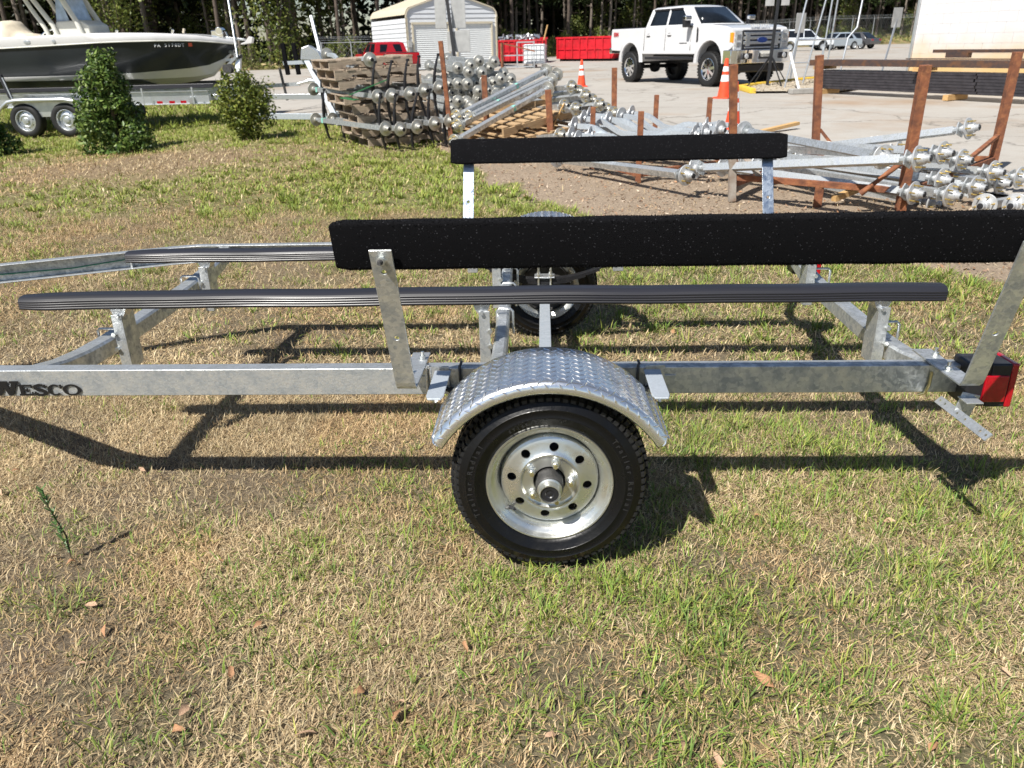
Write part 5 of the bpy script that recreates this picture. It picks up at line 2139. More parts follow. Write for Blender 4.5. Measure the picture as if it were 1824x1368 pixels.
        if big:
            mb = MB()
            mb.prism([(0, 0), (.07, .02), (.05, .36), (.0, .40)], (1.40, s_ * (hw - .004), zr - .44), (1, 0, 0), (0, 0, 1), (0, s_ * .012, 0))
            mb.build('fender_vent', M_BLACKP, bd)
            mb = MB()
            mb.box((.78, s_ * (hw + .001), zb + .215), (.36, .006, .022))
            mb.build('door_badge', M_BLACKP, bd)
    # nose: grille, lamps, bumper
    zf = zr - .46
    if big:
        mb = MB()
        mb.box((2.95, 0, zr - .42), (.06, 1.34, .52))
        gr_ = mb.build('grille', M_BLACKP, t, bevel=.03)
        for z, h_, w_ in ((zr - .245, .075, 1.28), (zr - .355, .085, 1.30), (zr - .475, .085, 1.30), (zr - .60, .05, 1.20)):
            mb = MB()
            mb.box((2.985, 0, z), (.05, w_, h_))
            mb.build('grille_bar', M_CHROME, gr_, bevel=.015)
        for s_ in (-1, 1):
            mb = MB()
            mb.box((2.99, s_ * .50, zr - .42), (.05, .16, .30))
            mb.build('grille_end', M_CHROME, gr_, bevel=.02)
        mb = MB()
        mb.lathe([(0, .03), (.165, .025), (.18, 0)], (3.0, 0, zr - .41), (1, 0, 0), 28)
        em = mb.build('emblem', M_EMBL, gr_, 40)
        em.scale = (1, 1, .42)
        em.location = (0, 0, (zr - .41) * .58)
        for s_ in (-1, 1):
            mb = MB()
            mb.prism([(0, 0), (.27, 0), (.27, .50), (.03, .50), (0, .4)], (2.93, s_ * .68, zr - .66), (0, s_ * 1, 0), (0, 0, 1), (.06, 0, 0))
            hl = mb.build('headlight', M_LAMP, t, bevel=.02)
            mb = MB()
            mb.box((2.99, s_ * .80, zr - .33), (.02, .16, .13))
            mb.box((2.99, s_ * .80, zr - .52), (.02, .16, .12))
            mb.build('lamp_reflector', M_CHROME, hl, bevel=.02)
            mb = MB()
            mb.box((2.895, s_ * .965, zr - .34), (.12, .055, .26))
            mb.build('marker_lamp', M_AMBER, hl, bevel=.015)
        mb = MB()
        mb.sweep([(-.07, -.17), (.07, -.17), (.095, -.05), (.095, .12), (.06, .17), (-.07, .17)], [(2.72, -1.03, zf - .36), (2.95, -.98, zf - .36), (3.10, -.7, zf - .36), (3.13, 0, zf - .36), (3.10, .7, zf - .36), (2.95, .98, zf - .36), (2.72, 1.03, zf - .36)])
        bp = mb.build('bumper', M_CHROME, t, 35, bevel=.012)
        for y in (-.62, 0, .62):
            mb = MB()
            mb.box((3.19 if y == 0 else 3.165, y, zf - .35), (.06, .36 if y else .5, .16))
            mb.build('bumper_opening', M_BLACKP, bp, bevel=.03)
        for s_ in (-1, 1):
            mb = MB()
            mb.lathe([(0, .03), (.06, .025), (.07, 0)], (3.185, s_ * .66, zf - .35), (1, 0, 0), 16)
            mb.build('fog_lamp', M_LAMP, bp, 40)
        mb = MB()
        mb.box((3.215, -.04, zf - .30), (.01, .31, .15))
        mb.build('number_plate', M_PAPER, bp)
        mb = MB()
        mb.box((2.93, 0, zf - .66), (.22, 1.75, .22))
        mb.build('air_dam', M_BLACKP, t, bevel=.05)
        me = text_mesh('SUPER DUTY', .115, .004, M_LGREY, .003, 'CENTER')
        o = link('hood_lettering', me, bd)
        o.matrix_basis = Matrix.Translation((2.885, 0, zr - .095)) @ Matrix.Rotation(R(90), 4, 'Z') @ Matrix.Rotation(R(62), 4, 'X')
        for s_ in (-1, 1):
            me = text_mesh('FX4', .17, .002, M_DECALR, .008, 'CENTER')
            o = link('bed_decal', me, bd)
            o.matrix_basis = Matrix.Translation((-2.93, s_ * (hw - .002), zr - .22)) @ Matrix.Rotation(PI if s_ > 0 else 0, 4, 'Z') @ Matrix.Rotation(R(90), 4, 'X')
    for s_ in (-1, 1):
        mb = MB()
        mb.box((-3.255, s_ * .86, zr - .25), (.04, .16, .38))
        mb.build('tail_lamp', M_REDL, bd, bevel=.01)
    mb = MB()
    mb.box((-3.36, 0, zb + .02), (.14, 1.9, .18))
    mb.build('rear_bumper', M_CHROME if big else M_BLACKP, t, bevel=.03)
    mb = MB()
    mb.bar((-3.4, 0, zb - .22), (-3.72, 0, zb - .22), .08, .08)
    mb.cyl((-3.68, 0, zb - .2), (-3.68, 0, zb - .1), .035, 10)
    mb.build('tow_hitch', M_BLACKM, t)
    mb = MB()
    for y in (-.45, .45):
        mb.bar((-3.1, y, zb - .08), (2.8, y, zb - .08), .1, .16)
    for x in (-wb, wb):
        mb.cyl((x, -.85, tyre), (x, .85, tyre), .06, 10)
        mb.lathe([(0, -.2), (.17, -.1), (.19, 0), (.17, .1), (0, .2)], (x, .0, tyre), (0, 1, 0), 14)
    mb.bar((-1.7, .2, tyre + .12), (1.6, .2, tyre + .22), .08, .08)
    mb.build('chassis', M_BLACKM, t)
    for x in (-wb, wb):
        for s_ in (-1, 1):
            road_wheel(t, (x, s_ * .88, tyre), tyre, .31, (0, s_, 0), knob=34 if big else 0)
    return t


# the white truck faces right and towards us; near side = its right-hand side (-Y in its own frame)
tf = Vector((1.83, -3.6, 0)).normalized()
side_far = Vector((-tf.y, tf.x, 0))
nw = Vector((4.82, 21.0, 0))                    # foot of the near front wheel
root = nw - tf * 2.03 + side_far * .88
pickup('pickup_truck', 'white lifted crew-cab pickup truck with chrome nose parked on the pavement', (root.x - .22, root.y - .5, .134), math.atan2(tf.y, tf.x), M_TRUCK, .955)
pickup('pickup_truck', 'red pickup truck seen behind the pallet stack beside the white shed', (-7.45, 36.6, hf(-7.45, 36.6) + .02), R(118), M_REDP, .82, .02, .38, False)


def saloon(label, loc, rz, m, cat='car', suv=0.0, group='cars parked far off by the fence'):
    t = thing('parked_car', label, cat, loc, (0, 0, rz), group)
    hw = .88
    zb, zr, zt = .28 + suv * .15, .86 + suv * .18, 1.42 + suv * .32

    def arch(cx, r_=.36, n=7):
        return [(cx + r_ * math.cos(PI * k / n), zb + .02 + r_ * math.sin(PI * k / n)) for k in range(n + 1)]
    poly = [(-2.25, zb + .1), (-2.28, zb + .4), (-2.2, zr), (-1.5, zr + .05), (1.0, zr), (1.95, zr - .12), (2.22, zr - .25), (2.28, zb + .2), (2.2, zb)] + arch(1.38) + arch(-1.35)
    mb = MB()
    mb.prism(poly, (0, -hw, 0), (1, 0, 0), (0, 0, 1), (0, 2 * hw, 0))
    mb.build('body', m, t, bevel=.06, seg=3)
    mb = MB()
    f = lambda z, a, b, w: [Vector((a, -w, z)), Vector((b, -w, z)), Vector((b, w, z)), Vector((a, w, z))]
    mb.loft([f(zr - .02, -1.75 - suv * .3, 1.05, .80), f(zt - .08, -1.15 - suv * .8, .28, .66), f(zt, -.95 - suv * .8, .05, .56)], closed=True, cap=True)
    cab = mb.build('cabin', m, t, 30, bevel=.05)
    for s_ in (-1, 1):
        for a in ((-1.25 - suv * .5, -.32, -.36, -.98 - suv * .6), (-.24, .80, .26, -.28)):
            mb = MB()
            z0, z1 = zr + .04, zt - .10
            mb.add([(a[0], s_ * .805, z0), (a[1], s_ * .805, z0), (a[2], s_ * .685, z1), (a[3], s_ * .685, z1), (a[0], s_ * .75, z0), (a[1], s_ * .75, z0), (a[2], s_ * .63, z1), (a[3], s_ * .63, z1)], [(0, 1, 2, 3), (4, 5, 6, 7), (0, 4, 5, 1), (1, 5, 6, 2), (2, 6, 7, 3), (3, 7, 4, 0)])
            mb.build('window', M_GLASS, cab)
        mb = MB()
        mb.box((-2.23, s_ * .66, zr - .14), (.1, .36, .16))
        mb.build('tail_lamp', M_REDL, t, bevel=.02)
        mb = MB()
        mb.box((2.16, s_ * .64, zr - .26), (.14, .36, .14))
        mb.build('headlight', M_LAMP, t, bevel=.02)
        for x in (-1.35, 1.38):
            mb = MB()
            mb.lathe([(.2, -.1), (.33, -.1), (.33, .08), (.31, .1), (.22, .1)], (x, s_ * .80, .33), (0, s_, 0), 20)
            mb.build('tyre', M_TREAD, t, 40)
            mb = MB()
            mb.lathe([(.22, .09), (.2, .05), (0, .06)], (x, s_ * .80, .33), (0, s_, 0), 16)
            mb.build('rim', M_ALU, t, 40)
    for x0, x1, z0, z1 in ((1.0, .32, zr + .05, zt - .08), (-1.78 - suv * .3, -1.18 - suv * .8, zr + .05, zt - .08)):
        mb = MB()
        k = .035 if x0 > 0 else -.035
        mb.add([(x0 + k, -.68, z0), (x0 + k, .68, z0), (x1 + k, .56, z1), (x1 + k, -.56, z1), (x0 - k, -.68, z0), (x0 - k, .68, z0), (x1 - k, .56, z1), (x1 - k, -.56, z1)], [(0, 1, 2, 3), (4, 5, 6, 7), (0, 4, 5, 1), (1, 5, 6, 2), (2, 6, 7, 3), (3, 7, 4, 0)])
        mb.build('windscreen', M_GLASS, cab)
    return t


saloon('pale blue-white off-road car parked nearest the white pickup, far off', (23.3, 72.0, .134), R(-12), M_SILVC, suv=1.0)
saloon('blue-grey saloon parked between the pale car and the dark saloon', (26.4, 73.3, .134), R(205), M_BRIGHTC)
saloon('dark grey saloon with red tail lamps, last car before the grass bank', (28.9, 76.0, .134), R(130), M_DARKC)


# ------------------------------------------------------------------ metal garage, dumpsters, tank, frames
def garage():
    FLc, FRc = Vector((-7.45, 43.3, 0)), Vector((-2.66, 45.9, 0))
    fx = (FRc - FLc)
    Wd = fx.length
    fx.normalize()
    fy = Vector((-fx.y, fx.x, 0))
    t = thing('metal_garage', 'white metal garage with cream trim and two roller doors beyond the pavement', 'garage', (FLc.x, FLc.y, .13), (0, 0, math.atan2(fx.y, fx.x)))
    D, He, Hr = 6.4, 3.12, 3.85
    rd = .42
    prof = [(0, 0), (0, He - rd), (.06, He - rd * .55), (.20, He - rd * .15), (.42, He + .02), (Wd / 2, Hr), (Wd - .42, He + .02), (Wd - .20, He - rd * .15), (Wd - .06, He - rd * .55), (Wd, He - rd), (Wd, 0)]
    # gable wall: lapped horizontal siding, each course proud of the one above
    step = .235
    for nm, y in (('front', 0), ('back', D)):
        mb = MB()
        z = 0.0
        while z < Hr - .05:
            def xr(zz):
                if zz < He - rd:
                    return 0, Wd
                zq = [p[1] for p in prof[1:6]]
                xq = [p[0] for p in prof[1:6]]
                xx = float(np.interp(zz, zq, xq))
                return xx, Wd - xx
            a0, b0 = xr(z)
            a1, b1 = xr(min(z + step, Hr - .01))
            s_ = -1 if nm == 'front' else 1
            mb.add([(a0, y + s_ * .035, z), (b0, y + s_ * .035, z), (b1, y + s_ * .004, z + step), (a1, y + s_ * .004, z + step), (a0, y, z), (b0, y, z)], [(0, 1, 2, 3), (0, 4, 5, 1)])
            z += step
        w = mb.build('gable_wall', M_SIDING, t, fix=False)
    for x, s_ in ((0, -1), (Wd, 1)):
        w = None
        for k in range(11):
            z = step * k
            mb = MB()
            mb.add([(x + s_ * .035, 0, z), (x + s_ * .035, D, z), (x + s_ * .004, D, z + step), (x + s_ * .004, 0, z + step), (x, 0, z), (x, D, z), (x, D, z + step), (x, 0, z + step)], [(0, 1, 2, 3), (0, 4, 5, 1), (4, 5, 6, 7)])
            if k == 0:
                w = mb.build('side_wall', M_SIDING, t, fix=False)
            else:
                mb.build('siding_panel', M_SIDING, w, fix=False)
    # roof skin with rounded eaves, ribbed along its length
    mb = MB()
    secs = []
    nR = 34
    rp = prof[1:-1]
    for i in range(nR + 1):
        y = -.06 + (D + .12) * i / nR
        b = .02 if i % 2 else 0
        secs.append([Vector((a + (.05 if a > Wd / 2 else -.05) * (1 if (a < .3 or a > Wd - .3) else 0), y, z + .045 + b)) for a, z in rp])
    mb.loft(secs)
    mb.build('roof', M_CREAM, t, 30, fix=False)
    mb = MB()
    mb.sweep([(-.03, -.045), (.03, -.045), (.03, .045), (-.03, .045)], [(a, -.055, z) for a, z in prof], up=(0, -1, 0))
    mb.build('gable_trim', M_CREAM, t)
    for x0, x1 in ((.38, 2.42), (2.98, 5.1)):
        x1 = min(x1, Wd - .38)
        zt = 2.28
        mb = MB()
        n = 22
        for k in range(n):
            z = zt * k / n
            mb.add([(x0, -.075, z), (x1, -.075, z), (x1, -.055, z + zt / n * .5), (x0, -.055, z + zt / n * .5), (x1, -.075, z + zt / n), (x0, -.075, z + zt / n)], [(0, 1, 2, 3), (3, 2, 4, 5)])
        d = mb.build('roller_door', M_ROLL, t, fix=False)
        mb = MB()
        mb.box(((x0 + x1) / 2, -.10, zt + .05), (x1 - x0 + .2, .09, .10))
        mb.box((x0 - .05, -.095, zt / 2), (.09, .07, zt))
        mb.box((x1 + .05, -.095, zt / 2), (.09, .07, zt))
        mb.build('door_frame', M_CREAM, d)
    for xc in (.02, Wd - .02):
        mb = MB()
        mb.box((xc, -.06, 1.3), (.10, .08, 2.6))
        mb.build('corner_trim', M_CREAM, t)
    mb = MB()
    mb.box((.1, -.14, 1.30), (.22, .12, .34))
    mb.build('meter_box', M_SIGNB, t, bevel=.01)


garage()


def dumpster(loc, rz, L, H, label, ribs=7, slant=.55):
    t = thing('dumpster', label, 'dumpster', loc, (0, 0, rz), 'red roll-off dumpsters by the wood')
    Wd = 2.3
    poly = [(0, .15), (L - slant, .15), (L, .15 + H * .55), (L, H), (0, H)]
    th = .06
    for y in (0, Wd - th):
        mb = MB()
        mb.prism(poly, (0, y, 0), (1, 0, 0), (0, 0, 1), (0, th, 0))
        w = mb.build('side_panel', M_RED, t)
        yo = -.045 if y == 0 else th + .045
        for k in range(ribs):
            x = .12 + (L - slant - .2) * k / (ribs - 1)
            mb = MB()
            mb.box((x, y + (-.03 if y == 0 else th + .03), .15 + (H - .15) / 2), (.085, .07, H - .17))
            mb.build('rib', M_RED, w)
        mb = MB()
        mb.box((L / 2, y + th / 2, H + .03), (L + .08, .16, .11))
        mb.build('top_rail', M_RED, w)
        mb = MB()
        mb.box((L / 2 - .2, y + th / 2 + (-.05 if y == 0 else .05), H * .52), (L - .5, .05, .06))
        mb.build('side_rail', M_RED, w)
    mb = MB()
    mb.box((th / 2, Wd / 2, H / 2 + .08), (th, Wd - .1, H - .14))
    mb.build('end_door', M_RED, t)
    mb = MB()
    mb.box((L - th / 2, Wd / 2, H * .78), (th, Wd - .1, H * .44))
    mb.bar((L - slant, Wd / 2, .16), (L - .03, Wd / 2, .15 + H * .56), Wd - .1, .05)
    mb.build('front_panel', M_RED, t)
    mb = MB()
    mb.box((L / 2 - .3, Wd / 2, .17), (L - .6, Wd - .12, .05))
    for y in (.5, 1.7):
        mb.bar((.1, y, .08), (L + .1, y, .08), .1, .14)
    mb.build('floor', M_BLACKM, t)
    for x in (.2, L - .6):
        mb = MB()
        mb.cyl((x, .25, .09), (x, .42, .09), .09, 12)
        mb.build('roller', M_CAST, t)
    mb = MB()
    mb.box((L + .12, .06, H * .5), (.09, .09, H * 1.0))
    mb.build('corner_post', M_RED, t)
    return t


dumpster((.95, 54.6, .134), R(-37), 5.0, 1.42, 'red ribbed roll-off dumpster standing alone between the garage and the pickup', 8)
dumpster((-3.0, 51.4, .134), R(-8), 2.9, 1.32, 'red dumpster heaped with scrap beside the garage corner', 8, .2)
dumpster((-1.35, 53.8, .134), R(-6), 1.45, 1.45, 'red dumpster with plain panels behind the white tank', 4, .2)
sc = MB()
rnd = random.Random(3)
for k in range(70):
    c = Vector((rnd.uniform(-2.8, -.2), rnd.uniform(51.6, 53.6), rnd.uniform(1.45, 1.80)))
    sc.box(c, (rnd.uniform(.1, .5), rnd.uniform(.05, .3), rnd.uniform(.02, .14)), Matrix.Rotation(rnd.uniform(0, 3), 3, Vector((rnd.random(), rnd.random(), rnd.random())).normalized()))
o = sc.build('scrap_metal', M_ALU)
tag(o, 'tangle of pale scrap heaped in the left red dumpsters', None, kind='stuff')
mb = MB()
mb.bar((.08, 50.9, 1.5), (.32, 51.0, 2.35), .1, .05)
o = mb.build('scrap_plank', M_PINE)
tag(o, 'yellow plank sticking up from the scrap in the dumpster', 'plank')

ib = thing('liquid_tank', 'white plastic cube tank in a wire cage by the red dumpsters', 'tank', (-.42, 42.6, .134), (0, 0, R(-6)))
mb = MB()
mb.box((0, 0, .65), (1.12, .95, .98))
mb.build('bottle', M_IBC, ib, bevel=.06)
mb = MB()
for z in (.2, .42, .64, .86, 1.1):
    for y in (-.5, .5):
        mb.bar((-.58, y, z), (.58, y, z), .02, .02)
    for x in (-.58, .58):
        mb.bar((x, -.5, z), (x, .5, z), .02, .02)
for k in range(6):
    x = -.58 + 1.16 * k / 5
    for y in (-.5, .5):
        mb.bar((x, y, .12), (x, y, 1.12), .02, .02, up=(0, 1, 0))
mb.build('cage', M_ALU, ib)
mb = MB()
for x in (-.48, 0, .48):
    mb.box((x, 0, .06), (.14, .95, .12))
mb.build('skid', M_CAST, ib)
mb = MB()
mb.cyl((0, -.56, .2), (0, -.46, .2), .08, 12)
mb.build('valve', M_CAST, ib)

sf = thing('welded_stand', 'grey welded frame with a rusty end plate standing beside the garage', 'frame', (-2.15, 41.6, .134), (0, 0, R(-4)))
mb = MB()
mb.box((.0, 0, .62), (.12, .5, 1.24))
mb.build('end_plate', M_RUST, sf, bevel=.04)
for a, b in (((.1, 0, .06), (1.75, 0, .06)), ((.1, 0, .62), (1.7, 0, .62)), ((.8, 0, 1.25), (1.7, 0, 1.25)), ((1.7, 0, 0), (1.7, 0, 1.3)), ((.8, 0, 0), (.8, 0, 1.25)), ((1.7, -.1, .06), (1.7, .8, .06)), ((.1, .8, .06), (1.7, .8, .06))):
    mb = MB()
    mb.bar(a, b, .06, .06, up=(0, 1, 0))
    mb.build('tube', M_ALU, sf)
mb = MB()
mb.bar((.1, -.03, 1.2), (1.75, -.03, .80), .05, .06)
mb.build('brace', M_RUST, sf)


# ------------------------------------------------------------------ sign stands
def sign_stand(base, top, label, panels, tripod=True):
    b, tp = Vector(base), Vector(top)
    t = thing('sign_stand', label, 'sign', b)
    mb = MB()
    mb.bar((0, 0, 0), tp - b, .065, .065, up=(0, -1, 0))
    mb.build('pole', M_BLACKM, t)
    ax = (tp - b).normalized()
    for (h0, dx, w, h_, dy) in panels:
        c = ax * h0 + Vector((dx, dy, 0))
        mb = MB()
        mb.box(c, (w, .02, h_))
        mb.build('sign_panel', M_SIGNB, t, bevel=.004)
    if tripod:
        for a in range(4):
            d = Vector((math.cos(a * PI / 2 + .35), math.sin(a * PI / 2 + .35), 0))
            mb = MB()
            mb.bar(ax * .78, d * .62 + Vector((0, 0, .02)), .025, .02)
            mb.build('brace', M_BLACKM, t)
            mb = MB()
            mb.bar((0, 0, .02), d * .75 + Vector((0, 0, .02)), .05, .04)
            mb.build('foot', M_BLACKM, t)
    return t


sign_stand((5.72, 19.05, .16), (5.93, 19.6, 2.9), 'black sign stand on a braced foot in front of the white pickup nose', [(2.42, -.20, .22, .95, .04), (2.42, .16, .20, .95, -.05)])
sign_stand((-1.83, 15.9, .13), (-2.12, 16.3, 2.9), 'tall black sign pole with grey panels rising before the metal garage', [(2.05, -.17, .24, .95, .05), (2.05, .22, .30, .95, .05), (1.30, .22, .32, .42, .06), (1.3, -.02, .2, .4, .09)])


def sign_post(base, top, panel_h, w, label):
    b, tp = Vector(base), Vector(top)
    t = thing('sign_post', label, 'sign', b, group='grey parking signs seen from behind')
    mb = MB()
    mb.sweep([(-.03, 0), (-.018, .018), (.018, .018), (.03, 0), (.018, .006), (-.018, .006)], [Vector((0, 0, 0)), tp - b], up=(0, -1, 0))
    mb.build('post', M_ALU, t)
    ax = (tp - b).normalized()
    c = ax * ((tp - b).length - panel_h / 2) + Vector((-.02, -.02, 0))
    mb = MB()
    y = Vector((1, .25, 0)).normalized()
    r_ = Matrix((y, Vector((-y.y, y.x, 0)), Vector((0, 0, 1)))).transposed()
    mb.box(c, (w, .012, panel_h), r_)
    mb.build('sign_panel', M_SIGNB, t, bevel=.005)


sign_post((7.75, 23.9, .13), (7.95, 24.1, 1.98), .55, .32, 'grey sign back on a thin post in front of the far pale car')
sign_post((9.98, 22.6, .13), (10.35, 22.9, 2.02), .52, .30, 'grey sign back on a leaning post before the grass bank')

# tubular ladder trolley
lad = thing('tube_ladder', 'tall galvanised tube frame with cross rungs beside the yellow kerb', 'ladder', (5.9, 18.2, .13))
T = lambda *p: [Vector(q) for q in p]
for path, r_ in ((T((0, 0, 0), (.62, .35, 3.6)), .022), (T((.83, .1, 0), (1.06, .35, 3.6)), .02), (T((.72, .95, .0), (1.35, 1.2, 3.4)), .022), (T((1.30, .1, 0), (1.42, .15, 1.15), (1.62, .2, 1.38), (1.78, .35, 3.6)), .022), (T((1.22, .8, 0), (1.36, .9, 3.6)), .02)):
    mb = MB()
    mb.tube(path, r_, 8)
    mb.build('upright', M_ALU, lad, 60)
for a, b in (((.20, .1, 1.12), (1.42, .15, 1.14)), ((.12, .08, .62), (1.36, .12, .64)), ((.62, .35, 2.2), (1.70, .3, 2.2)), ((.85, .1, .05), (1.02, .6, .95)), ((.2, .12, 1.14), (.86, .9, 1.14))):
    mb = MB()
    mb.tube([a, b], .018, 8)
    mb.build('rung', M_ALU, lad, 60)
mb = MB()
mb.tube([(5.98, 17.2, .14), (5.86, 17.9, .98)], .03, 10)
o = mb.build('plastic_pipe', M_WHITE, None, 60)
tag(o, 'white plastic pipe leaning against the tube ladder', 'pipe')

# kerbed gravel island
def island():
    A_ = [Vector((4.95, 17.4, 0)), Vector((5.0, 18.9, 0)), Vector((5.8, 20.0, 0)), Vector((7.2, 21.6, 0)), Vector((8.5, 22.8, 0))]
    B_ = [Vector((9.5, 21.0, 0)), Vector((8, 18.4, 0)), Vector((6.9, 17.0, 0))]
    mb = MB()
    z = .134
    mb.sweep([(-.07, 0), (.07, 0), (.07, .09), (.045, .12), (-.045, .12), (-.07, .09)], [p + Vector((0, 0, z)) for p in A_])
    o = mb.build('kerb', M_YELLOW, None, bevel=.01)
    tag(o, 'yellow painted kerb curving round the gravel island', 'kerb')
    ring = A_ + B_
    mb = MB()
    c = sum(ring, Vector()) / len(ring)
    vs = [(p.x, p.y, z + .05) for p in ring] + [(c.x, c.y, z + .12)]
    n = len(ring)
    mb.add(vs, [(i, (i + 1) % n, n) for i in range(n)])
    m = mat('pale_gravel', (.46, .40, .31), .95, 0, col2=(.30, .25, .185), vscale=26, bump=1.0, bscale=34, detail=10)
    o = mb.build('gravel_island', m, None, fix=False)
    tag(o, None, None, kind='structure')
    st = MB()
    rnd = random.Random(8)
    for k in range(900):
        i = rnd.randrange(n)
        a, b = rnd.random(), rnd.random()
        if a + b > 1:
            a, b = 1 - a, 1 - b
        q = c + (ring[i] - c) * a + (ring[(i + 1) % n] - c) * b
        hgt = .05 + .07 * (1 - a - b)
        s_ = rnd.uniform(.015, .04)
        st.box((q.x, q.y, z + hgt + s_ * .2), (s_ * 1.4, s_, s_ * .8), Matrix.Rotation(rnd.uniform(0, 3), 3, 'Z') @ Matrix.Rotation(rnd.uniform(-.5, .5), 3, 'X'))
    o = st.build('gravel', m)
    tag(o, 'pale gravel stones on the kerbed island', None, kind='stuff')
    mb = MB()
    mb.box((6.0, 16.95, .134 + .06), (.72, .20, .12), Matrix.Rotation(R(12), 3, 'Z'))
    o = mb.build('wheel_stop', M_CONC, None, bevel=.02)
    tag(o, 'grey concrete block lying at the end of the steel stack', 'concrete block')


island()


# ------------------------------------------------------------------ long steel stock
def steel_stack():
    a, b = Vector((6.22, 17.05, 0)), Vector((9.5, 11.85, 0))
    d = (b - a).normalized()
    nrm = Vector((-d.y, d.x, 0))
    if nrm.y < 0:
        nrm = -nrm
    z = .13
    L = 8.2
    gi = 0
    # bundles of dark tube: seven layers seen, each tube its own length of stock
    for layer in range(7):
        for rowk in range(5):
            y = rowk * .078
            e0 = random.uniform(-.05, .05)
            p = a + nrm * (y + .05) + d * e0 + Vector((0, 0, z + .14 + layer * .056))
            for s0, s1 in ((0.12, 3.72 + random.uniform(-.01, .01)), (3.745, L)):
                if rowk > 1 and layer < 6:
                    continue
                mb = MB()
                mb.bar(p + d * s0, p + d * s1, .074, .0515)
                o = mb.build('steel_tube', M_STEELD, None, bevel=.004, seg=1)
                tag(o, f"dark square steel tube in the {['bottom', 'second', 'third', 'fourth', 'fifth', 'sixth', 'top'][layer]} layer, {['front', 'second', 'third', 'fourth', 'rear'][rowk]} row, " + ('left' if s0 < 1 else 'right') + ' length', 'steel tube', 'dark steel tubes in the long stack')
    for k, (t_, zz, s_) in enumerate(((.3, .055, .20), (3.3, .055, .2), (6.4, .055, .2))):
        mb = MB()
        c = a + d * t_ + nrm * .18 + Vector((0, 0, z + zz))
        mb.bar(c - nrm * .36, c + nrm * .3, .11, .1)
        o = mb.build('lumber', M_PINE)
        tag(o, 'yellow timber bearer under the ' + ['left end', 'middle', 'right part'][k] + ' of the dark steel stack', 'lumber', 'timber bearers of the steel stack')
    for k, t_ in enumerate((.12, 2.55, 5.2)):
        mb = MB()
        c = a + d * t_ + nrm * .18 + Vector((0, 0, z + .555))
        mb.bar(c - nrm * .34, c + nrm * .3, .12, .075)
        o = mb.build('lumber', M_PINE if k else M_WOODN)
        tag(o, 'timber block between dark tubes and rusty channels, ' + ['at the left end', 'near the middle', 'near the right'][k], 'lumber', 'timber blocks over the dark tubes')
    for rowk in range(4):
        mb = MB()
        p = a + nrm * (.0 + rowk * .115) + Vector((0, 0, z + .655))
        s0 = -.15 + rowk * .12 + (.1 if rowk == 1 else 0)
        hgt, w, th = .125, .055, .009
        mb.sweep([(-w, -hgt / 2), (w, -hgt / 2), (w, -hgt / 2 + th), (-w + th, -hgt / 2 + th), (-w + th, hgt / 2 - th), (w, hgt / 2 - th), (w, hgt / 2), (-w, hgt / 2)], [p + d * s0, p + d * (L + .2)])
        o = mb.build('steel_channel', M_STEELR, None, bevel=.003, seg=1)
        tag(o, 'rusty brown steel channel on top of the stack, ' + ['front', 'second from the front', 'third from the front', 'rear'][rowk], 'steel channel', 'rusty channels on top of the steel stack')
    mb = MB()
    p = a + nrm * .36 + d * 2.0 + Vector((0, 0, z + .735))
    mb.bar(p, p + d * 6.4, .16, .016)
    o = mb.build('steel_plate', M_STEELR)
    tag(o, 'thin dark flat bar lying over the rusty channels', 'steel bar')
    mb = MB()
    p = a + nrm * .42 + d * 3.0 + Vector((0, 0, z + .80))
    mb.bar(p - d * .2, p + d * .25, .14, .09)
    mb.bar(p + d * -.5 + Vector((0, 0, .075)), p + d * 5.4 + Vector((0, 0, .075)), .08, .06)
    o = mb.build('steel_angle', M_STEELR)
    tag(o, 'short brown steel angle propped on a block above the channels', 'steel angle')


steel_stack()


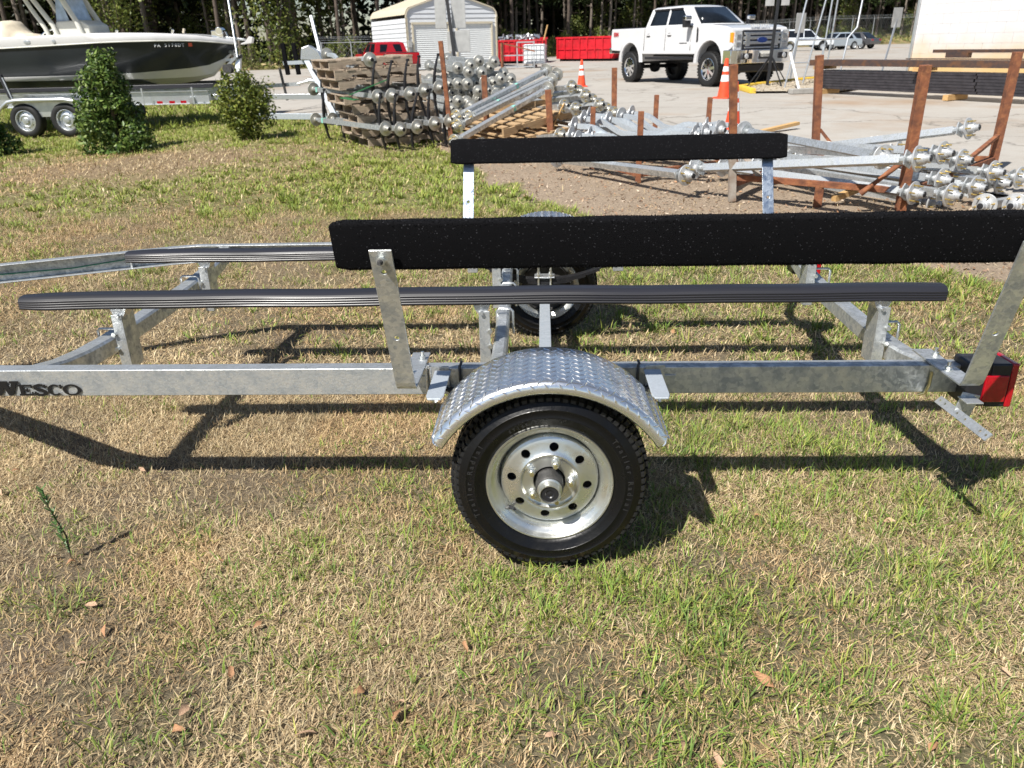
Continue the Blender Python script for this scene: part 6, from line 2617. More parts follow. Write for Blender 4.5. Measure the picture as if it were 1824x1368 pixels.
# ------------------------------------------------------------------ white block building on the right
def block_building():
    a, b = Vector((8.46, 17.35, .12)), Vector((10.5, 13.9, .12))
    d = (b - a)
    d.normalize()
    nrm = Vector((d.y, -d.x, 0))
    t = thing('block_building', 'white painted concrete-block building cut off by the right picture edge', 'building', a, (0, 0, math.atan2(d.y, d.x)))
    m, nt, p = _nodes('painted_block')
    L = nt.links
    tc = nt.nodes.new('ShaderNodeTexCoord')
    ge = nt.nodes.new('ShaderNodeNewGeometry')
    sx = nt.nodes.new('ShaderNodeSeparateXYZ')
    L.new(ge.outputs['Position'], sx.inputs[0])
    n = nt.nodes.new('ShaderNodeTexNoise')
    n.inputs['Scale'].default_value = 1.6
    n.inputs['Detail'].default_value = 6
    L.new(ge.outputs['Position'], n.inputs['Vector'])
    ad = nt.nodes.new('ShaderNodeMath')
    ad.operation = 'MULTIPLY_ADD'
    ad.inputs[1].default_value = -.9
    L.new(n.outputs[0], ad.inputs[0])
    L.new(sx.outputs[2], ad.inputs[2])
    mr = nt.nodes.new('ShaderNodeMapRange')
    mr.inputs[1].default_value = .05
    mr.inputs[2].default_value = 1.0
    mr.inputs[3].default_value = .95
    mr.inputs[4].default_value = 0
    mr.interpolation_type = 'SMOOTHSTEP'
    L.new(ad.outputs[0], mr.inputs[0])
    mx = nt.nodes.new('ShaderNodeMix')
    mx.data_type = 'RGBA'
    mx.inputs[6].default_value = (.61, .60, .605, 1)
    mx.inputs[7].default_value = (.60, .39, .15, 1)
    L.new(mr.outputs[0], mx.inputs[0])
    L.new(mx.outputs[2], p.inputs['Base Color'])
    p.inputs['Roughness'].default_value = .6
    nb = nt.nodes.new('ShaderNodeTexNoise')
    nb.inputs['Scale'].default_value = 40
    nb.inputs['Detail'].default_value = 5
    L.new(ge.outputs['Position'], nb.inputs['Vector'])
    bp = nt.nodes.new('ShaderNodeBump')
    bp.inputs['Strength'].default_value = .35
    bp.inputs['Distance'].default_value = .008
    L.new(nb.outputs[0], bp.inputs['Height'])
    L.new(bp.outputs[0], p.inputs['Normal'])
    mb = MB()
    mb.box((4.0, 4.0, 2.2), (8.0 - .02, 8.0 - .02, 4.4))
    wall = mb.build('wall', m, t)
    bm = MB()
    bm.box((.1985, -.0, .0985), (.397, .024, .1975))
    bme = bm.mesh('block', m)
    hm = MB()
    hm.box((.0985, -.0, .0985), (.197, .024, .1975))
    hme = hm.mesh('block', m)
    for r_ in range(14):
        for c in range(9):
            half = r_ % 2 == 1
            x = c * .4 - (.2 if half else 0)
            me = bme
            if half and c == 0:
                x, me = 0, hme
            o = link('block', me, wall)
            o.location = (x + .0015, random.uniform(-.0012, .0012), r_ * .2 + .001)
    mb = MB()
    mb.box((-.03, 3.9, 1.6), (.05, 7.9, 3.2))
    mb.build('corner_flashing', M_ALU, t)
    mb = MB()
    mb.box((4, 4, 4.5), (8.6, 8.6, .2))
    mb.build('roof', M_ALU, t)


block_building()


# ------------------------------------------------------------------ the moored-on-trailer motor boat at the left
def boat():
    yc = 16.25
    O = Vector((-9.0, yc, -.2))
    t = thing('motor_boat', 'motor boat with charcoal hull and white gunwale sitting on a tandem trailer', 'boat', O)
    st = [(-14.2, 1.2, 1.67, 1.45, 1.08, .93, 1.05, .85, .66), (-12, 1.2, 1.68, 1.46, 1.08, .93, 1.05, .85, .66), (-10.5, 1.2, 1.715, 1.50, 1.06, .93, 1.0, .84, .66), (-9.3, 1.17, 1.735, 1.54, .98, .94, .88, .83, .66),
          (-8.7, 1.10, 1.73, 1.55, .86, .95, .74, .82, .67), (-8.2, .98, 1.715, 1.55, .68, .98, .52, .82, .69), (-7.75, .80, 1.69, 1.545, .44, 1.01, .24, .83, .74), (-7.4, .60, 1.655, 1.53, .20, 1.06, .08, .88, .83), (-7.1, .38, 1.61, 1.50, .05, 1.18, .03, 1.12, 1.10), (-6.88, .17, 1.565, 1.47, .02, 1.34, .015, 1.32, 1.30), (-6.76, .03, 1.535, 1.455, .012, 1.44, .011, 1.437, 1.43)]
    # finer stations
    fine = []
    for a, b in zip(st[:-1], st[1:]):
        for k in range(4):
            u = k / 4
            fine.append(tuple(p + (q - p) * u for p, q in zip(a, b)))
    fine.append(st[-1])

    def strip(name, m, f, smooth=40, both=True):
        h = None
        mb = MB()
        for s_ in (-1, 1):
            mb.loft([[Vector((x - O.x, s_ * yy, zz - O.z)) for yy, zz in f(c)] for c in fine for x in (c[0],)])
        return mb.build(name, m, t, smooth)
    g = strip('gunwale', M_BOATW, lambda c: [(max(0, c[1] - .22), c[2] - .015), (max(0, c[1] - .10), c[2] + .004), (c[1] - .03 if c[1] > .06 else c[1], c[2]), (c[1], c[2] - .03), (c[1] + .012, c[3] + .03), (c[1] - .005, c[3])])
    topside = strip('topside', M_BOATD, lambda c: [(c[1] - .008, c[3] + .002), ((c[1] * .72 + c[4] * .28) + .012, c[3] + (c[5] - c[3]) * .30), (c[1] * .40 + c[4] * .60, c[3] + (c[5] - c[3]) * .66), (c[4], c[5])])
    strip('chine_stripe', M_BOATW, lambda c: [(c[4] + .002, c[5] + .002), (c[4] + (c[6] - c[4]) * .15 + .008, c[5] - .015), (c[6], c[7])])
    strip('hull_bottom', M_BOATW, lambda c: [(c[6], c[7]), (0, c[8])] if c[0] > -9.2 else [(c[6], c[7]), (c[6] * .999, c[7] - .001)])
    mb = MB()
    for s_ in (-1, 1):
        mb.loft([[Vector((c[0] - O.x, s_ * (c[6] + .002), c[7] - O.z)), Vector((c[0] - O.x, 0, c[8] - O.z))] for c in fine if c[0] <= -8.6])
    mb.build('bottom_paint', M_BOATK, t)
    mb = MB()
    mb.loft([[Vector((c[0] - O.x, -max(0, c[1] - .2), c[2] - .05 - O.z)), Vector((c[0] - O.x, max(0, c[1] - .2), c[2] - .05 - O.z))] for c in fine])
    mb.build('deck', M_BOATG, t, fix=False)
    mb = MB()
    for s_ in (-1, 1):
        mb.tube([(c[0] - O.x, s_ * (c[1] + .014), c[3] + .012 - O.z) for c in fine], .014, 6)
    mb.build('rub_rail', M_BOATG, t, 60)
    L_ = lambda x, y, z: Vector((x - O.x, y - O.y, z - O.z))
    # registration letters and sticker on both... the side facing us
    x0, per = -8.16, .0655
    slope = math.atan2(.40, 1.0)
    reg = 'PA 5178DT'

    def hull_y(x):
        xs = [c[0] for c in fine]
        hb = [c[1] * .93 + c[4] * .07 for c in fine]
        return float(np.interp(x, xs, hb))
    for i, chx in enumerate(reg):
        if chx == ' ':
            continue
        x = x0 + per * i * (.95)
        y = -(hull_y(x) + .022)
        sl = math.atan2(hull_y(x - .1) - hull_y(x + .1), .2)
        me = text_mesh(chx, .088, .002, M_LGREY, .0015, 'CENTER')
        o = link('registration_letter', me, topside)
        o.matrix_basis = Matrix.Translation((x - O.x, y, 1.445 - O.z)) @ Matrix.Rotation(sl, 4, 'Z') @ Matrix.Rotation(R(90 - 14), 4, 'X')
    x = x0 + per * 9.5
    mb = MB()
    mb.box((0, 0, 0), (.075, .004, .07), Matrix.Rotation(math.atan2(hull_y(x - .1) - hull_y(x + .1), .2), 3, 'Z'))
    o = mb.build('sticker', M_STICK, topside)
    o.location = (x - O.x, -(hull_y(x) + .018), 1.476 - O.z)
    # fittings on the side
    for x, w in ((-10.75, .15), (-10.18, .07)):
        mb = MB()
        mb.lathe([(0, .02), (.030, .018), (.036, 0)], (0, 0, 0), (0, -1, 0), 18)
        o = mb.build('side_vent' if w > .1 else 'fuel_cap', M_ALU, t, 40)
        o.scale = (w / .07, 1, 1)
        o.location = L_(x, yc - 1.208, 1.60)
    # console, windscreen, T-top legs
    mb = MB()
    mb.prism([(-.62, 0), (.42, 0), (.40, .42), (.22, .52), (-.30, .50), (-.40, .30)], L_(-10.20, yc - .42, 1.50), (1, 0, 0), (0, 0, 1), (0, .84, 0))
    con = mb.build('console', M_BOATG, t, bevel=.03)
    mb = MB()
    mb.prism([(0, 0), (.42, 0), (.40, .03), (.22, .62), (.13, .62)], L_(-10.52, yc - .36, 1.99), (1, 0, 0), (0, 0, 1), (0, .012, 0))
    mb.prism([(.30, 0), (.42, 0), (.25, .62), (.15, .62)], L_(-10.52, yc - .36, 1.99), (1, 0, 0), (0, 0, 1), (0, .70, 0))
    mb.build('windscreen', mat('clear_acrylic', (.35, .45, .60), .05, 0, spec=.6, var=.2), con)
    for y in (-.45, .45):
        for pth, r_ in (([(-11.12, y, 2.62), (-10.95, y, 2.25), (-10.75, y, 1.88), (-10.68, y, 1.60)], .045), ([(-10.98, y, 2.62), (-10.76, y, 2.25), (-10.56, y, 1.92), (-10.49, y, 1.60)], .05), ([(-10.32, y, 2.62), (-10.18, y, 2.30), (-10.02, y, 1.98), (-9.92, y, 1.60)], .055)):
            mb = MB()
            mb.tube([L_(a, yc + b, c) for a, b, c in pth], r_, 10)
            mb.build('arch_leg', M_BOATG, t, 60)
    mb = MB()
    mb.box(L_(-10.6, yc, 2.66), (2.1, 1.8, .07))
    mb.build('hard_top', M_BOATG, t, bevel=.03)
    mb = MB()
    mb.tube([L_(-10.95, yc - .4, 1.70), L_(-10.8, yc - .4, 1.80), L_(-10.55, yc - .4, 1.87), L_(-10.40, yc - .4, 1.95)], .02, 8)
    mb.build('grab_rail', M_CHROME, t, 60)
    mb = MB()
    mb.lathe([(.14, -.012), (.155, 0), (.14, .012), (.13, 0)], L_(-10.68, yc - .1, 1.82), (-.8, 0, .6), 20, closed=True)
    mb.build('steering_wheel', M_BLACKP, t, 40)
    # covered seat
    mb = MB()
    secs = []
    for k in range(9):
        u = k / 8
        w = .42 + .06 * math.sin(u * 9)
        x = -11.95 + .78 * u
        z = np.interp(u, [0, .12, .25, .45, .6, .8, 1], [1.72, 2.04, 2.06, 1.92, 1.79, 1.80, 1.66])
        zb = 1.55
        secs.append([L_(x, yc - w, zb), L_(x + .02, yc - w * .95, (zb + z) / 2), L_(x + .01, yc - w * .7, z - .02), L_(x, yc, z), L_(x + .01, yc + w * .7, z - .02), L_(x, yc + w, zb)])
    mb.loft(secs, cap=False)
    mb.build('seat_cover', M_BOATC, t, 60)
    # cleats, anchor roller
    for x, y, hgt, m in ((-8.95, yc - .95, .07, M_CHROME), (-7.86, yc - .72, .06, M_CHROME), (-7.66, yc - .62, .07, M_BOATC)):
        mb = MB()
        mb.bar(L_(x, y, 1.70), L_(x + .03, y, 1.72 + hgt), .05, .04)
        mb.build('cleat', m, t, bevel=.008)
    mb = MB()
    mb.box(L_(-7.15, yc, 1.68), (.26, .18, .14))
    mb.lathe([(0, -.1), (.08, -.1), (.08, .1), (0, .1)], L_(-7.1, yc, 1.74), (0, 1, 0), 14)
    mb.build('windlass', M_CHROME, t, 40, bevel=.01)
    mb = MB()
    mb.tube([L_(-6.95, yc, 1.62), L_(-6.99, yc, 1.72)], .02, 8)
    mb.bar(L_(-6.98, yc, 1.60), L_(-6.58, yc, 1.55), .14, .05)
    mb.build('bow_roller', M_ALU, t, bevel=.008)
    mb = MB()
    mb.prism([(-.05, 0), (.20, .03), (.24, .14), (.16, .17), (.05, .06), (-.05, .03)], L_(-6.62, yc - .06, 1.45), (1, 0, 0), (0, 0, 1), (0, .12, 0))
    mb.build('anchor', M_BOATW, t, bevel=.01)


boat()


def tandem_trailer():
    O = Vector((-9.9, 14.6, -.23))
    t = thing('tandem_trailer', 'aluminium tandem boat trailer under the charcoal boat', 'trailer', O)
    L_ = lambda x, y, z: Vector((x - O.x, y - O.y, z - O.z))
    for y in (14.55, 16.75):
        mb = MB()
        hgt, w, th = .26, .11, .012
        zc = .475
        prof = [(-w / 2, -hgt / 2), (w / 2, -hgt / 2), (w / 2, -hgt / 2 + th), (th / 2, -hgt / 2 + th), (th / 2, hgt / 2 - th), (w / 2, hgt / 2 - th), (w / 2, hgt / 2), (-w / 2, hgt / 2), (-w / 2, hgt / 2 - th), (-th / 2, hgt / 2 - th), (-th / 2, -hgt / 2 + th), (-w / 2, -hgt / 2 + th)]
        mb.sweep(prof, [L_(-13.5, y, zc), L_(-6.95, y + (.12 if y < 15 else -.12), zc)])
        be = mb.build('side_beam', M_ALU, t)
        if y < 15:
            for k, x in enumerate((-7.92, -7.66, -7.42)):
                mb = MB()
                mb.box(L_(x, y - .0665, .40), (.12, .004, .05))
                mb.build('red_reflector', M_REDL, be)
        for k, x in enumerate((-8.25, -7.2)):
            mb = MB()
            mb.bar(L_(x, y - .07, .35), L_(x, y - .07, .68), .03, .012, up=(0, -1, 0))
            mb.build('bunk_bolt_bracket', M_ALU, be)
    for y in (14.85, 16.45):
        mb = MB()
        mb.bar(L_(-13.5, y, .665), L_(-6.85, y, .69), .14, .085)
        mb.build('bunk', M_BUNK, t, bevel=.01)
    for x in (-12.2, -9.0, -7.3):
        mb = MB()
        mb.bar(L_(x, 14.6, .42), L_(x, 16.7, .42), .10, .12)
        mb.build('crossmember', M_ALU, t)
    mb = MB()
    mb.bar(L_(-7.4, 15.65, .42), L_(-4.15, 15.65, .37), .10, .11)
    mb.build('tongue', M_ALU, t, bevel=.006)
    mb = MB()
    mb.bar(L_(-4.2, 15.65, .40), L_(-3.95, 15.65, .38), .14, .10)
    mb.build('coupler', M_GALV_B, t, bevel=.02)
    # winch post leaning back to the bow
    mb = MB()
    mb.bar(L_(-6.80, 15.9, .50), L_(-6.72, 16.1, 1.25), .09, .11, up=(1, 0, 0))
    mb.build('winch_post', M_ALU, t, bevel=.006)
    mb = MB()
    mb.bar(L_(-6.76, 16.12, 1.22), L_(-6.98, 16.22, 1.36), .06, .06)
    mb.bar(L_(-6.98, 15.95, 1.02), L_(-6.74, 16.0, 1.22), .05, .05)
    mb.bar(L_(-7.02, 16.1, 1.15), L_(-6.76, 16.1, 1.17), .05, .05)
    mb.build('bow_stop', M_ALU, t)
    mb = MB()
    mb.lathe([(0, -.10), (.10, -.10), (.10, -.08), (.05, -.08), (.05, .08), (.10, .08), (.10, .10), (0, .10)], L_(-6.90, 15.85, .98), (0, 1, 0), 16)
    mb.build('winch', M_CAST, t, 40)
    mb = MB()
    mb.tube([L_(-6.70, 15.95, 1.2), L_(-6.98, 16.7, 3.0)], .022, 8)
    mb.build('guide_pole', M_ALU, t, 60)
    mb = MB()
    mb.box(L_(-6.70, 16.05, 1.22), (.14, .12, .08))
    mb.build('bow_roller', M_BLACKP, t, bevel=.02)
    # guide arm by the wheels
    mb = MB()
    mb.bar(L_(-11.05, 14.35, 1.0), L_(-10.92, 14.3, .55), .07, .07, up=(1, 0, 0))
    mb.build('guide_arm', M_BLACKP, t, bevel=.01)
    mb = MB()
    mb.bar(L_(-10.99, 14.31, .95), L_(-10.88, 14.27, .55), .025, .02, up=(1, 0, 0))
    mb.build('guide_bracket', M_ALU, t)
    R_ = .335
    gz = -.225
    for x in (-9.85, -10.72):
        for s_, y in ((-1, 14.36), (1, 16.9)):
            road_wheel(t, (x, y, gz + R_) - O if False else Vector((x, y, gz + R_)) - O, R_, .22, (0, s_, 0), m_rim=M_ALU, spokes=-1)
    # tandem fenders of tread plate
    for s_, y in ((-1, 14.22), (1, 17.0)):
        prof = [(-9.40, .36), (-9.47, .44), (-9.60, .515), (-9.80, .545), (-10.78, .545), (-10.98, .515), (-11.10, .44), (-11.17, .36)]
        mb = MB()
        mb.loft([[L_(a, y + s_ * .02, c - .07), L_(a, y + s_ * .015, c - .01), L_(a, y, c), L_(a, y - s_ * .24, c)] for a, c in prof])
        f = mb.build('fender', M_ALU, t, 60)
        sd = f.modifiers.new('gauge', 'SOLIDIFY')
        sd.thickness = .006
        mb = MB()
        for k in range(42):
            for r_ in range(3):
                x = -9.78 - .024 * k
                yy = y - s_ * (.03 + .07 * r_)
                sg = 1 if (k + r_) % 2 else -1
                mb.bar(L_(x - .012, yy - .012 * sg, .549), L_(x + .012, yy + .012 * sg, .549), .007, .006)
        o = mb.build('tread_plate_bars', M_ALU, f)
        o['kind'] = 'stuff'
        mb = MB()
        mb.prism([(-9.72, .30), (-9.62, .44), (-9.75, .49), (-10.83, .49), (-10.96, .44), (-10.86, .30), (-10.5, .24), (-10.42, .18), (-10.16, .18), (-10.08, .24)], Vector((-O.x, y - s_ * .10 - O.y, -O.z)), (1, 0, 0), (0, 0, 1), (0, .01, 0))
        mb.build('fender_skirt', M_ALU, f)
    for x in (-9.85, -10.72):
        mb = MB()
        mb.bar(L_(x, 14.45, gz + R_), L_(x, 16.8, gz + R_), .07, .07)
        mb.build('axle', M_GALV, t)
    mb = MB()
    mb.prism([(-.12, 0), (.10, .04), (.14, -.12), (.0, -.18), (-.10, -.10)], L_(-10.29, 14.5, .25), (1, 0, 0), (0, 0, 1), (0, .05, 0))
    mb.build('equaliser', M_GALV_B, t)


tandem_trailer()


def small_trailers():
    # a bare tongue with jack further right behind the yellow-green bush
    O = Vector((-6.3, 16.9, .0))
    t = thing('trailer_tongue', 'thin galvanised trailer tongue with ball coupler and jack beyond the round bush', 'trailer', O)
    L_ = lambda x, y, z: Vector((x, y, z)) - O
    mb = MB()
    mb.bar(L_(-7.6, 17.0, .52), L_(-5.65, 16.8, .60), .06, .08)
    mb.build('tongue', M_GALV, t)
    mb = MB()
    mb.tube([L_(-5.7, 16.8, .60), L_(-5.55, 16.8, .63), L_(-5.40, 16.8, .66), L_(-5.28, 16.8, .64)], [.035, .04, .07, .05], 10)
    mb.build('coupler', M_ZINC, t, 50)
    mb = MB()
    mb.tube([L_(-5.98, 16.75, .25), L_(-6.06, 16.75, .95)], .03, 10)
    mb.build('jack', M_CAST, t, 50)
    mb = MB()
    mb.bar(L_(-6.5, 16.9, .14), L_(-6.5, 16.9, .56), .05, .05, up=(1, 0, 0))
    mb.bar(L_(-7.5, 17, .10), L_(-7.5, 17, .52), .05, .05, up=(1, 0, 0))
    mb.build('stand', M_GALV, t)
    # galvanised trailer behind the pallets: winch post, guide pads and a tall pole
    O = Vector((-3.75, 12.2, .05))
    t = thing('winch_trailer', 'galvanised trailer nose with slanted winch post, two black pads and a tall pole', 'trailer', O)
    L_ = lambda x, y, z: Vector((x, y, z)) - O
    mb = MB()
    mb.bar(L_(-3.60, 12.1, .10), L_(-4.16, 12.4, 1.24), .13, .09, up=(1, 0, 0))
    mb.build('winch_post', M_GALV_P, t, bevel=.006)
    mb = MB()
    mb.bar(L_(-3.62, 12.2, .3), L_(-3.80, 12.35, 1.28), .10, .08, up=(1, 0, 0))
    mb.build('upright', M_GALV_P, t, bevel=.006)
    mb = MB()
    mb.bar(L_(-4.55, 12.40, 1.12), L_(-3.78, 12.34, 1.14), .05, .06)
    mb.build('crossbar', M_GALV_P, t)
    for x in (-4.49, -4.30):
        mb = MB()
        mb.bar(L_(x, 12.38, .93), L_(x - .04, 12.42, 1.44), .075, .06, up=(0, -1, 0))
        mb.build('guide_pad', M_CARPET, t, bevel=.01)
    mb = MB()
    mb.bar(L_(-3.80, 12.3, .9), L_(-4.02, 12.6, 1.86), .05, .05, up=(0, -1, 0))
    mb.build('guide_pole', M_ALU, t, bevel=.006)
    mb = MB()
    mb.prism([(-.22, .0), (.18, -.02), (.12, .14), (-.05, .24), (-.18, .20)], L_(-4.0, 12.3, 1.16), (1, 0, 0), (0, 0, 1), (0, .16, 0))
    mb.build('winch', M_GALV_B, t, bevel=.02)
    mb = MB()
    mb.tube([L_(-4.0, 12.25, 1.02), L_(-3.85, 12.2, .8), L_(-3.72, 12.15, .5), L_(-3.66, 12.1, .2)], .02, 8)
    mb.build('winch_strap', M_BLACKP, t, 60)
    mb = MB()
    mb.bar(L_(-3.2, 12.2, .22), L_(-5.2, 12.6, .24), .09, .10)
    mb.build('tongue', M_GALV_P, t, bevel=.005)


small_trailers()


# ------------------------------------------------------------------ bushes and the wood
def set_tint(me, cols):
    at = me.color_attributes.new('tint', 'FLOAT_COLOR', 'POINT')
    at.data.foreach_set('color', np.concatenate([cols, np.ones((len(cols), 1))], 1).astype(np.float32).ravel())


def leaf_cloud(name, pts, nrm, size, pal, mtl, jitter=.7, aspect=.55, seed=0, fold=.25):
    """many single leaves, each a folded lozenge of four vertices, at the given points and facing roughly along nrm"""
    rng = np.random.RandomState(seed)
    n = len(pts)
    nrm = nrm + rng.normal(0, jitter, (n, 3))
    nrm /= np.linalg.norm(nrm, axis=1, keepdims=True) + 1e-9
    u = np.cross(nrm, rng.normal(0, 1, (n, 3)))
    u /= np.linalg.norm(u, axis=1, keepdims=True) + 1e-9
    v = np.cross(nrm, u)
    s = (size * rng.uniform(.6, 1.35, n))[:, None]
    a = pts - u * s * .5
    b = pts + u * s * .5
    c = pts + v * s * aspect * .5 - nrm * s * fold * .3
    d = pts - v * s * aspect * .5 - nrm * s * fold * .3
    V = np.stack([a, c, b, d], 1).reshape(-1, 3)
    i = (np.arange(n) * 4)[:, None]
    loops = np.concatenate([i + np.array([[0, 1, 2]]), i + np.array([[0, 2, 3]])], 1).ravel()
    me = bpy.data.meshes.new(name)
    me.vertices.add(n * 4)
    me.vertices.foreach_set('co', V.astype(np.float32).ravel())
    me.loops.add(n * 6)
    me.loops.foreach_set('vertex_index', loops.astype(np.int32))
    me.polygons.add(n * 2)
    me.polygons.foreach_set('loop_start', (np.arange(n * 2) * 3).astype(np.int32))
    me.update(calc_edges=True)
    me.validate()
    pal = np.array(pal)
    c0 = pal[rng.randint(0, len(pal), n)] * rng.uniform(.7, 1.25, n)[:, None]
    set_tint(me, np.repeat(c0, 4, 0))
    me.materials.append(mtl)
    return me


HOLLY = [(.055, .10, .018), (.085, .15, .028), (.14, .21, .042), (.036, .07, .016), (.20, .27, .07)]
LIME = [(.12, .155, .022), (.17, .195, .030), (.09, .125, .022), (.075, .10, .02), (.20, .21, .045)]


def bush(name, base, H, rad_fn, n, size, pal, label, seed, stems=5, lump=.30, dense=.55):
    rng = np.random.RandomState(seed)
    t = thing(name, label, 'bush', base)
    # lumps: clusters on the envelope make the outline uneven
    P, N = [], []
    nl = 70
    cl = []
    for k in range(nl):
        h = rng.uniform(.03, 1)
        a = rng.uniform(0, 2 * PI)
        r_ = rad_fn(h) * rng.uniform(.35, 1.22)
        cl.append((r_ * math.cos(a), r_ * math.sin(a), h * H, rng.uniform(.40, 1.15) * lump * (0.35 + rad_fn(h)), a))
    w = np.array([c[3] ** 1.8 for c in cl])
    w /= w.sum()
    idx = rng.choice(nl, n, p=w)
    C = np.array([[c[0], c[1], c[2]] for c in cl])[idx]
    S = np.array([c[3] for c in cl])[idx]
    d = rng.normal(0, 1, (n, 3))
    d /= np.linalg.norm(d, axis=1, keepdims=True)
    r_ = rng.uniform(.3, 1, n) ** dense
    pts = C + d * (S * r_)[:, None] * np.array([[1, 1, 1.1]])
    pts[:, 2] = np.maximum(pts[:, 2], .01)
    # upright shoots break the outline
    for k in range(16):
        h = rng.uniform(.35, .95)
        a = rng.uniform(0, 2 * PI)
        r0 = rad_fn(h) * .8
        q = np.array([r0 * math.cos(a), r0 * math.sin(a), h * H])
        dv = np.array([.35 * math.cos(a), .35 * math.sin(a), 1.0]) * rng.uniform(.14, .32) * H * .7
        m_ = 34
        u = rng.rand(m_)[:, None]
        sp = q + dv * u + rng.normal(0, .028, (m_, 3)) * (1.2 - u)
        pts = np.concatenate([pts, sp])
        d = np.concatenate([d, rng.normal(0, 1, (m_, 3))])
    nr = d + np.array([[0, 0, .35]])
    me = leaf_cloud('foliage', pts, nr, size, pal, M_LEAF, .6, .5, seed)
    o = link('foliage', me, t)
    for k in range(stems):
        a = rng.uniform(0, 2 * PI)
        e = rad_fn(.5) * .6
        mb = MB()
        mb.tube([(.03 * math.cos(a), .03 * math.sin(a), -.03), (e * .4 * math.cos(a), e * .4 * math.sin(a), H * .25), (e * math.cos(a), e * math.sin(a), H * .6), (e * .9 * math.cos(a), e * .9 * math.sin(a), H * .85)], [.022, .017, .011, .005], 6)
        mb.build('stem', M_STEM, t, 60)
    return t


bush('evergreen_bush', (-6.62, 10.15, hf(-6.62, 10.1)), 1.36, lambda h: .42 * (1 - .80 * max(0, h - .10) ** 1.15) * min(1, .72 + h * 2.2) + .02, 8500, .070, HOLLY, 'dark glossy green cone-shaped bush in front of the boat', 11)
bush('round_bush', (-4.72, 10.65, hf(-4.72, 10.65)), 0.95, lambda h: np.interp(h, [0, .12, .35, .62, .85, 1], [.08, .13, .26, .38, .34, .12]), 4800, .060, LIME, 'smaller yellow-green bush with a narrow foot beside the trailer tongue', 12, lump=.34)
bush('evergreen_bush', (-9.25, 10.7, hf(-9.2, 10.7)), 1.25, lambda h: .46 * (1 - .75 * h) + .03, 6500, .074, HOLLY, 'dark green bush cut by the left picture edge before the boat wheels', 13)


# ---- the wood: pines one can tell apart, understorey trees, and the dense mass behind
def wood_line(x):
    return np.interp(x, [-90, -40, -13, 2, 29, 46, 110], [34, 45, 53, 76, 97, 106, 120])


NEED = [(.035, .055, .018), (.05, .075, .022), (.065, .09, .028), (.028, .045, .016)]


def pine_mesh(seed, H=15.0, clear=.42):
    rng = np.random.RandomState(seed)
    pts = []
    lean = rng.normal(0, .015, 2)
    for i in range(8):
        z = H * i / 7
        pts.append((lean[0] * z + rng.normal(0, .03), lean[1] * z + rng.normal(0, .03), z))
    mb = MB()
    r0 = rng.uniform(.13, .20)
    mb.tube(pts, [r0 * 1.25] + [r0 * (1 - .75 * i / 7) for i in range(1, 8)], 9)
    # dead branch stubs low on the bole
    for k in range(9):
        z = rng.uniform(1.5, H * clear)
        a = rng.uniform(0, 2 * PI)
        l_ = rng.uniform(.3, 1.3)
        c = Vector((lean[0] * z, lean[1] * z, z))
        mb.tube([c, c + Vector((math.cos(a) * l_, math.sin(a) * l_, rng.uniform(-.1, .25)))], [.022, .006], 4)
    trunk = mb.mesh('trunk', M_BARKP if seed % 3 == 0 else M_BARK, 60)
    P, N = [], []
    n = 0
    for k in range(46):
        z = rng.uniform(H * clear, H)
        f = (z - H * clear) / (H * (1 - clear))
        rr = (2.3 * (1 - f) ** .7 + .35) * rng.uniform(.3, 1)
        a = rng.uniform(0, 2 * PI)
        c = np.array([lean[0] * z + rr * math.cos(a), lean[1] * z + rr * math.sin(a), z])
        m_ = 14
        P.append(c + rng.normal(0, .36, (m_, 3)))
        N.append(np.tile([0, 0, 1.0], (m_, 1)))
    crown = leaf_cloud('crown', np.concatenate(P), np.concatenate(N), .62, NEED, M_NEEDLE, .8, .4, seed)
    return trunk, crown


def sector(x, y):
    """the landmark a tree stands behind, seen from the lawn"""
    a = math.degrees(math.atan2(x, y + 1.7))
    for lim, nm in ((-26, 'behind the boat console'), (-20, 'behind the boat bow'), (-12.5, 'behind the winch post and pallets'), (-3, 'behind the metal garage'), (5, 'behind the red dumpsters'), (15, 'behind the white pickup'), (21, 'behind the far parked cars'), (99, 'beside the white block building')):
        if a < lim:
            return nm


PINES = [pine_mesh(s, random.uniform(13, 17), random.uniform(.30, .46)) for s in range(7)]
rng = np.random.RandomState(21)
npn = 0
spots = []
tries = 0
while npn < 285 and tries < 12000:
    tries += 1
    x = rng.uniform(-46, 66)
    dep = rng.uniform(0, 1) ** 1.3 * 26
    y = float(wood_line(x)) + 1.0 + dep
    ang = math.atan2(x, y + 1.7)
    if ang < -.72 or ang > .60:
        continue
    if any((x - a) ** 2 + (y - b) ** 2 < 1.1 for a, b in spots):
        continue
    # a thinner place on the left where sky shows between the boles
    if -27 < x < -12 and rng.rand() < .42:
        continue
    spots.append((x, y))
    tr, cr = PINES[rng.randint(0, 7)]
    right = x > 0
    front = dep < 7
    sec_ = sector(x, y)
    lab = ('straight pine trunk at the front edge of the wood ' if front else 'slender pine standing deeper in the wood ') + sec_
    t = thing('pine_tree', lab, 'tree', (x, y, hf(x, y)), (0, 0, rng.uniform(0, 6.28)), ('pines at the front edge of the wood ' if front else 'pines deeper in the wood ') + sec_)
    s_ = rng.uniform(.8, 1.15)
    t.scale = (s_, s_, rng.uniform(.9, 1.15))
    link('trunk', tr, t)
    link('crown', cr, t)
    npn += 1

UNDER = [(.13, .165, .032), (.17, .20, .045), (.10, .135, .03), (.20, .21, .06), (.08, .11, .026)]


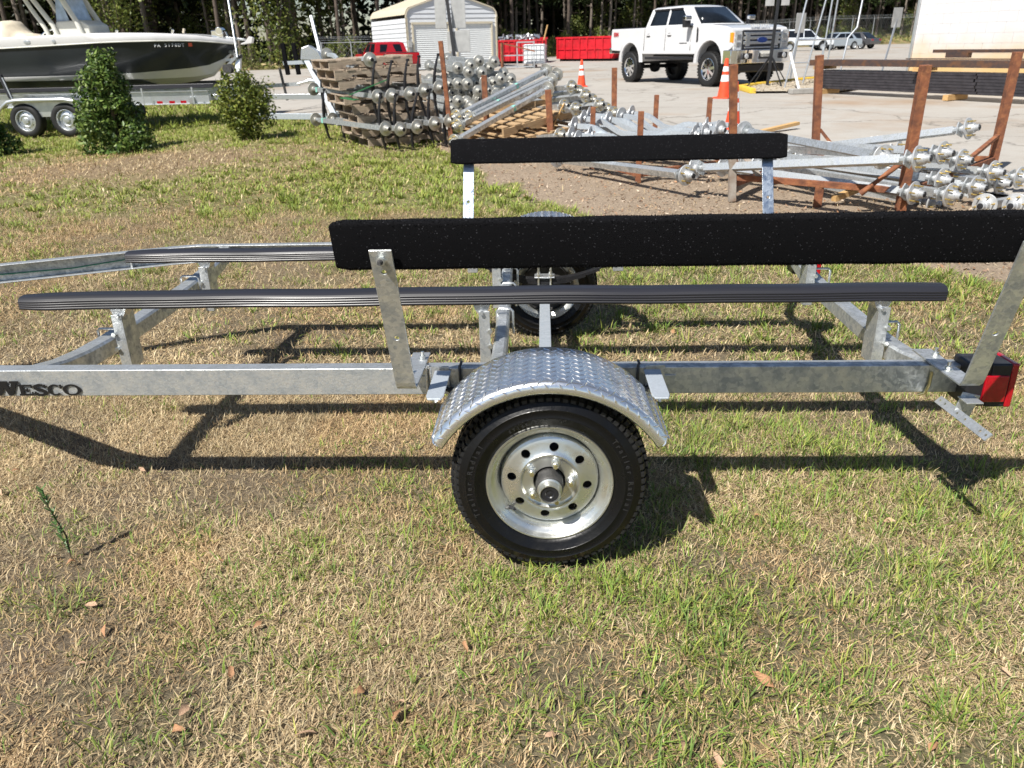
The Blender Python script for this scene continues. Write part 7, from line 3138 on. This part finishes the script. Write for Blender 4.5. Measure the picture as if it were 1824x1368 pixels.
def under_mesh(seed, H, W_, n, size, pal=UNDER):
    rng = np.random.RandomState(seed)
    P = []
    for k in range(26):
        z = H * rng.uniform(.08, 1)
        r_ = W_ * (1 - .55 * z / H) * rng.uniform(.2, 1)
        a = rng.uniform(0, 2 * PI)
        c = np.array([r_ * math.cos(a), r_ * math.sin(a), z])
        P.append(c + rng.normal(0, .26 * (H / 3), (n // 26, 3)))
    P = np.concatenate(P)
    P[:, 2] = np.abs(P[:, 2])
    f = leaf_cloud('foliage', P, np.tile([0, -.3, .8], (len(P), 1)), size, pal, M_LEAF, .8, .55, seed)
    mb = MB()
    for k in range(4):
        a = rng.uniform(0, 6.28)
        mb.tube([(.05 * k, 0, 0), (W_ * .2 * math.cos(a), W_ * .2 * math.sin(a), H * .4), (W_ * .5 * math.cos(a), W_ * .5 * math.sin(a), H * .85)], [.05, .035, .012], 5)
    return f, mb.mesh('trunk', M_BARK, 60)


UND = [under_mesh(40 + i, h, w, n, s_) for i, (h, w, n, s_) in enumerate(((5.5, 2.2, 1500, .22), (4.2, 1.8, 1200, .20), (6.5, 2.4, 1700, .24), (2.0, 1.4, 800, .15), (1.3, 1.1, 600, .13)))]
k = 0
for i in range(170):
    x = rng.uniform(-48, 64)
    left = x < -6
    dep = rng.uniform(-.6, 3.0)
    big = rng.rand() < (.20 if left else .08)
    y = float(wood_line(x)) + dep + (rng.uniform(3, 9) if big else 0)
    ang = math.atan2(x, y + 1.7)
    if ang < -.70 or ang > .58:
        continue
    j = rng.randint(0, 3) if big else rng.randint(3, 5)
    f, tr = UND[j]
    kind = 'young_tree' if big else 'shrub'
    t = thing(kind, ('leafy light-green young tree among the pines ' if big else 'low yellow-green shrub at the foot of the wood ') + sector(x, y), 'tree' if big else 'shrub', (x, y, hf(x, y)), (0, 0, rng.uniform(0, 6.28)), ('young trees in the wood ' if big else 'shrubs by the wood ') + sector(x, y))
    s_ = rng.uniform(.7, 1.2)
    t.scale = (s_, s_, s_)
    link('foliage', f, t)
    link('trunk', tr, t)

# leafier young trees standing forward of the pines on the left
for i, (u, dep, j, s_) in enumerate(((15, .5, 0, 1.05), (48, 2, 2, 1.0), (232, 1.0, 0, 1.0), (300, .6, 1, 1.1), (545, .8, 2, 1.0), (565, 2.5, 0, .9), (1030, 4, 1, .8), (1560, 1.5, 1, .8), (1590, .5, 0, .7), (1625, 2, 1, .8), (1395, 3, 1, .7))):
    a = math.atan((u - 912) / 1330.25) - .0474
    d_ = 40.0
    for _ in range(40):
        d_ = (float(wood_line(d_ * math.tan(a))) + dep + 1.7)
    x, y = d_ * math.tan(a), d_ - 1.7
    f, tr = UND[j]
    t = thing('young_tree', 'bright leafy young tree forward of the pines ' + sector(x, y), 'tree', (x, y, hf(x, y)), (0, 0, rng.uniform(0, 6.28)), 'bright young trees forward of the pines ' + sector(x, y))
    t.scale = (s_, s_, s_ * 1.1)
    link('foliage', f, t)
    link('trunk', tr, t)


def wood_mass():
    """the far interior of the wood: a deep bank of foliage nobody could count"""
    rng = np.random.RandomState(5)
    n = 120000
    x = rng.uniform(-95, 120, n)
    d = rng.uniform(22, 40, n)
    y = wood_line(x) + d
    hmax = 13
    z = rng.uniform(0, 1, n) ** .9 * hmax
    gap = (x > -32) & (x < -14) & (z > 2.2) & (z < 9) & (rng.rand(n) < .80)
    keep = ~gap
    P = np.stack([x, y, z], 1)[keep]
    me = leaf_cloud('wood_interior', P, np.tile([0, -.6, .6], (len(P), 1)), .95, [(.02, .03, .012), (.03, .042, .015), (.045, .055, .02), (.035, .03, .02)], M_NEEDLE, .8, .6, 6)  # leaf colours darkened to carry the shade inside the wood
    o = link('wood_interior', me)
    tag(o, 'dark dense interior of the pine wood behind the front trunks', None, kind='stuff')


wood_mass()


def verge():
    """rough grass and litter strip along the foot of the wood, on the right a grassy bank"""
    xs = np.linspace(-100, 130, 110)
    ts = np.concatenate([np.linspace(-1.5, 6, 9), np.linspace(9, 60, 6)])
    X = np.repeat(xs[None, :], len(ts), 0)
    E = wood_line(xs) + (fbm(xs, xs * 0, 91, .35) - .5) * 2
    Y = E[None, :] + ts[:, None]
    bank = np.clip((xs - 22) / 8, 0, 1)[None, :] * np.clip((ts[:, None] + 1.5) / 5, 0, 1) * 1.3
    Z = .145 + bank + .03 * np.clip(ts[:, None] + 1.5, 0, 1) + 0 * X
    n, m = X.shape
    idx = np.arange(n * m).reshape(n, m)
    faces = np.stack([idx[:-1, :-1], idx[:-1, 1:], idx[1:, 1:], idx[1:, :-1]], -1).reshape(-1, 4)
    me = bpy.data.meshes.new('forest_floor')
    me.from_pydata(np.stack([X.ravel(), Y.ravel(), Z.ravel()], 1).tolist(), [], faces.tolist())
    me.shade_smooth()
    me.materials.append(mat('leaf_litter', (.26, .175, .095), .95, 0, col2=(.13, .135, .045), vscale=.6, bump=1, bscale=3, detail=10))
    o = link('forest_floor', me)
    tag(o, None, None, kind='structure')
    rng = np.random.RandomState(14)
    n = 16000
    x = rng.uniform(-45, 70, n)
    d = rng.uniform(-1.3, 5, n)
    y = wood_line(x) + d
    z = .15 + np.clip((x - 22) / 8, 0, 1) * np.clip((d + 1.5) / 5, 0, 1) * 1.3
    P = np.stack([x, y, z + rng.uniform(0, .35, n)], 1)
    me = leaf_cloud('rough_grass', P, np.tile([0, -.8, .3], (n, 1)), .34, [(.20, .20, .06), (.26, .23, .09), (.15, .18, .05), (.34, .26, .13)], M_GRASS, .5, .35, 3)
    o = link('rough_grass', me)
    tag(o, 'rough grass and weeds along the foot of the wood', None, kind='stuff')


verge()


# chain-link fence along the wood: posts with raked tops, rails and strands
def fence(pts, label, hgt=2.2, step=3.0):
    a = Vector(pts[0])
    t = thing('wire_fence', label, 'fence', a)
    tot = 0
    for p, q in zip(pts[:-1], pts[1:]):
        p, q = Vector(p), Vector(q)
        d = q - p
        n = max(1, int(d.length / step))
        for k in range(n + 1):
            c = p + d * k / n - a
            mb = MB()
            mb.tube([c, c + Vector((0, 0, hgt))], .035, 6)
            mb.tube([c + Vector((0, 0, hgt)), c + Vector((-.18, -.16, hgt + .30))], .022, 5)
            mb.build('post', M_ALU, t, 60)
        mb = MB()
        mb.tube([p - a + Vector((0, 0, hgt - .02)), q - a + Vector((0, 0, hgt - .02))], .022, 5)
        mb.build('top_rail', M_ALU, t, 60)
        mb = MB()
        for z in [hgt + .12, hgt + .22, hgt + .3]:
            mb.bar(p - a + Vector((-.1, -.08, z)), q - a + Vector((-.1, -.08, z)), .012, .012)
        n2 = int(d.length / .35)
        for k in range(n2):
            for s_ in (-1, 1):
                b0 = k * .35
                p0 = p + d.normalized() * b0 - a
                p1 = p + d.normalized() * max(0, min(d.length, b0 + s_ * hgt)) - a
                mb.bar(p0, p1 + Vector((0, 0, hgt)), .005, .005)
        o = mb.build('wire_mesh', M_ALU, t)
        o['kind'] = 'stuff'
    return t


fence([(20, 90.5, .3), (34, 97.5, .9), (52, 105, 1.0)], 'wire fence with raked post tops on the bank before the right wood')
fence([(-13.6, 48.2, .15), (-8.6, 50.5, .15)], 'grey wire fence left of the white metal garage', 1.5, 1.4)


def chips():
    """bark chips, twigs and leaf crumbs on the bare soil by the racks"""
    rng = np.random.RandomState(44)
    n = 9000
    x, y = rng.uniform(-1.6, 5.5, n), rng.uniform(2.6, 10.5, n)
    k = dirt_mask(x, y) & (y < lot_edge(x))
    x, y = x[k], y[k]
    P = np.stack([x, y, hz(x, y) + rng.uniform(.004, .014, len(x))], 1)
    me = leaf_cloud('bark_chips', P, np.tile([0, 0, 1.0], (len(P), 1)), .034, [(.42, .30, .20), (.30, .19, .12), (.52, .42, .32), (.20, .13, .09), (.36, .20, .11)], M_GRASS, .35, .5, 8)
    o = link('bark_chips', me)
    tag(o, 'bark chips and leaf crumbs on the bare soil by the racks', None, kind='stuff')


chips()
